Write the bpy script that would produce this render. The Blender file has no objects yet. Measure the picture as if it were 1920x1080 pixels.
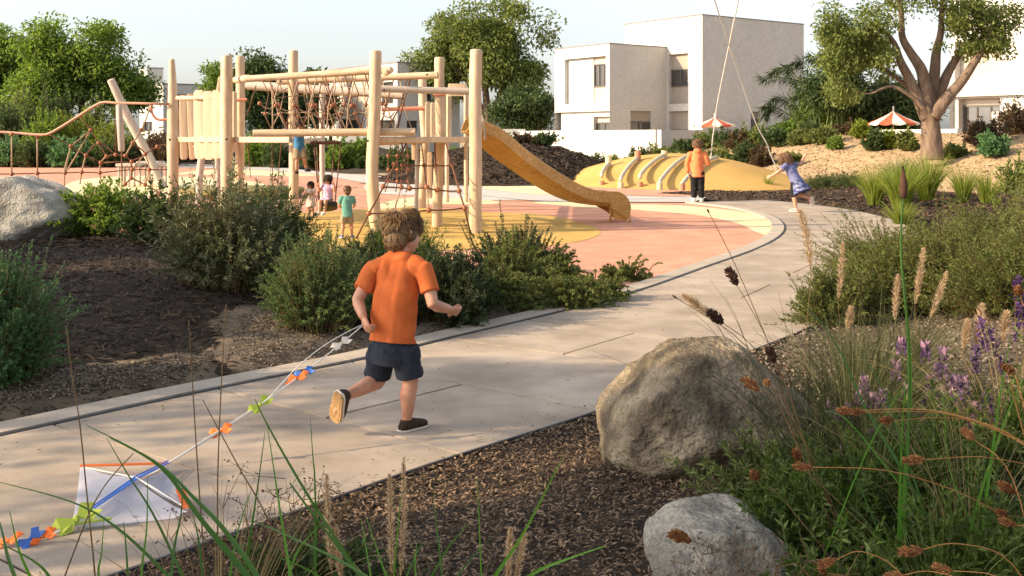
import bpy, bmesh, math, random
import numpy as np
from mathutils import Vector, Matrix, Quaternion
V = Vector
PI = math.pi
random.seed(7)
RNG = np.random.default_rng(11)
scene = bpy.context.scene
COL = scene.collection

# ------------------------------------------------------------------ camera, sky, sun, exposure
F, H, CX, HY = 2015.0, 1.48, 960.0, 258.0      # focal length in photo pixels, eye height, principal point
cam = bpy.data.cameras.new('camera'); camo = bpy.data.objects.new('camera', cam); COL.objects.link(camo)
camo.location = (0, 0, H); camo.rotation_euler = (PI / 2, 0, 0)
cam.sensor_width = 36; cam.lens = 36 * F / 1920; cam.shift_y = -(540 - HY) / 1920
cam.clip_start = 0.05; cam.clip_end = 6000
scene.camera = camo

SUN_EL, SUN_AZ = math.radians(25), math.radians(14)     # light travels to +X, a little away from the camera
D = V((math.cos(SUN_EL) * math.cos(SUN_AZ), math.cos(SUN_EL) * math.sin(SUN_AZ), -math.sin(SUN_EL)))
world = bpy.data.worlds.new('World'); scene.world = world; world.use_nodes = True
wn = world.node_tree; wn.nodes.clear()
sky = wn.nodes.new('ShaderNodeTexSky'); sky.sky_type = 'NISHITA'; sky.sun_disc = False
sky.sun_elevation = SUN_EL; sky.sun_rotation = math.atan2(-D.x, -D.y)
sky.air_density = 1.0; sky.dust_density = 2.2; sky.ozone_density = 1.0; sky.altitude = 0
bg = wn.nodes.new('ShaderNodeBackground'); bg.inputs[1].default_value = 0.15
wo = wn.nodes.new('ShaderNodeOutputWorld')
hsv = wn.nodes.new('ShaderNodeHueSaturation'); hsv.inputs['Saturation'].default_value = .36; hsv.inputs['Value'].default_value = 1.1
wn.links.new(sky.outputs[0], hsv.inputs['Color']); wn.links.new(hsv.outputs[0], bg.inputs[0]); wn.links.new(bg.outputs[0], wo.inputs[0])
sl = bpy.data.lights.new('sun', 'SUN'); sl.energy = 4.7; sl.angle = math.radians(0.6); sl.color = (1.0, 0.77, 0.49)
so = bpy.data.objects.new('sun', sl); COL.objects.link(so); so.rotation_euler = D.to_track_quat('-Z', 'Y').to_euler()
so.location = (-20, -5, 15)
vs = scene.view_settings
scene.display_settings.display_device = 'sRGB'
vs.view_transform = 'Standard'; vs.look = 'None'; vs.gamma = 1; vs.use_curve_mapping = False; vs.exposure = 0.78
scene.cycles.max_bounces = 6; scene.cycles.diffuse_bounces = 3; scene.cycles.transparent_max_bounces = 4

# ------------------------------------------------------------------ helpers
def P(x, y, z=0.0):
    d = F * (H - z) / (y - HY); return V(((x - CX) * d / F, d, z))
def Q(x, y, d):
    return V(((x - CX) * d / F, d, H - (y - HY) * d / F))

def tag(o, label=None, cat=None, group=None, kind=None):
    if label: o['label'] = label
    if cat: o['category'] = cat
    if group: o['group'] = group
    if kind: o['kind'] = kind
    return o
def thing(name, label, cat, loc=(0, 0, 0), group=None):
    o = bpy.data.objects.new(name, None); COL.objects.link(o); o.location = loc; o.empty_display_size = .1
    return tag(o, label, cat, group)
def link(name, me, mat=None, parent=None, smooth=False):
    o = bpy.data.objects.new(name, me); COL.objects.link(o)
    if mat is not None and not me.materials: me.materials.append(mat)
    if smooth and len(me.polygons): me.polygons.foreach_set('use_smooth', np.ones(len(me.polygons), dtype=bool))
    if parent is not None:
        o.parent = parent
        o.matrix_parent_inverse = wmat(parent).inverted()
    return o
def wmat(o):
    m = o.matrix_basis.copy()
    if o.parent is not None: m = wmat(o.parent) @ o.matrix_parent_inverse @ m
    return m
def npmesh(name, Vt, Fc):
    Vt = np.asarray(Vt, dtype=np.float32); Fc = np.asarray(Fc, dtype=np.int32)
    me = bpy.data.meshes.new(name); me.vertices.add(len(Vt)); me.vertices.foreach_set('co', Vt.ravel())
    n, k = Fc.shape
    me.loops.add(n * k); me.loops.foreach_set('vertex_index', Fc.ravel())
    me.polygons.add(n); me.polygons.foreach_set('loop_start', np.arange(0, n * k, k, dtype=np.int32))
    me.update(calc_edges=True); return me
def perp(d):
    d = V(d).normalized(); a = V((0, 0, 1)) if abs(d.z) < .9 else V((1, 0, 0))
    u = d.cross(a).normalized(); return u, d.cross(u).normalized()

class MB:
    """collects solids into one mesh"""
    def __init__(s): s.v = []; s.f = []
    def add(s, vs_, fs):
        b = len(s.v); s.v += [tuple(v) for v in vs_]; s.f += [tuple(i + b for i in f) for f in fs]; return s
    def box(s, c, size, ax=None):
        c = V(c); x, y, z = (V((1, 0, 0)), V((0, 1, 0)), V((0, 0, 1))) if ax is None else ax
        hx, hy, hz = size[0] / 2, size[1] / 2, size[2] / 2
        vs_ = [c + x * (hx * i) + y * (hy * j) + z * (hz * k) for i in (-1, 1) for j in (-1, 1) for k in (-1, 1)]
        return s.add(vs_, [(0, 1, 3, 2), (4, 6, 7, 5), (0, 4, 5, 1), (2, 3, 7, 6), (0, 2, 6, 4), (1, 5, 7, 3)])
    def cbox(s, c, size, b, ax=None):
        """box with chamfered vertical profile"""
        x, y, z = (V((1, 0, 0)), V((0, 1, 0)), V((0, 0, 1))) if ax is None else ax
        c = V(c); hx, hy, hz = size[0] / 2, size[1] / 2, size[2] / 2
        prof = [(-hx + b, -hy), (hx - b, -hy), (hx, -hy + b), (hx, hy - b), (hx - b, hy), (-hx + b, hy), (-hx, hy - b), (-hx, -hy + b)]
        sh = [(p[0] * (1 - b / hx), p[1] * (1 - b / hy)) for p in prof]
        rings = [(sh, -hz), (prof, -hz + b), (prof, hz - b), (sh, hz)]
        vs_ = [c + x * p[0] + y * p[1] + z * zz for pr, zz in rings for p in pr]
        fs = [tuple(range(7, -1, -1)), tuple(range(24, 32))]
        for r in range(3):
            for i in range(8): j = (i + 1) % 8; fs.append((r * 8 + i, r * 8 + j, r * 8 + 8 + j, r * 8 + 8 + i))
        return s.add(vs_, fs)
    def tube(s, pts, rad, n=8, cap=True, rnd=0.0, flat=(1, 1), up=None):
        pts = [V(p) for p in pts]; m = len(pts)
        if not hasattr(rad, '__len__'): rad = [rad] * m
        if rnd:   # rounded ends
            a = (pts[0] - pts[1]).normalized(); b = (pts[-1] - pts[-2]).normalized()
            r0, r1 = rad[0], rad[-1]
            pts = [pts[0] + a * r0 * rnd, pts[0] + a * r0 * rnd * .7] + pts + [pts[-1] + b * r1 * rnd * .7, pts[-1] + b * r1 * rnd]
            rad = [r0 * .25, r0 * .72] + list(rad) + [r1 * .72, r1 * .25]; m = len(pts)
        u = None; vs_ = []
        for i in range(m):
            t = (pts[min(i + 1, m - 1)] - pts[max(i - 1, 0)]).normalized()
            if u is None:
                if up is not None: w = t.cross(V(up)).normalized(); u = w
                else: u, _ = perp(t)
            else: u = (u - t * u.dot(t)).normalized()
            w = t.cross(u)
            for k in range(n):
                a = 2 * PI * k / n
                vs_.append(pts[i] + u * (math.cos(a) * rad[i] * flat[0]) + w * (math.sin(a) * rad[i] * flat[1]))
        fs = []
        for i in range(m - 1):
            for k in range(n):
                j = (k + 1) % n; fs.append((i * n + k, i * n + j, i * n + n + j, i * n + n + k))
        if cap: fs += [tuple(range(n - 1, -1, -1)), tuple(range((m - 1) * n, m * n))]
        return s.add(vs_, fs)
    def loft(s, cs, a1, a2, r1, r2, n=16, cap=True, pw=1.0):
        vs_ = []; fs = []; m = len(cs)
        for i in range(m):
            A = a1[i] if isinstance(a1, list) else a1; B = a2[i] if isinstance(a2, list) else a2
            for k in range(n):
                t = 2 * PI * k / n; c, d = math.cos(t), math.sin(t)
                c = math.copysign(abs(c) ** pw, c); d = math.copysign(abs(d) ** pw, d)
                vs_.append(V(cs[i]) + A * (c * r1[i]) + B * (d * r2[i]))
        for i in range(m - 1):
            for k in range(n):
                j = (k + 1) % n; fs.append((i * n + k, i * n + j, i * n + n + j, i * n + n + k))
        if cap: fs += [tuple(range(n - 1, -1, -1)), tuple(range((m - 1) * n, m * n))]
        return s.add(vs_, fs)
    def ball(s, c, r, n=8, m=6, ax=None):
        c = V(c); r = (r, r, r) if not hasattr(r, '__len__') else r
        x, y, z = (V((1, 0, 0)), V((0, 1, 0)), V((0, 0, 1))) if ax is None else ax
        vs_ = [c - z * r[2]]
        for i in range(1, m):
            p = PI * i / m
            for k in range(n):
                a = 2 * PI * k / n
                vs_.append(c + x * (r[0] * math.sin(p) * math.cos(a)) + y * (r[1] * math.sin(p) * math.sin(a)) - z * (r[2] * math.cos(p)))
        vs_.append(c + z * r[2]); fs = []
        for k in range(n): fs.append((0, 1 + (k + 1) % n, 1 + k))
        for i in range(m - 2):
            for k in range(n):
                j = (k + 1) % n; b = 1 + i * n; fs.append((b + k, b + j, b + n + j, b + n + k))
        b = 1 + (m - 2) * n; t = len(vs_) - 1
        for k in range(n): fs.append((b + k, b + (k + 1) % n, t))
        return s.add(vs_, fs)
    def mesh(s, name):
        me = bpy.data.meshes.new(name); me.from_pydata(s.v, [], s.f); me.update(); return me
    def build(s, name, mat, parent=None, smooth=False, angle=None):
        o = link(name, s.mesh(name), mat, parent, smooth)
        if angle: o.data.set_sharp_from_angle(angle=math.radians(angle))
        return o

def crom(pts, n=8, closed=False):
    pts = [V(p) for p in pts]; out = []
    m = len(pts)
    for i in range(m if closed else m - 1):
        if closed: p0, p1, p2, p3 = pts[(i - 1) % m], pts[i], pts[(i + 1) % m], pts[(i + 2) % m]
        else: p0, p1, p2, p3 = pts[max(i - 1, 0)], pts[i], pts[i + 1], pts[min(i + 2, m - 1)]
        for k in range(n):
            t = k / n
            out.append(.5 * ((2 * p1) + (p2 - p0) * t + (2 * p0 - 5 * p1 + 4 * p2 - p3) * t * t + (3 * p1 - p0 - 3 * p2 + p3) * t ** 3))
    if not closed: out.append(pts[-1])
    return out
def lerpl(a, b, t): return a + (b - a) * t
def sstep(x): x = np.clip(x, 0, 1); return x * x * (3 - 2 * x)
def sdist(X, Y, poly):
    """signed distance, positive inside"""
    X = np.asarray(X, float); Y = np.asarray(Y, float)
    d = np.full(X.shape, 1e18); ins = np.zeros(X.shape, bool); n = len(poly)
    for i in range(n):
        ax, ay = poly[i][0], poly[i][1]; bx, by = poly[(i + 1) % n][0], poly[(i + 1) % n][1]
        ex, ey = bx - ax, by - ay; L = ex * ex + ey * ey + 1e-12
        t = np.clip(((X - ax) * ex + (Y - ay) * ey) / L, 0, 1)
        d = np.minimum(d, (X - ax - t * ex) ** 2 + (Y - ay - t * ey) ** 2)
        if ay != by:
            c = ((ay > Y) != (by > Y)) & (X < (bx - ax) * (Y - ay) / (by - ay) + ax); ins ^= c
    d = np.sqrt(d); return np.where(ins, d, -d)
def vnoise(X, Y, s, seed=0):
    """cheap smooth value noise"""
    X = np.asarray(X, float) * s; Y = np.asarray(Y, float) * s
    ix, iy = np.floor(X).astype(np.int64), np.floor(Y).astype(np.int64); fx, fy = X - ix, Y - iy
    fx = fx * fx * (3 - 2 * fx); fy = fy * fy * (3 - 2 * fy)
    def h(a, b): 
        q = (a * 374761393 + b * 668265263 + seed * 982451653) & 0xffffffff; q = (q ^ (q >> 13)) * 1274126177 & 0xffffffff
        return ((q ^ (q >> 16)) & 0xffff) / 65535.0
    return (h(ix, iy) * (1 - fx) + h(ix + 1, iy) * fx) * (1 - fy) + (h(ix, iy + 1) * (1 - fx) + h(ix + 1, iy + 1) * fx) * fy

# ------------------------------------------------------------------ materials
def mat(name, cols, scale=6, rough=.85, bump=0, bscale=40, detail=6, stretch=None, spec=.3, island=0, trans=0, objrand=0,
        sp=None, spscale=200, spcol=None, bdist=.01, sss=0, voro=0, metal=0, tcol=None, blotch=0, blscale=.7):
    m = bpy.data.materials.new(name); m.use_nodes = True; nt = m.node_tree; N = nt.nodes; Lk = nt.links
    b = N['Principled BSDF']; b.inputs['Roughness'].default_value = rough; b.inputs['Specular IOR Level'].default_value = spec
    b.inputs['Metallic'].default_value = metal
    tc = N.new('ShaderNodeTexCoord'); vec = tc.outputs['Object']
    if stretch:
        mp = N.new('ShaderNodeMapping'); mp.inputs['Scale'].default_value = stretch; Lk.new(vec, mp.inputs[0]); vec = mp.outputs[0]
    nz = N.new('ShaderNodeTexNoise'); nz.inputs['Scale'].default_value = scale; nz.inputs['Detail'].default_value = detail
    Lk.new(vec, nz.inputs['Vector'])
    r = N.new('ShaderNodeValToRGB'); e = r.color_ramp.elements
    for i, c in enumerate(cols):
        pos = .28 + .44 * i / max(1, len(cols) - 1)
        if i < 2: e[i].position = pos
        else: e.new(pos)
        e[i].color = (*c, 1)
    if len(cols) == 1: e[1].color = (*cols[0], 1)
    fac = nz.outputs['Fac']
    if island:
        g = N.new('ShaderNodeNewGeometry'); mx = N.new('ShaderNodeMix'); mx.data_type = 'FLOAT'; mx.inputs[0].default_value = island
        mr = N.new('ShaderNodeMapRange'); mr.inputs[3].default_value = .2; mr.inputs[4].default_value = .8
        Lk.new(g.outputs['Random Per Island'], mr.inputs[0]); Lk.new(fac, mx.inputs[2]); Lk.new(mr.outputs[0], mx.inputs[3]); fac = mx.outputs[0]
    Lk.new(fac, r.inputs[0]); col = r.outputs[0]
    if sp is not None:      # fine speckle
        n2 = N.new('ShaderNodeTexNoise'); n2.inputs['Scale'].default_value = spscale; n2.inputs['Detail'].default_value = 2
        Lk.new(vec if stretch else tc.outputs['Object'], n2.inputs['Vector'])
        r2 = N.new('ShaderNodeValToRGB'); r2.color_ramp.elements[0].position = .5; r2.color_ramp.elements[1].position = .66
        r2.color_ramp.elements[0].color = (0, 0, 0, 1); r2.color_ramp.elements[1].color = (sp, sp, sp, 1)
        Lk.new(n2.outputs['Fac'], r2.inputs[0])
        mx2 = N.new('ShaderNodeMix'); mx2.data_type = 'RGBA'; mx2.inputs[7].default_value = (*spcol, 1)
        Lk.new(r2.outputs[0], mx2.inputs[0]); Lk.new(col, mx2.inputs[6]); col = mx2.outputs[2]
    if objrand:
        oi = N.new('ShaderNodeObjectInfo'); hs = N.new('ShaderNodeHueSaturation')
        mr2 = N.new('ShaderNodeMapRange'); mr2.inputs[3].default_value = 1 - objrand; mr2.inputs[4].default_value = 1 + objrand
        Lk.new(oi.outputs['Random'], mr2.inputs[0]); Lk.new(mr2.outputs[0], hs.inputs['Value']); Lk.new(col, hs.inputs['Color']); col = hs.outputs[0]
    if blotch:
        n4 = N.new('ShaderNodeTexNoise'); n4.inputs['Scale'].default_value = blscale; n4.inputs['Detail'].default_value = 7; n4.inputs['Roughness'].default_value = .65
        Lk.new(tc.outputs['Object'], n4.inputs['Vector'])
        m4 = N.new('ShaderNodeMapRange'); m4.inputs[1].default_value = .32; m4.inputs[2].default_value = .68; m4.inputs[3].default_value = 1 - blotch; m4.inputs[4].default_value = 1 + blotch * .7
        h4 = N.new('ShaderNodeHueSaturation'); Lk.new(n4.outputs['Fac'], m4.inputs[0]); Lk.new(m4.outputs[0], h4.inputs['Value']); Lk.new(col, h4.inputs['Color']); col = h4.outputs[0]
    Lk.new(col, b.inputs['Base Color'])
    if sss: b.inputs['Subsurface Weight'].default_value = sss; b.inputs['Subsurface Radius'].default_value = (.012, .005, .003); b.inputs['Subsurface Scale'].default_value = 1
    if bump:
        if voro:
            n3 = N.new('ShaderNodeTexVoronoi'); n3.inputs['Scale'].default_value = bscale; ho = n3.outputs['Distance']
        else:
            n3 = N.new('ShaderNodeTexNoise'); n3.inputs['Scale'].default_value = bscale; n3.inputs['Detail'].default_value = 5; ho = n3.outputs['Fac']
        Lk.new(vec, n3.inputs['Vector'])
        bp = N.new('ShaderNodeBump'); bp.inputs['Strength'].default_value = bump; bp.inputs['Distance'].default_value = bdist
        Lk.new(ho, bp.inputs['Height']); Lk.new(bp.outputs[0], b.inputs['Normal'])
    if trans:
        t = N.new('ShaderNodeBsdfTranslucent'); hs2 = N.new('ShaderNodeHueSaturation'); hs2.inputs['Value'].default_value = 1.5; hs2.inputs['Saturation'].default_value = 1.1
        Lk.new(col, hs2.inputs['Color']); Lk.new(hs2.outputs[0], t.inputs[0])
        ms = N.new('ShaderNodeMixShader'); ms.inputs[0].default_value = trans
        Lk.new(b.outputs[0], ms.inputs[1]); Lk.new(t.outputs[0], ms.inputs[2]); Lk.new(ms.outputs[0], N['Material Output'].inputs[0])
    return m
M = {}
M['slab'] = mat('concrete slab', [(.31, .25, .195), (.40, .325, .26), (.46, .38, .305)], 2.2, .9, .25, 90, 9, objrand=.09, sp=.35, spscale=130, spcol=(.25, .21, .175), bdist=.004, blotch=.26, blscale=1.3)
M['kerb'] = mat('kerb concrete', [(.38, .32, .265), (.48, .41, .335)], 4, .9, .25, 120, 8, objrand=.05, sp=.3, spscale=160, spcol=(.28, .25, .21), bdist=.004)
M['steel'] = mat('dark steel edging', [(.035, .036, .04), (.06, .06, .065)], 20, .6)
M['joint'] = mat('joint sand', [(.035, .03, .025), (.07, .058, .048)], 30, 1)
M['farpath'] = mat('far concrete', [(.44, .41, .38), (.54, .50, .46)], 1.5, .9, .2, 60)
R_ = dict(blotch=.20, blscale=1.6, scale=1.2, rough=.95, bump=.35, bscale=170, bdist=.006, detail=4)
M['pink'] = mat('pink rubber', [(.54, .245, .15), (.61, .29, .19)], sp=.55, spscale=95, spcol=(.78, .48, .38), **R_)
M['yellow'] = mat('ochre rubber', [(.48, .295, .07), (.56, .36, .10)], sp=.5, spscale=95, spcol=(.74, .58, .22), **R_)
M['cream'] = mat('cream rubber', [(.70, .58, .33), (.76, .64, .39)], sp=.4, spscale=95, spcol=(.85, .75, .5), **R_)
M['grey'] = mat('grey rubber', [(.45, .42, .385), (.53, .49, .45)], sp=.4, spscale=95, spcol=(.62, .58, .54), **R_)
M['mound'] = mat('yellow mound rubber', [(.50, .29, .08), (.58, .345, .105)], sp=.5, spscale=60, spcol=(.76, .58, .22), scale=.8, rough=.95, bump=.3, bscale=60, bdist=.01, blotch=.1, blscale=.5)
M['mulch_dk'] = mat('dark mulch', [(.020, .013, .009), (.045, .03, .02), (.08, .054, .037)], 9, 1, 1.0, 30, 9, bdist=.06)
M['mulch'] = mat('mulch soil', [(.022, .016, .012), (.055, .038, .027), (.09, .062, .043)], 14, 1, 1.0, 60, 9, bdist=.03)
M['chip'] = mat('mulch chips', [(.018, .012, .009), (.036, .025, .018), (.07, .047, .032), (.125, .087, .06)], 30, .95, island=.85, objrand=0)
M['chip_red'] = mat('bark chips', [(.022, .014, .010), (.055, .033, .021), (.11, .066, .04), (.20, .125, .078)], 30, .95, island=.85)
M['chip_tan'] = mat('tan bark chips', [(.03, .019, .012), (.075, .047, .029), (.165, .107, .065), (.29, .195, .12)], 30, .95, island=.85)
M['dirt'] = mat('sandy dirt', [(.10, .075, .052), (.16, .122, .085), (.22, .17, .12)], 3, 1, .8, 90, 8, bdist=.015)
M['sand'] = mat('sand bank gravel', [(.31, .21, .115), (.46, .32, .18), (.56, .41, .245)], 5, 1, 1.0, 26, 8, sp=.8, spscale=22, spcol=(.30, .21, .125), bdist=.05)
M['ground'] = mat('far ground', [(.30, .23, .15), (.42, .33, .22)], .3, 1, .5, 3, 6)
M['pebble'] = mat('tan pebbles', [(.06, .043, .03), (.13, .095, .065), (.20, .15, .105), (.30, .24, .18)], 10, .9, island=.9)
M['log'] = mat('pale debarked log', [(.52, .37, .235), (.62, .455, .30), (.69, .53, .365)], 7, .62, .35, 22, 8, stretch=(1.6, 1.6, .22), sp=.5, spscale=11, spcol=(.40, .265, .15), bdist=.006, blotch=.13, blscale=2.5)
M['logh'] = mat('pale horizontal log', [(.52, .37, .235), (.62, .455, .30), (.69, .53, .365)], 7, .62, .35, 22, 8, stretch=(.22, 1.6, 1.6), sp=.5, spscale=11, spcol=(.40, .265, .15), bdist=.006, blotch=.13, blscale=2.5)
M['plank'] = mat('pale timber plank', [(.52, .38, .25), (.62, .465, .31), (.69, .54, .37)], 8, .65, .3, 25, 8, stretch=(2, 2, .2), objrand=.07, bdist=.005)
M['greylog'] = mat('weathered log', [(.42, .35, .29), (.55, .47, .39)], 7, .75, .3, 22, 8, stretch=(1.5, 1.5, .25), bdist=.005)
M['rope'] = mat('red brown rope', [(.12, .055, .035), (.20, .095, .058)], 90, .9, .5, 240)
M['rope_tan'] = mat('tan rope', [(.34, .24, .15), (.46, .33, .21)], 90, .9, .5, 240)
M['knot'] = mat('rust plastic joint', [(.26, .095, .045), (.34, .13, .06)], 20, .5)
M['slide'] = mat('ochre slide', [(.42, .205, .035), (.49, .25, .05)], 3, .42, .05, 60, spec=.45, sp=.55, spscale=34, spcol=(.72, .50, .22), blotch=.12, blscale=1.5)
M['pipe'] = mat('grey pipe', [(.50, .44, .33), (.58, .52, .40)], 8, .55)
M['rail'] = mat('pinkish rail', [(.46, .25, .16), (.54, .31, .21)], 8, .6)
M['redblock'] = mat('terracotta block', [(.52, .20, .125), (.58, .24, .15)], 8, .8)
M['creamblock'] = mat('cream block', [(.66, .52, .31), (.72, .58, .36)], 8, .8)
M['stone'] = mat('granite boulder', [(.09, .08, .066), (.19, .172, .142), (.31, .28, .235), (.42, .385, .325)], 5, .93, 1.0, 34, 14, sp=.5, spscale=85, spcol=(.08, .07, .057), bdist=.03, blotch=.2, blscale=4)
M['stone_warm'] = mat('sandy boulder', [(.06, .047, .032), (.15, .117, .078), (.27, .215, .145), (.40, .33, .235)], 6, .93, 1.0, 38, 14, sp=.5, spscale=85, spcol=(.075, .06, .042), bdist=.035, blotch=.25, blscale=5)
M['stone_pale'] = mat('pale boulder', [(.16, .15, .125), (.32, .295, .25), (.46, .43, .37), (.56, .53, .47)], 4, .93, .9, 34, 14, sp=.4, spscale=60, spcol=(.12, .11, .09), bdist=.025)
M['redrock'] = mat('red rock', [(.25, .12, .075), (.36, .19, .12)], 8, .9, .6, 20)
M['plaster'] = mat('white plaster', [(.57, .545, .51), (.62, .595, .56)], 3, .95, .8, 12, bdist=.05, blotch=.07, blscale=.5, sp=.5, spscale=9, spcol=(.44, .42, .39))
M['beige'] = mat('beige panel', [(.50, .42, .34), (.54, .46, .38)], 3, .9)
M['taupe'] = mat('taupe panel', [(.34, .29, .245), (.38, .33, .28)], 3, .9)
M['cap'] = mat('roof coping', [(.20, .18, .165), (.26, .235, .215)], 3, .7)
M['frame'] = mat('grey window frame', [(.10, .09, .085), (.13, .12, .11)], 5, .5)
M['glass'] = mat('dark window glass', [(.045, .043, .042), (.075, .07, .068)], 2, .08, spec=.7)
M['grille'] = mat('grey gate grille', [(.22, .20, .185), (.26, .24, .22)], 5, .6)
def leafm(name, cols, trans=.3, rough=.55): return mat(name, cols, 1.6, rough, island=.72, trans=trans, spec=.25)
M['lf_bright'] = leafm('bright tree leaves', [(.075, .125, .024), (.15, .225, .042), (.24, .315, .07)], .42)
M['lf_olive'] = leafm('olive tree leaves', [(.085, .115, .03), (.16, .20, .055), (.26, .29, .095)], .42)
M['lf_dark'] = leafm('dark leaves', [(.032, .056, .018), (.065, .10, .033), (.115, .155, .055)])
M['lf_deep'] = leafm('deep green needles', [(.022, .038, .016), (.042, .066, .027), (.075, .10, .042)], .15)  # darkest of the leaf greens
M['lf_silver'] = leafm('silver green leaves', [(.075, .09, .035), (.15, .17, .078), (.29, .295, .18)], .2, .42)
M['lf_feather'] = leafm('feathery green leaves', [(.065, .115, .036), (.12, .18, .062), (.185, .245, .095)], .3)
M['lf_mint'] = leafm('cool green leaves', [(.055, .13, .05), (.105, .21, .08), (.17, .29, .13)], .35)
M['lf_needle'] = leafm('fresh needles', [(.05, .09, .018), (.095, .145, .03), (.15, .20, .05)], .3)
M['lf_juniper'] = leafm('juniper sprays', [(.08, .105, .03), (.15, .18, .05), (.24, .265, .085)], .3)
M['lf_rose'] = leafm('rosemary leaves', [(.06, .085, .022), (.12, .145, .036), (.19, .205, .06)], .3)
M['lf_brown'] = leafm('brown purple leaves', [(.06, .035, .022), (.10, .062, .035), (.12, .095, .045)], .2)
M['lf_lime'] = leafm('lime leaves', [(.11, .155, .02), (.19, .235, .035), (.28, .31, .06)], .35)
M['lf_fg'] = leafm('foreground leaves', [(.035, .06, .012), (.075, .115, .022), (.14, .185, .045)], .35, .42)
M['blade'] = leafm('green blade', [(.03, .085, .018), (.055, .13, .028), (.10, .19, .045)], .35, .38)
M['blade_bright'] = leafm('bright green blade', [(.055, .15, .02), (.09, .22, .03), (.16, .30, .055)], .4, .38)  # the brighter of the two blade greens
M['grass_dk'] = leafm('fine dark grass', [(.035, .042, .016), (.07, .078, .028), (.13, .12, .05)], .25)
M['dry_grass'] = leafm('dry grass', [(.13, .095, .04), (.24, .175, .08), (.34, .27, .13)], .3)
M['stem_br'] = mat('brown stems', [(.10, .06, .028), (.19, .12, .055)], 20, .8)
M['stem_or'] = mat('rusty stems', [(.28, .125, .04), (.38, .19, .065)], 20, .8)
M['stem_gr'] = mat('green stems', [(.07, .10, .025), (.12, .15, .04)], 20, .7)
M['seed'] = mat('rust seed head', [(.16, .065, .025), (.30, .13, .05), (.44, .22, .09)], 40, .9, island=.8, trans=.2)
M['seed_dk'] = mat('dark brown seed head', [(.045, .022, .014), (.09, .045, .026)], 40, .95, island=.8)
M['plume'] = mat('tan plume', [(.36, .25, .15), (.52, .38, .24), (.64, .50, .34)], 40, .95, island=.8, trans=.3)
M['lav'] = mat('lavender petals', [(.20, .10, .18), (.34, .19, .29), (.56, .37, .44)], 40, .8, island=.8, trans=.25)
M['salvia'] = mat('purple florets', [(.06, .025, .10), (.13, .06, .19)], 40, .8, island=.8, trans=.2)
M['salvia_lt'] = mat('dusky lavender buds', [(.10, .055, .12), (.20, .11, .23)], 40, .8, island=.8, trans=.2)
M['pinkflower'] = mat('pink flowers', [(.50, .22, .16), (.62, .34, .25)], 40, .8, island=.8, trans=.2)
M['bark'] = mat('grey brown bark', [(.095, .065, .046), (.175, .12, .085), (.24, .172, .122)], 5, .95, .8, 12, 8, stretch=(1.5, 1.5, .4), bdist=.03)
M['bark_dk'] = mat('dark bark', [(.09, .065, .048), (.16, .12, .09)], 5, .95, .8, 12, 8, bdist=.03)
M['skin'] = mat('skin', [(.45, .205, .12), (.54, .27, .17), (.60, .32, .21)], 14, .5, .1, 200, sss=.1, spec=.35, bdist=.002)
M['lip'] = mat('lips', [(.42, .15, .11)], 6, .5)
M['eye'] = mat('eye', [(.02, .015, .012)], 6, .2)
def cloth(name, c, v=.12): return mat(name, [tuple(x * (1 - v) for x in c), tuple(min(1, x * (1 + v)) for x in c)], 9, .92, .25, 420, 6, bdist=.002)
M['c_orange'] = cloth('orange cotton', (.53, .122, .03), .06); M['c_navy'] = cloth('navy denim', (.022, .027, .04), .25)
M['c_hood'] = cloth('orange hoodie', (.72, .21, .085)); M['c_black'] = cloth('black cotton', (.014, .013, .014))
M['c_teal'] = cloth('teal cotton', (.13, .31, .25)); M['c_khaki'] = cloth('khaki cotton', (.30, .23, .14))
M['c_blue'] = cloth('blue cotton', (.05, .19, .38)); M['c_lilac'] = cloth('lilac cotton', (.52, .34, .46))
M['c_steel'] = cloth('slate blue cotton', (.16, .17, .32)); M['c_ruffle'] = mat('striped ruffle', [(.03, .045, .13), (.06, .08, .20), (.42, .42, .50)], 26, .9, stretch=(.25, .25, 1.6))
M['c_print'] = mat('printed cream cotton', [(.62, .52, .42), (.66, .56, .46)], 10, .9, sp=.8, spscale=26, spcol=(.22, .17, .20))
M['c_pink'] = cloth('pink fabric', (.62, .32, .30)); M['c_white'] = cloth('white canvas', (.72, .68, .62))
M['shoe'] = cloth('brown suede', (.045, .028, .018)); M['sole'] = mat('gum sole', [(.36, .215, .095), (.45, .285, .13)], 10, .8, .6, 60, bdist=.006)
M['solew'] = mat('pale sole', [(.58, .54, .48)], 10, .7)
M['hair'] = mat('light brown hair', [(.085, .045, .018), (.17, .095, .04), (.30, .18, .08)], 8, .5, island=.7, spec=.4)
M['hair_dk'] = mat('dark brown hair', [(.025, .014, .009), (.05, .028, .017)], 8, .5, island=.6, spec=.4)
M['hair_md'] = mat('chestnut hair', [(.12, .06, .03), (.22, .115, .06)], 8, .5, island=.6, spec=.4)
M['canred'] = mat('red canvas', [(.50, .11, .055), (.56, .14, .07)], 6, .85, trans=.15)
M['canwhite'] = mat('white canvas panel', [(.76, .70, .61), (.80, .74, .66)], 6, .85, trans=.15)
M['string'] = mat('white string', [(.72, .69, .64)], 6, .8); M['pole'] = mat('white pole', [(.6, .57, .52)], 6, .5)
M['sail'] = mat('white kite cloth', [(.62, .63, .72), (.70, .71, .79)], 5, .6, trans=.5)
M['k_blue'] = mat('blue ribbon', [(.06, .17, .56), (.09, .23, .64)], 5, .6, trans=.2)
M['k_orange'] = mat('orange ribbon', [(.78, .185, .03)], 5, .6, trans=.25)
M['k_lime'] = mat('lime ribbon', [(.42, .52, .08)], 5, .6, trans=.25)
M['tyre'] = mat('black rubber', [(.018, .018, .02)], 5, .6)
M['olive'] = mat('olive disc', [(.20, .16, .055), (.25, .20, .075)], 5, .8, .2, 60)
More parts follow.
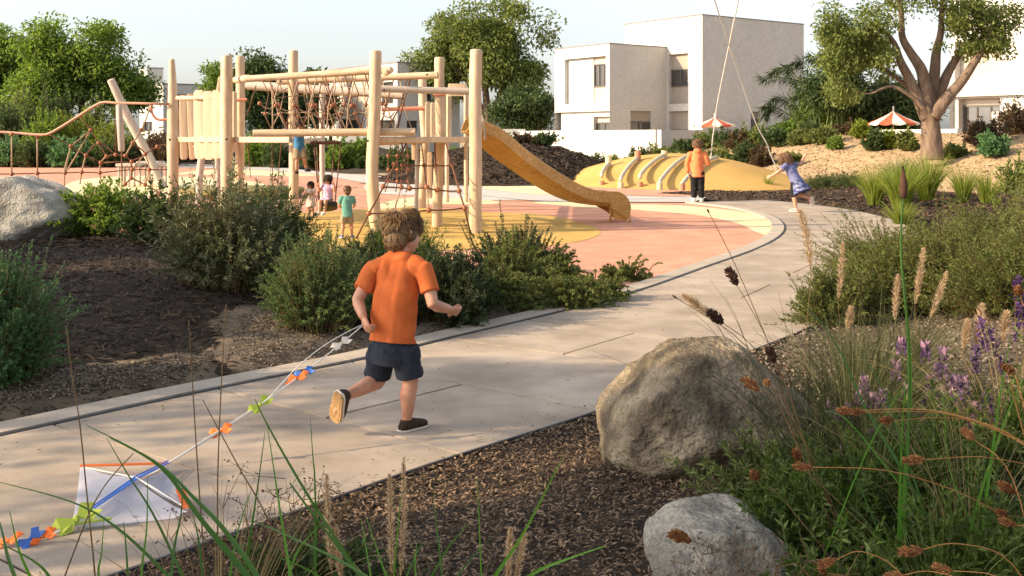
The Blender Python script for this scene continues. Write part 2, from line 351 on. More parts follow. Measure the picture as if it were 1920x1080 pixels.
# ------------------------------------------------------------------ ground, path, playground surfaces
def sheet(name, poly, z, mat_, res=None):
    """flat polygon sheet"""
    me = bpy.data.meshes.new(name); me.from_pydata([(p[0], p[1], z) for p in poly], [], [tuple(range(len(poly)))])
    bm = bmesh.new(); bm.from_mesh(me)
    bmesh.ops.triangulate(bm, faces=bm.faces); bmesh.ops.recalc_face_normals(bm, faces=bm.faces)
    for f in bm.faces:
        if f.normal.z < 0: f.normal_flip()
    bm.to_mesh(me); bm.free()
    return tag(link(name, me, mat_), kind='structure')
def field(name, x0, x1, y0, y1, step, hf, mat_, cut=None):
    nx, ny = int((x1 - x0) / step) + 1, int((y1 - y0) / step) + 1
    X, Y = np.meshgrid(np.linspace(x0, x1, nx), np.linspace(y0, y1, ny)); Z = hf(X, Y)
    Vt = np.stack([X, Y, Z], -1).reshape(-1, 3)
    i = np.arange(nx * ny).reshape(ny, nx)
    Fc = np.stack([i[:-1, :-1], i[:-1, 1:], i[1:, 1:], i[1:, :-1]], -1).reshape(-1, 4)
    if cut is not None:
        zz = Z.reshape(-1)[Fc].max(1); Fc = Fc[zz > cut]
        used = np.unique(Fc); re = np.full(nx * ny, -1); re[used] = np.arange(len(used)); Vt = Vt[used]; Fc = re[Fc]
    return tag(link(name, npmesh(name, Vt, Fc), mat_, smooth=True), kind='structure')

# far ground, to the horizon
g = MB(); g.add([(-3000, -200, -.10), (3000, -200, -.10), (3000, 5000, -.10), (-3000, 5000, -.10)], [(0, 1, 2, 3)])
tag(g.build('ground', M['ground']), kind='structure')

# path edges measured along the playground side
LE_PX = [(0, 826), (350, 748), (690, 678), (860, 636), (1110, 575), (1220, 543), (1330, 503), (1420, 470), (1464, 446), (1474, 427), (1458, 410), (1420, 397), (1370, 388), (1300, 380)]
LE = crom([V((-6.1, .8, 0)), V((-5.2, 1.92, 0)), V((-4.3, 3.03, 0)), V((-3.4, 4.14, 0))] + [P(*p) for p in LE_PX], 10)
def resample(pts, step):
    out = [pts[0].copy()]; acc = 0
    for a, b in zip(pts[:-1], pts[1:]):
        L = (b - a).length
        while L > 0 and acc + L >= step:
            t = (step - acc) / L; a = a + (b - a) * t; out.append(a.copy()); L = (b - a).length; acc = 0
        acc += L
    return out
LE = resample(LE, .25)
def offset(pts, d):
    out = []
    for i, p in enumerate(pts):
        t = (pts[min(i + 1, len(pts) - 1)] - pts[max(i - 1, 0)]); t.z = 0; t.normalize()
        out.append(p + V((t.y, -t.x, 0)) * d)
    return out
PW = 1.95; PT = .02
RE = offset(LE, PW)
path = thing('path', None, None, LE[30]); tag(path, kind='structure')
bed = MB(); a_, b_ = offset(LE, .02), offset(LE, PW - .02)
for i in range(len(LE) - 1): bed.add([a_[i] + V((0, 0, .009)), b_[i] + V((0, 0, .009)), b_[i + 1] + V((0, 0, .009)), a_[i + 1] + V((0, 0, .009))], [(0, 1, 2, 3)])
bed.build('joint_bed', M['joint'], path)
# slabs, about a metre long and split across where the path widens the view
st = [i for i in range(0, len(LE) - 1, 4)]
for q, i in enumerate(st):
    j = min(i + 4, len(LE) - 1)
    if j - i < 2: break
    gj = .009
    def rail(k, t): return LE[k].lerp(RE[k], t)
    rows = list(range(i, j + 1)); inner = [0.0, .5, 1.0] if q % 5 in (2, 4) else [0.0, 1.0]
    for s0, s1 in zip(inner[:-1], inner[1:]):
        tl = s0 + (gj / PW if s0 > 0 else 0); tr = s1 - (gj / PW if s1 < 1 else 0)
        ctr = [(rail(k, tl), rail(k, tr)) for k in rows]
        d0 = (ctr[1][0] - ctr[0][0]).normalized() * gj; d1 = (ctr[-1][0] - ctr[-2][0]).normalized() * gj
        ctr[0] = (ctr[0][0] + d0, ctr[0][1] + d0); ctr[-1] = (ctr[-1][0] - d1, ctr[-1][1] - d1)
        vs_ = []; dz = random.uniform(-.0015, .0015)
        for l, r in ctr: vs_ += [l + V((0, 0, PT + dz)), r + V((0, 0, PT + dz))]
        n = len(ctr); lo = [v - V((0, 0, .06)) for v in vs_]
        fs = [(2 * k, 2 * k + 1, 2 * k + 3, 2 * k + 2) for k in range(n - 1)]
        b0 = 2 * n
        for k in range(n - 1): fs += [(2 * k + 2, b0 + 2 * k + 2, b0 + 2 * k, 2 * k), (2 * k + 1, b0 + 2 * k + 1, b0 + 2 * k + 3, 2 * k + 3)]
        fs += [(0, b0, b0 + 1, 1), (2 * n - 1, b0 + 2 * n - 1, b0 + 2 * n - 2, 2 * n - 2)]
        MB().add(vs_ + lo, fs).build('path_slab', M['slab'], path)
# far stretch of the path behind the playground, one poured sheet
far_l = [V((4.12, 24.4, 0)), V((2.2, 24.5, 0)), V((.5, 25, 0)), V((-1.41, 28.4, 0)), V((-4.4, 33.9, 0)), V((-8.8, 44.5, 0)), V((-15, 52, 0)), V((-30, 60, 0))]
far_r = [V((-36, 66, 0)), V((-16.6, 59.6, 0)), V((-7, 43.9, 0)), V((-1.8, 35.9, 0)), V((.6, 30.1, 0)), V((3.0, 28.4, 0)), V((4.5, 27.4, 0)), V((4.75, 26.3, 0))]
sheet('far_path', crom(far_l, 6) + crom(far_r, 6), .018, M['farpath'])
# kerb and steel edge line along the playground side
kb = thing('kerb', None, None, LE[30]); tag(kb, kind='structure')
kc = offset(LE, -.035); ko = offset(LE, -.23)
for i in range(0, len(LE) - 4, 8):
    j = min(i + 8, len(LE) - 1); vs_ = []; fs = []
    rows = range(i, j + 1); e = (kc[i + 1] - kc[i]).normalized() * .004
    for k in rows:
        s = e if k == i else (-e if k == j else V((0, 0, 0)))
        vs_ += [ko[k] + s - V((0, 0, .08)), ko[k] + s + V((0, 0, .03)), kc[k] + s + V((0, 0, .03)), kc[k] + s - V((0, 0, .08))]
    n = len(rows)
    for k in range(n - 1):
        for c in range(4): d = (c + 1) % 4; fs.append((4 * k + c, 4 * k + 4 + c, 4 * k + 4 + d, 4 * k + d))
    fs += [(3, 2, 1, 0), (4 * n - 4, 4 * n - 3, 4 * n - 2, 4 * n - 1)]
    MB().add(vs_, fs).build('kerb_stone', M['kerb'], kb)
def strip(name, A, B, z, m, parent):
    mb = MB(); vs_ = []; n = len(A)
    for a, b in zip(A, B): vs_ += [a + V((0, 0, z)), b + V((0, 0, z)), b + V((0, 0, z - .05)), a + V((0, 0, z - .05))]
    fs = []
    for k in range(n - 1):
        for c in range(4): d = (c + 1) % 4; fs.append((4 * k + d, 4 * k + c, 4 * k + 4 + c, 4 * k + 4 + d))
    return mb.add(vs_, fs).build(name, m, parent)
strip('steel_edge', offset(LE, -.032), offset(LE, -.003), .024, M['steel'], kb)
strip('steel_edge', offset(RE, .003), offset(RE, .018), .026, M['steel'], kb)

# playground rubber
inner = offset(LE, -.13)
k0 = min(range(len(LE)), key=lambda i: (LE[i] - P(1110, 575)).length)
ring = inner[k0:] + [V((2, 24.45, 0)), V((.5, 25.1, 0)), V((-1.4, 29, 0)), V((-4.4, 35, 0)), V((-9, 46, 0)), V((-16, 64, 0)), V((-40, 74, 0)), V((-40, 30, 0)), V((-14, 19, 0)), V((-5, 13.5, 0)), V((-2.4, 10.8, 0))]
sheet('playground_surface', ring, 0.0, M['pink'])
def patch(name, px, z, m, n=8): return sheet(name, crom([P(*p) for p in px], n, True), z, m)
patch('ochre_surface', [(540, 505), (520, 430), (530, 403), (640, 396), (760, 388), (900, 398), (1010, 402), (1100, 420), (1125, 436), (1090, 452), (980, 466), (820, 470), (700, 482), (620, 480)], .004, M['yellow'])
patch('cream_surface', [(1455, 445), (1461, 432), (1452, 418), (1425, 404), (1380, 396), (1310, 388), (1240, 384), (1150, 382), (1060, 378), (1000, 380), (1080, 388), (1220, 396), (1320, 406), (1385, 420), (1420, 436)], .004, M['cream'])
patch('cream_surface', [(690, 392), (760, 372), (860, 370), (940, 380), (890, 384), (800, 384), (740, 392)], .008, M['cream'])
patch('cream_surface', [(120, 352), (160, 336), (260, 330), (400, 334), (480, 342), (500, 352), (440, 362), (300, 372), (180, 372)], .004, M['cream'])
patch('cream_surface', [(330, 326), (420, 318), (560, 320), (640, 326), (560, 330), (430, 328)], .004, M['cream'])
patch('grey_surface', [(690, 346), (790, 342), (880, 352), (960, 362), (1010, 372), (920, 376), (800, 368), (700, 362)], .0085, M['grey'])
patch('cream_surface', [(905, 352), (960, 343), (1040, 345), (1110, 356), (1090, 364), (1020, 366), (950, 360)], .0225, M['cream'])
patch('pink_surface', [(1045, 352), (1100, 352), (1240, 358), (1330, 361), (1330, 367), (1260, 370), (1180, 368), (1100, 364)], .0265, M['pink'])
patch('pink_surface', [(1540, 342), (1570, 338), (1700, 342), (1840, 352), (2000, 362), (2300, 380), (2300, 402), (2000, 396), (1880, 386), (1780, 366), (1640, 356), (1550, 352)], .0305, M['pink'])
patch('cream_surface', [(1878, 372), (1930, 368), (2100, 374), (2100, 386), (1960, 388), (1900, 382)], .0345, M['cream'])

# ---- planting beds
hn = lambda X, Y, s, k: vnoise(X, Y, s, k) - .5
kerb_out = offset(LE, -.2)
k1 = min(range(len(LE)), key=lambda i: (LE[i] - P(1220, 543)).length)
LBED = [tuple(p[:2]) for p in kerb_out[2:k1:2]] + [tuple(P(*p)[:2]) for p in [(1190, 530), (1120, 528), (1040, 524), (900, 500), (760, 490), (660, 484), (590, 474), (470, 440), (330, 428), (200, 420), (60, 405), (-150, 398), (-420, 400)]] + [(-16, 17.5), (-14, 6)]
def h_left(X, Y):
    s = sdist(X, Y, LBED); X = np.asarray(X, float); Y = np.asarray(Y, float)
    h = -.06 + .11 * sstep((s + .05) / .35) + .26 * sstep((s - .1) / 2.2) * sstep((-X - .2) / 2.5)
    return h + (.05 * hn(X, Y, 1.3, 3) + .03 * hn(X, Y, 5, 4) + .012 * hn(X, Y, 17, 5)) * sstep(s / .4)
field('mulch_bed', -14, 1.6, 4.2, 17.6, .07, h_left, M['mulch'], cut=-.055)
REo = offset(RE, -.01)
k2 = min(range(len(RE)), key=lambda i: (RE[i] - V((6.2, 17.2, 0))).length)
FBED = [tuple(p[:2]) for p in REo[8:k2:2]] + [(8.5, 19.0), (13, 16), (13, 1.2), (-3.4, 1.2)]
def h_fore(X, Y):
    s = sdist(X, Y, FBED); X = np.asarray(X, float); Y = np.asarray(Y, float)
    h = -.06 + .072 * sstep((s + .05) / .10) + .11 * sstep((s - .1) / 2) + .12 * sstep((X - 2.2) / 2.5) * sstep((s - .2) / 1.5)
    return h + (.05 * hn(X, Y, 1.5, 13) + .03 * hn(X, Y, 6, 14) + .014 * hn(X, Y, 19, 15)) * sstep(s / .4)
field('mulch_bed', -3.4, 10, 1.2, 19, .06, h_fore, M['mulch'], cut=-.055)
k3 = min(range(len(RE)), key=lambda i: (RE[i] - V((6.7, 19.4, 0))).length)
RBED = [tuple(p[:2]) for p in REo[k3 - 3::2]] + [(4.7, 26.9), (3.6, 27.95), (3.9, 28.4), (5.2, 28.6), (7.2, 28.2), (8.8, 29.3), (10, 28.0), (11.5, 26.6), (12.5, 24.5), (16, 21.5), (16, 17.5), (8.5, 17.2)]
def h_far(X, Y):
    s = sdist(X, Y, RBED); X = np.asarray(X, float); Y = np.asarray(Y, float)
    h = -.06 + .11 * sstep((s + .05) / .3) + .16 * sstep((s - .2) / 2)
    return h + (.06 * hn(X, Y, 1.2, 23) + .04 * hn(X, Y, 5, 24) + .02 * hn(X, Y, 12, 25)) * sstep(s / .4)
field('mulch_bed', 3, 16, 17, 30, .1, h_far, M['mulch'], cut=-.055)
# dry sandy strip along the kerb and gravel right of the boulder
def patchfield(name, px, hf, m, lift=.012, step=.06):
    poly = [tuple(p[:2]) for p in crom([P(*p) for p in px], 6, True)]
    xs = [p[0] for p in poly]; ys = [p[1] for p in poly]
    def hh(X, Y):
        s = sdist(X, Y, poly) + .16 * hn(X, Y, 4, 31); z = hf(X, Y)
        return np.where(s > -.05, z + lift * np.clip((s + .03) / .08, -1, 1), -1)
    return field(name, min(xs) - .1, max(xs) + .1, min(ys) - .1, max(ys) + .1, step, hh, m, cut=-.2)
patchfield('dirt_patch', [(400, 690), (430, 628), (520, 612), (610, 622), (700, 640), (800, 612), (900, 592), (1060, 562), (1120, 560), (860, 625), (690, 668), (520, 704)], h_left, M['dirt'])
patchfield('dirt_patch', [(-120, 790), (-60, 745), (60, 728), (200, 708), (330, 690), (400, 695), (420, 712), (350, 726), (200, 752), (0, 795)], h_left, M['dirt'])
patchfield('gravel_patch', [(1480, 640), (1600, 612), (1780, 606), (2000, 610), (2300, 640), (2300, 800), (2000, 790), (1700, 780), (1540, 720), (1480, 690)], h_fore, M['dirt'], step=.08)

# sand bank on the right, dark mound behind the slide, yellow mound, left shrub bank
TOE = [(2.5, 44), (6.5, 38.5), (9.3, 33), (9.5, 29.5), (11, 27.4), (13, 25.2), (17, 22.5), (26, 20), (40, 18), (60, 60), (40, 90), (2, 90)]
def h_sand(X, Y):
    s = sdist(X, Y, TOE); X = np.asarray(X, float); Y = np.asarray(Y, float)
    top = 1.0 + .62 * sstep((X - 5) / 7)
    return -.12 + top * sstep((s + .1) / 8.5) + (.22 * hn(X, Y, .35, 41) + .10 * hn(X, Y, 1.3, 42) + .05 * hn(X, Y, 4, 43)) * sstep(s / 1.5) + .1 * sstep((s + .3) / .6)
field('sand_bank', 2, 40, 18, 75, .22, h_sand, M['sand'], cut=-.1)
def dome(cx, cy, rx, ry, h, k, rough=.0):
    def f(X, Y):
        u = np.sqrt(((X - cx) / rx) ** 2 + ((Y - cy) / ry) ** 2)
        return -.06 + (h + .06) * np.cos(np.clip(u, 0, 1) * PI / 2) ** 1.15 + rough * hn(X, Y, 1.7, k) + rough * .6 * hn(X, Y, 6, k + 1)
    return f
h_dark = dome(.0, 37.2, 5.0, 5.2, 1.27, 51, .16)
field('mulch_mound', -5.6, 5.8, 31.8, 42.8, .12, h_dark, M['mulch_dk'], cut=-.05)
h_yel = dome(5.25, 34.8, 4.75, 4.5, .97, 61)
field('rubber_mound', .3, 10.2, 30.2, 39.4, .12, h_yel, M['mound'], cut=-.058)
def h_lbank(X, Y):
    s = sdist(X, Y, [(-60, 52), (-22.5, 52.5), (-19, 58), (-9.5, 50), (-8.6, 47.5), (-6.8, 46.5), (-5.2, 48), (-2, 60), (-2, 100), (-60, 100)])
    return -.1 + 1.3 * sstep(s / 9) + (.2 * hn(X, Y, .4, 71) + .1 * hn(X, Y, 1.5, 72)) * sstep(s / 2)
field('shrub_bank', -60, -2, 46, 90, .4, h_lbank, M['mulch'], cut=-.09)

# mulch chips: nobody could count them
def chips(name, n, box, poly, hf, L, W, m, seed, keep=None, lift=.004, tilt=.25):
    r = np.random.default_rng(seed); x0, x1, y0, y1 = box
    X = r.uniform(x0, x1, n * 3); Y = r.uniform(y0, y1, n * 3); ok = sdist(X, Y, poly) > .03
    if keep is not None: ok &= keep(X, Y, r)
    X = X[ok][:n]; Y = Y[ok][:n]; n = len(X); Z = hf(X, Y) + lift + r.uniform(0, .012, n)
    a = r.uniform(0, 2 * PI, n); t = r.normal(0, tilt, n)
    d = np.stack([np.cos(a) * np.cos(t), np.sin(a) * np.cos(t), np.sin(t)], -1)
    sd = np.stack([-np.sin(a), np.cos(a), r.normal(0, .3, n)], -1)
    up = np.cross(d, sd); l = (r.uniform(*L, n))[:, None]; w = (r.uniform(*W, n))[:, None]
    c = np.stack([X, Y, Z], -1); th = w * .35
    pts = [c - d * l / 2 - sd * w * .3, c - d * l / 2 + sd * w * .3, c + sd * w * .5 + up * th, c - sd * w * .5 + up * th, c + d * l / 2 + sd * w * .25, c + d * l / 2 - sd * w * .25]
    Vt = np.stack(pts, 1).reshape(-1, 3); b = (np.arange(n) * 6)[:, None]
    Fc = np.concatenate([b + [0, 1, 2, 3], b + [3, 2, 4, 5]], 0)
    return tag(link(name, npmesh(name, Vt, Fc), m), kind='stuff')
LP = [(p[0], p[1]) for p in LBED]
c_dirt = [tuple(p[:2]) for p in [P(*q) for q in [(400, 690), (430, 628), (520, 612), (610, 622), (700, 640), (700, 668), (520, 704)]]]
chips('mulch', 30000, (-5.5, .6, 5, 12.5), LP, h_left, (.035, .10), (.005, .013), M['chip'], 1, keep=lambda X, Y, r: (sdist(X, Y, c_dirt) < .0) | (r.random(len(X)) < .12))
chips('mulch', 8000, (-9, -1, 11.5, 17), LP, h_left, (.06, .16), (.012, .022), M['chip'], 2)
chips('mulch', 38000, (-1.6, 1.5, 2.9, 6.6), FBED, h_fore, (.010, .034), (.004, .010), M['chip_tan'], 3)
chips('mulch', 9000, (1.2, 4.5, 3.2, 8.5), FBED, h_fore, (.02, .06), (.006, .015), M['chip_tan'], 4)
chips('mulch', 9000, (-4.5, 4.5, 32, 40), [(-5, 32), (5, 32), (5, 41), (-5, 41)], h_dark, (.08, .22), (.03, .06), M['chip'], 7, keep=lambda X, Y, r: h_dark(X, Y) > .08)
chips('mulch', 16000, (3.5, 13, 17.5, 28.6), RBED, h_far, (.05, .15), (.015, .035), M['chip_red'], 5)
chips('gravel', 14000, (1.3, 5, 4.6, 8.6), FBED, lambda X, Y: h_fore(X, Y) + .008, (.012, .03), (.010, .024), M['pebble'], 6)
for px in ([(410, 690), (440, 630), (520, 614), (610, 624), (690, 640), (690, 664), (520, 700)], [(-80, 785), (-40, 748), (60, 730), (200, 710), (330, 692), (400, 700), (340, 724), (200, 748), (0, 785)], [(700, 660), (800, 618), (900, 596), (1060, 566), (1100, 566), (860, 622)]):
    pl = [tuple(P(*q)[:2]) for q in px]; xs = [p[0] for p in pl]; ys = [p[1] for p in pl]
    chips('gravel', 3500, (min(xs), max(xs), min(ys), max(ys)), pl, lambda X, Y: h_left(X, Y) + .006, (.008, .022), (.006, .014), M['pebble'], int(px[0][0]) + 200)
chips('gravel', 12000, (6, 26, 22, 44), TOE, lambda X, Y: h_sand(X, Y) - .004, (.04, .11), (.03, .08), M['sand'], 61)
# stray bark and fallen leaves blown onto the path
def along(n, seed):
    r = np.random.default_rng(seed); k = r.integers(14, 70, n); t = np.where(r.random(n) < .7, 1 - np.abs(r.normal(0, .07, n)), np.abs(r.normal(0, .12, n))); t = np.where(r.random(n) < .15, r.random(n), t)
    L = np.array([tuple(p) for p in LE]); Rr = np.array([tuple(p) for p in RE]); p = L[k] + (Rr[k] - L[k]) * np.clip(t, .01, .99)[:, None] + np.concatenate([r.normal(0, .1, (n, 2)), np.zeros((n, 1))], 1); return p, r
for n, seed, mk, s0 in ((420, 31, 'chip_red', (.012, .035)), (170, 32, 'lf_olive', (.02, .04))):
    p, r = along(n, seed); a = r.uniform(0, 6.28, n); l = r.uniform(*s0, n)[:, None]; w = l * r.uniform(.25, .45, (n, 1)); d = np.stack([np.cos(a), np.sin(a), r.normal(0, .12, n)], -1); q = np.stack([-np.sin(a), np.cos(a), r.normal(0, .12, n)], -1)
    p[:, 2] = .027; Vt = np.stack([p - d * l / 2, p - q * w / 2 + [0, 0, .003], p + d * l / 2 + [0, 0, .002], p + q * w / 2 + [0, 0, .004]], 1).reshape(-1, 3); b_ = (np.arange(n) * 4)[:, None]
    tag(link('litter', npmesh('litter', Vt, np.concatenate([b_ + [0, 1, 2], b_ + [0, 2, 3]], 0)), M[mk]), kind='stuff')
# ------------------------------------------------------------------ climbing tower
def pxr(w, d): return w * d / F / 2
tower = thing('climbing_tower', 'tall timber climbing frame of pale round posts with log beams and plank walls', 'climbing frame', V((-3.2, 17.2, 0)))
def post(pxs, d, w, mat_='log', n=14, r_top=None, name='post'):
    """pxs: (x, y) photo points from the foot up, standing at depth d"""
    pts = [Q(x, y, d) for x, y in pxs]; pts[0].z = -.02
    pts = crom(pts, 5); r = pxr(w, d); m = len(pts)
    rad = [r * (1.02 - .04 * i / m + .03 * math.sin(i * 1.7)) for i in range(m)]
    if r_top: 
        for i in range(m):
            t = (i / (m - 1) - .55) / .45
            if t > 0: rad[i] = lerpl(rad[i], pxr(r_top, d), t)
    e = (pts[-1] - pts[-2]).normalized()
    pts += [pts[-1] + e * r * .18, pts[-1] + e * r * .3]; rad += [rad[-1] * .93, rad[-1] * .7]
    return MB().tube(pts, rad, n).build(name, M[mat_], tower, True, 40)
post([(891, 440), (892, 300), (891, 180), (893, 96)], 16.66, 24)
post([(706, 442), (698, 340), (699, 280), (703, 200), (704, 98)], 16.4, 23)
post([(819, 430), (822, 330), (826, 250), (824, 180), (824, 110)], 17.86, 19)
post([(790, 390), (794, 330), (797, 260), (793, 200), (792, 150)], 22.6, 16)
post([(551, 429), (551, 300), (550, 200), (550, 97)], 17.5, 18)
post([(425, 428), (425, 280), (425, 107)], 17.9, 22)
post([(452, 402), (448, 350), (450, 290), (451, 200), (450, 107)], 20.6, 17)
post([(324, 420), (324, 260), (324, 190), (322, 114)], 18.8, 21, r_top=11)
post([(606, 392), (605, 340), (604, 280), (603, 150)], 22.5, 10, 'greylog')
post([(838, 372), (838, 300), (838, 170)], 24.5, 8); post([(874, 372), (874, 300), (874, 170)], 24.5, 8)
post([(372, 336), (376, 310), (382, 285)], 24, 13, 'greylog', name='strut'); post([(410, 336), (408, 310), (404, 285)], 24, 9, 'greylog', name='strut')
post([(780, 392), (782, 330), (781, 262)], 21.5, 8, 'greylog', name='strut')
def beam(a, b, w, mat_='logh', da=16.8, db=None, name='beam', sag=0, n=12, parent=None, mid=None):
    db = db or da; A, B = Q(a[0], a[1], da), Q(b[0], b[1], db); r = pxr(w, (da + db) / 2)
    pts = [A.lerp(B, t / 8) - V((0, 0, sag * math.sin(PI * t / 8))) for t in range(9)]
    rad = [r * (1 + .035 * math.sin(i * 2.1 + a[0])) for i in range(9)]
    e = (pts[-1] - pts[-2]).normalized() * r
    pts = [pts[0] - e * .12] + pts + [pts[-1] + e * .12]; rad = [rad[0] * .82] + rad + [rad[-1] * .82]
    return MB().tube(pts, rad, n).build(name, M[mat_], parent or tower, True, 42)
beam((462, 148), (733, 131), 13, da=17.2, db=16.75); beam((722, 137), (733, 131), 12, da=16.7, db=16.9)
beam((521, 153), (821, 141), 13, da=18.0, db=17.55)
beam((463, 160), (760, 178), 17, 'greylog', 19.3, 18.6)
beam((442, 150), (466, 146), 13, da=18.6, db=17.4)
beam((697, 166), (886, 172), 13, 'greylog', 16.75, 16.95); beam((476, 250), (778, 247), 14, da=16.55, db=16.5)
beam((332, 184), (416, 179), 9, da=18.6, db=18.1, sag=.02); beam((366, 273), (415, 290), 10, da=18.7, db=18.1, sag=.05)
beam((716, 205), (800, 203), 8, 'redblock', 21)
def flatbeam(a, b, hpx, da, db, th=.07, mat_='plank', name='beam'):
    A, B = Q(a[0], a[1], da), Q(b[0], b[1], db); x = (B - A); L = x.length; x.normalize(); y = V((0, 0, 1)).cross(x).normalized(); z = x.cross(y)
    return MB().cbox((A + B) / 2, (L, th, 2 * pxr(hpx, (da + db) / 2)), .008, (x, y, z)).build(name, M[mat_], tower)
flatbeam((694, 262), (884, 262), 11, 16.5, 16.78); flatbeam((440, 262), (545, 262), 11, 18.0, 17.0); flatbeam((334, 262), (414, 262), 9, 18.8, 18.0)
flatbeam((826, 262), (888, 262), 11, 18.0, 16.9); flatbeam((700, 268), (800, 265), 9, 16.7, 22.4); flatbeam((552, 266), (604, 262), 9, 17, 22.3, mat_='greylog')
# deck boards of the two platforms
for i in range(13):
    t = (i + .5) / 13; a = Q(712, 256, 16.75).lerp(Q(800, 256, 22.2), t); b = Q(880, 256, 16.95).lerp(Q(872, 256, 22.2), t)
    a.z = b.z = 1.475; x = (b - a); L = x.length; x.normalize(); y = V((0, 0, 1)).cross(x)
    MB().cbox((a + b) / 2, (L, .36, .035), .006, (x, y, V((0, 0, 1)))).build('deck_board', M['plank'], tower)
for i in range(8):
    t = (i + .5) / 8; a = Q(334, 258, 18.8).lerp(Q(345, 258, 21.5), t); b = Q(418, 258, 18.0).lerp(Q(446, 258, 20.6), t)
    a.z = b.z = 1.47; x = (b - a); L = x.length; x.normalize(); y = V((0, 0, 1)).cross(x)
    MB().cbox((a + b) / 2, (L, .30, .035), .006, (x, y, V((0, 0, 1)))).build('deck_board', M['plank'], tower)
# upright wall planks: photo x of foot and head, y head, y foot, width, depth
def plank(xf, xh, yh, yf, w, d, th=.045, yaw=0, name='plank'):
    A, B = Q(xf, yf, d), Q(xh, yh, d); z = (B - A); L = z.length; z.normalize(); x = V((math.cos(yaw), math.sin(yaw), 0)); x = (x - z * x.dot(z)).normalized(); y = z.cross(x)
    r = pxr(w, d); mb = MB(); cs = []; r1 = []; c = (A + B) / 2
    prof = [(-L / 2, .62), (-L / 2 + r * .35, .93), (-L / 2 + r * .9, 1), (0, 1.04), (L / 2 - r * .9, 1), (L / 2 - r * .35, .92), (L / 2, .6)]
    for q, k in prof: cs.append(c + z * q); r1.append(r * k)
    return mb.loft(cs, x, y, r1, [th / 2] * 7, 16, True, .32).build(name, M['plank'], tower, True, 35)
for x, xh, w in ((376, 374, 24), (392.5, 391, 21), (406, 406, 17), (418, 419, 15)): plank(x, xh, 170 + (x % 5) - 2, 297 + (x % 3), w, 18.4 - (x - 374) * .01, yaw=-.25)
for x, xh, w, y0 in ((345, 343, 14, 178), (361, 356, 12, 176)): plank(x, xh, y0, 299, w, 21.4, yaw=.1)
for x in (432, 440): plank(x, x, 172, 285, 9, 20.2, yaw=1.0)
plank(414, 418, 142, 178, 10, 21.5); plank(407, 414, 144, 186, 8, 21.3)
for x, y0, d in ((803, 191, 20.6), (813, 192, 20.4)): plank(x, x, y0, 262, 11, d, yaw=.3)
for x, d in ((832, 19.6), (842, 19.9)): plank(x, x, 172, 262, 9, d, yaw=.6)
for x, d in ((874, 18.6), (882, 18.0)): plank(x, x, 166, 300 if x == 874 else 262, 9, d, yaw=.9)
plank(858, 858, 165, 172, 34, 19.2); plank(776, 776, 262, 300, 8, 20.5); plank(806, 806, 285, 372, 9, 21.8)
# rope bracket and bolts
for x, y, d in ((451, 187, 20.5), (823, 177, 17.7)):
    MB().tube([Q(x - 11, y + 1, d - .14), Q(x + 12, y, d - .14)], .03, 8).build('bracket', M['redblock'], tower, True, 40)
for x, y, d in ((425, 261, 17.67), (319, 262, 18.6), (690, 264, 16.18), (527, 153, 17.86), (801, 140, 17.4), (721, 169, 16.6), (881, 168, 16.72)):
    MB().tube([Q(x, y, d), Q(x, y, d) - V((0, .03, 0))], .018, 8).build('bolt', M['steel'], tower, True, 40)

# hanging rope bridge between upper and lower logs
def rope(parent, pts, r=.013, m='rope', n=6, name='rope', seg=None):
    return MB().tube(pts, r, n).build(name, M[m], parent, True)
def sagline(a, b, s, n=8): return [a.lerp(b, t / n) - V((0, 0, s * 4 * (t / n) * (1 - t / n))) for t in range(n + 1)]
knot_me = {}
def knot(parent, p, r=.04, m='knot'):
    key = (round(r, 3), m)
    if key not in knot_me:
        me = MB().ball((0, 0, 0), (r, r * .9, r), 8, 6).mesh('knot'); me.materials.append(M[m]); knot_me[key] = me
        me.polygons.foreach_set('use_smooth', [True] * len(me.polygons))
    o = bpy.data.objects.new('knot', knot_me[key]); COL.objects.link(o); o.parent = parent; o.matrix_parent_inverse = wmat(parent).inverted(); o.location = p; return o
br = thing('rope_bridge', 'zigzag rope net bridge strung between the upper logs and the lower log of the frame', 'rope bridge', Q(620, 200, 17.3))
def fr_top(x): return Q(x, lerpl(152, 138, (x - 462) / 270), lerpl(17.15, 16.75, (x - 462) / 270))
def bk_top(x): return Q(x, lerpl(160, 146, (x - 521) / 300), lerpl(18, 17.55, (x - 521) / 300))
def lo(x): return Q(x, 254, 16.5)
tops = [505, 539, 574, 610, 647, 685]; lows = [511, 544, 577, 612, 649, 688]
for i, (t, l) in enumerate(zip(tops, lows)):
    rope(br, [fr_top(t), Q((t + tops[i] + 36) / 2 - 3, 197, 16.75), lo(lows[i] + 34 if i < 5 else 722)])
    rope(br, [fr_top(t + 20), Q(t + 6, 198, 16.75), lo(l)], .010, 'rope_tan')
    knot(br, Q(t + 12, 198, 16.7), .032)
for i, t in enumerate((560, 592, 626, 660, 700, 738, 770)):
    rope(br, [bk_top(t), Q(t - 14, 196, 17.5), Q(t - 26, 250, 17.35)], .010); rope(br, [bk_top(t - 20), Q(t - 14, 196, 17.5), Q(t + 4, 248, 17.35)], .010, 'rope_tan')
    knot(br, Q(t - 14, 196, 17.5), .032)
for x0, x1, y in ((487, 523, 194), (523, 557, 198), (557, 592, 200), (592, 627, 198), (627, 663, 196), (663, 697, 198), (716, 756, 194)):
    rope(br, sagline(Q(x0, y, 16.9), Q(x1, y - 2, 16.9), .09), .012, 'rope_tan'); knot(br, Q(x0, y, 16.88), .036, 'knot')
for x0, x1, y in ((545, 590, 212), (590, 640, 216), (640, 690, 216), (716, 740, 212)):
    rope(br, sagline(Q(x0, y, 17.5), Q(x1, y - 2, 17.5), .08), .011, 'rope_tan')
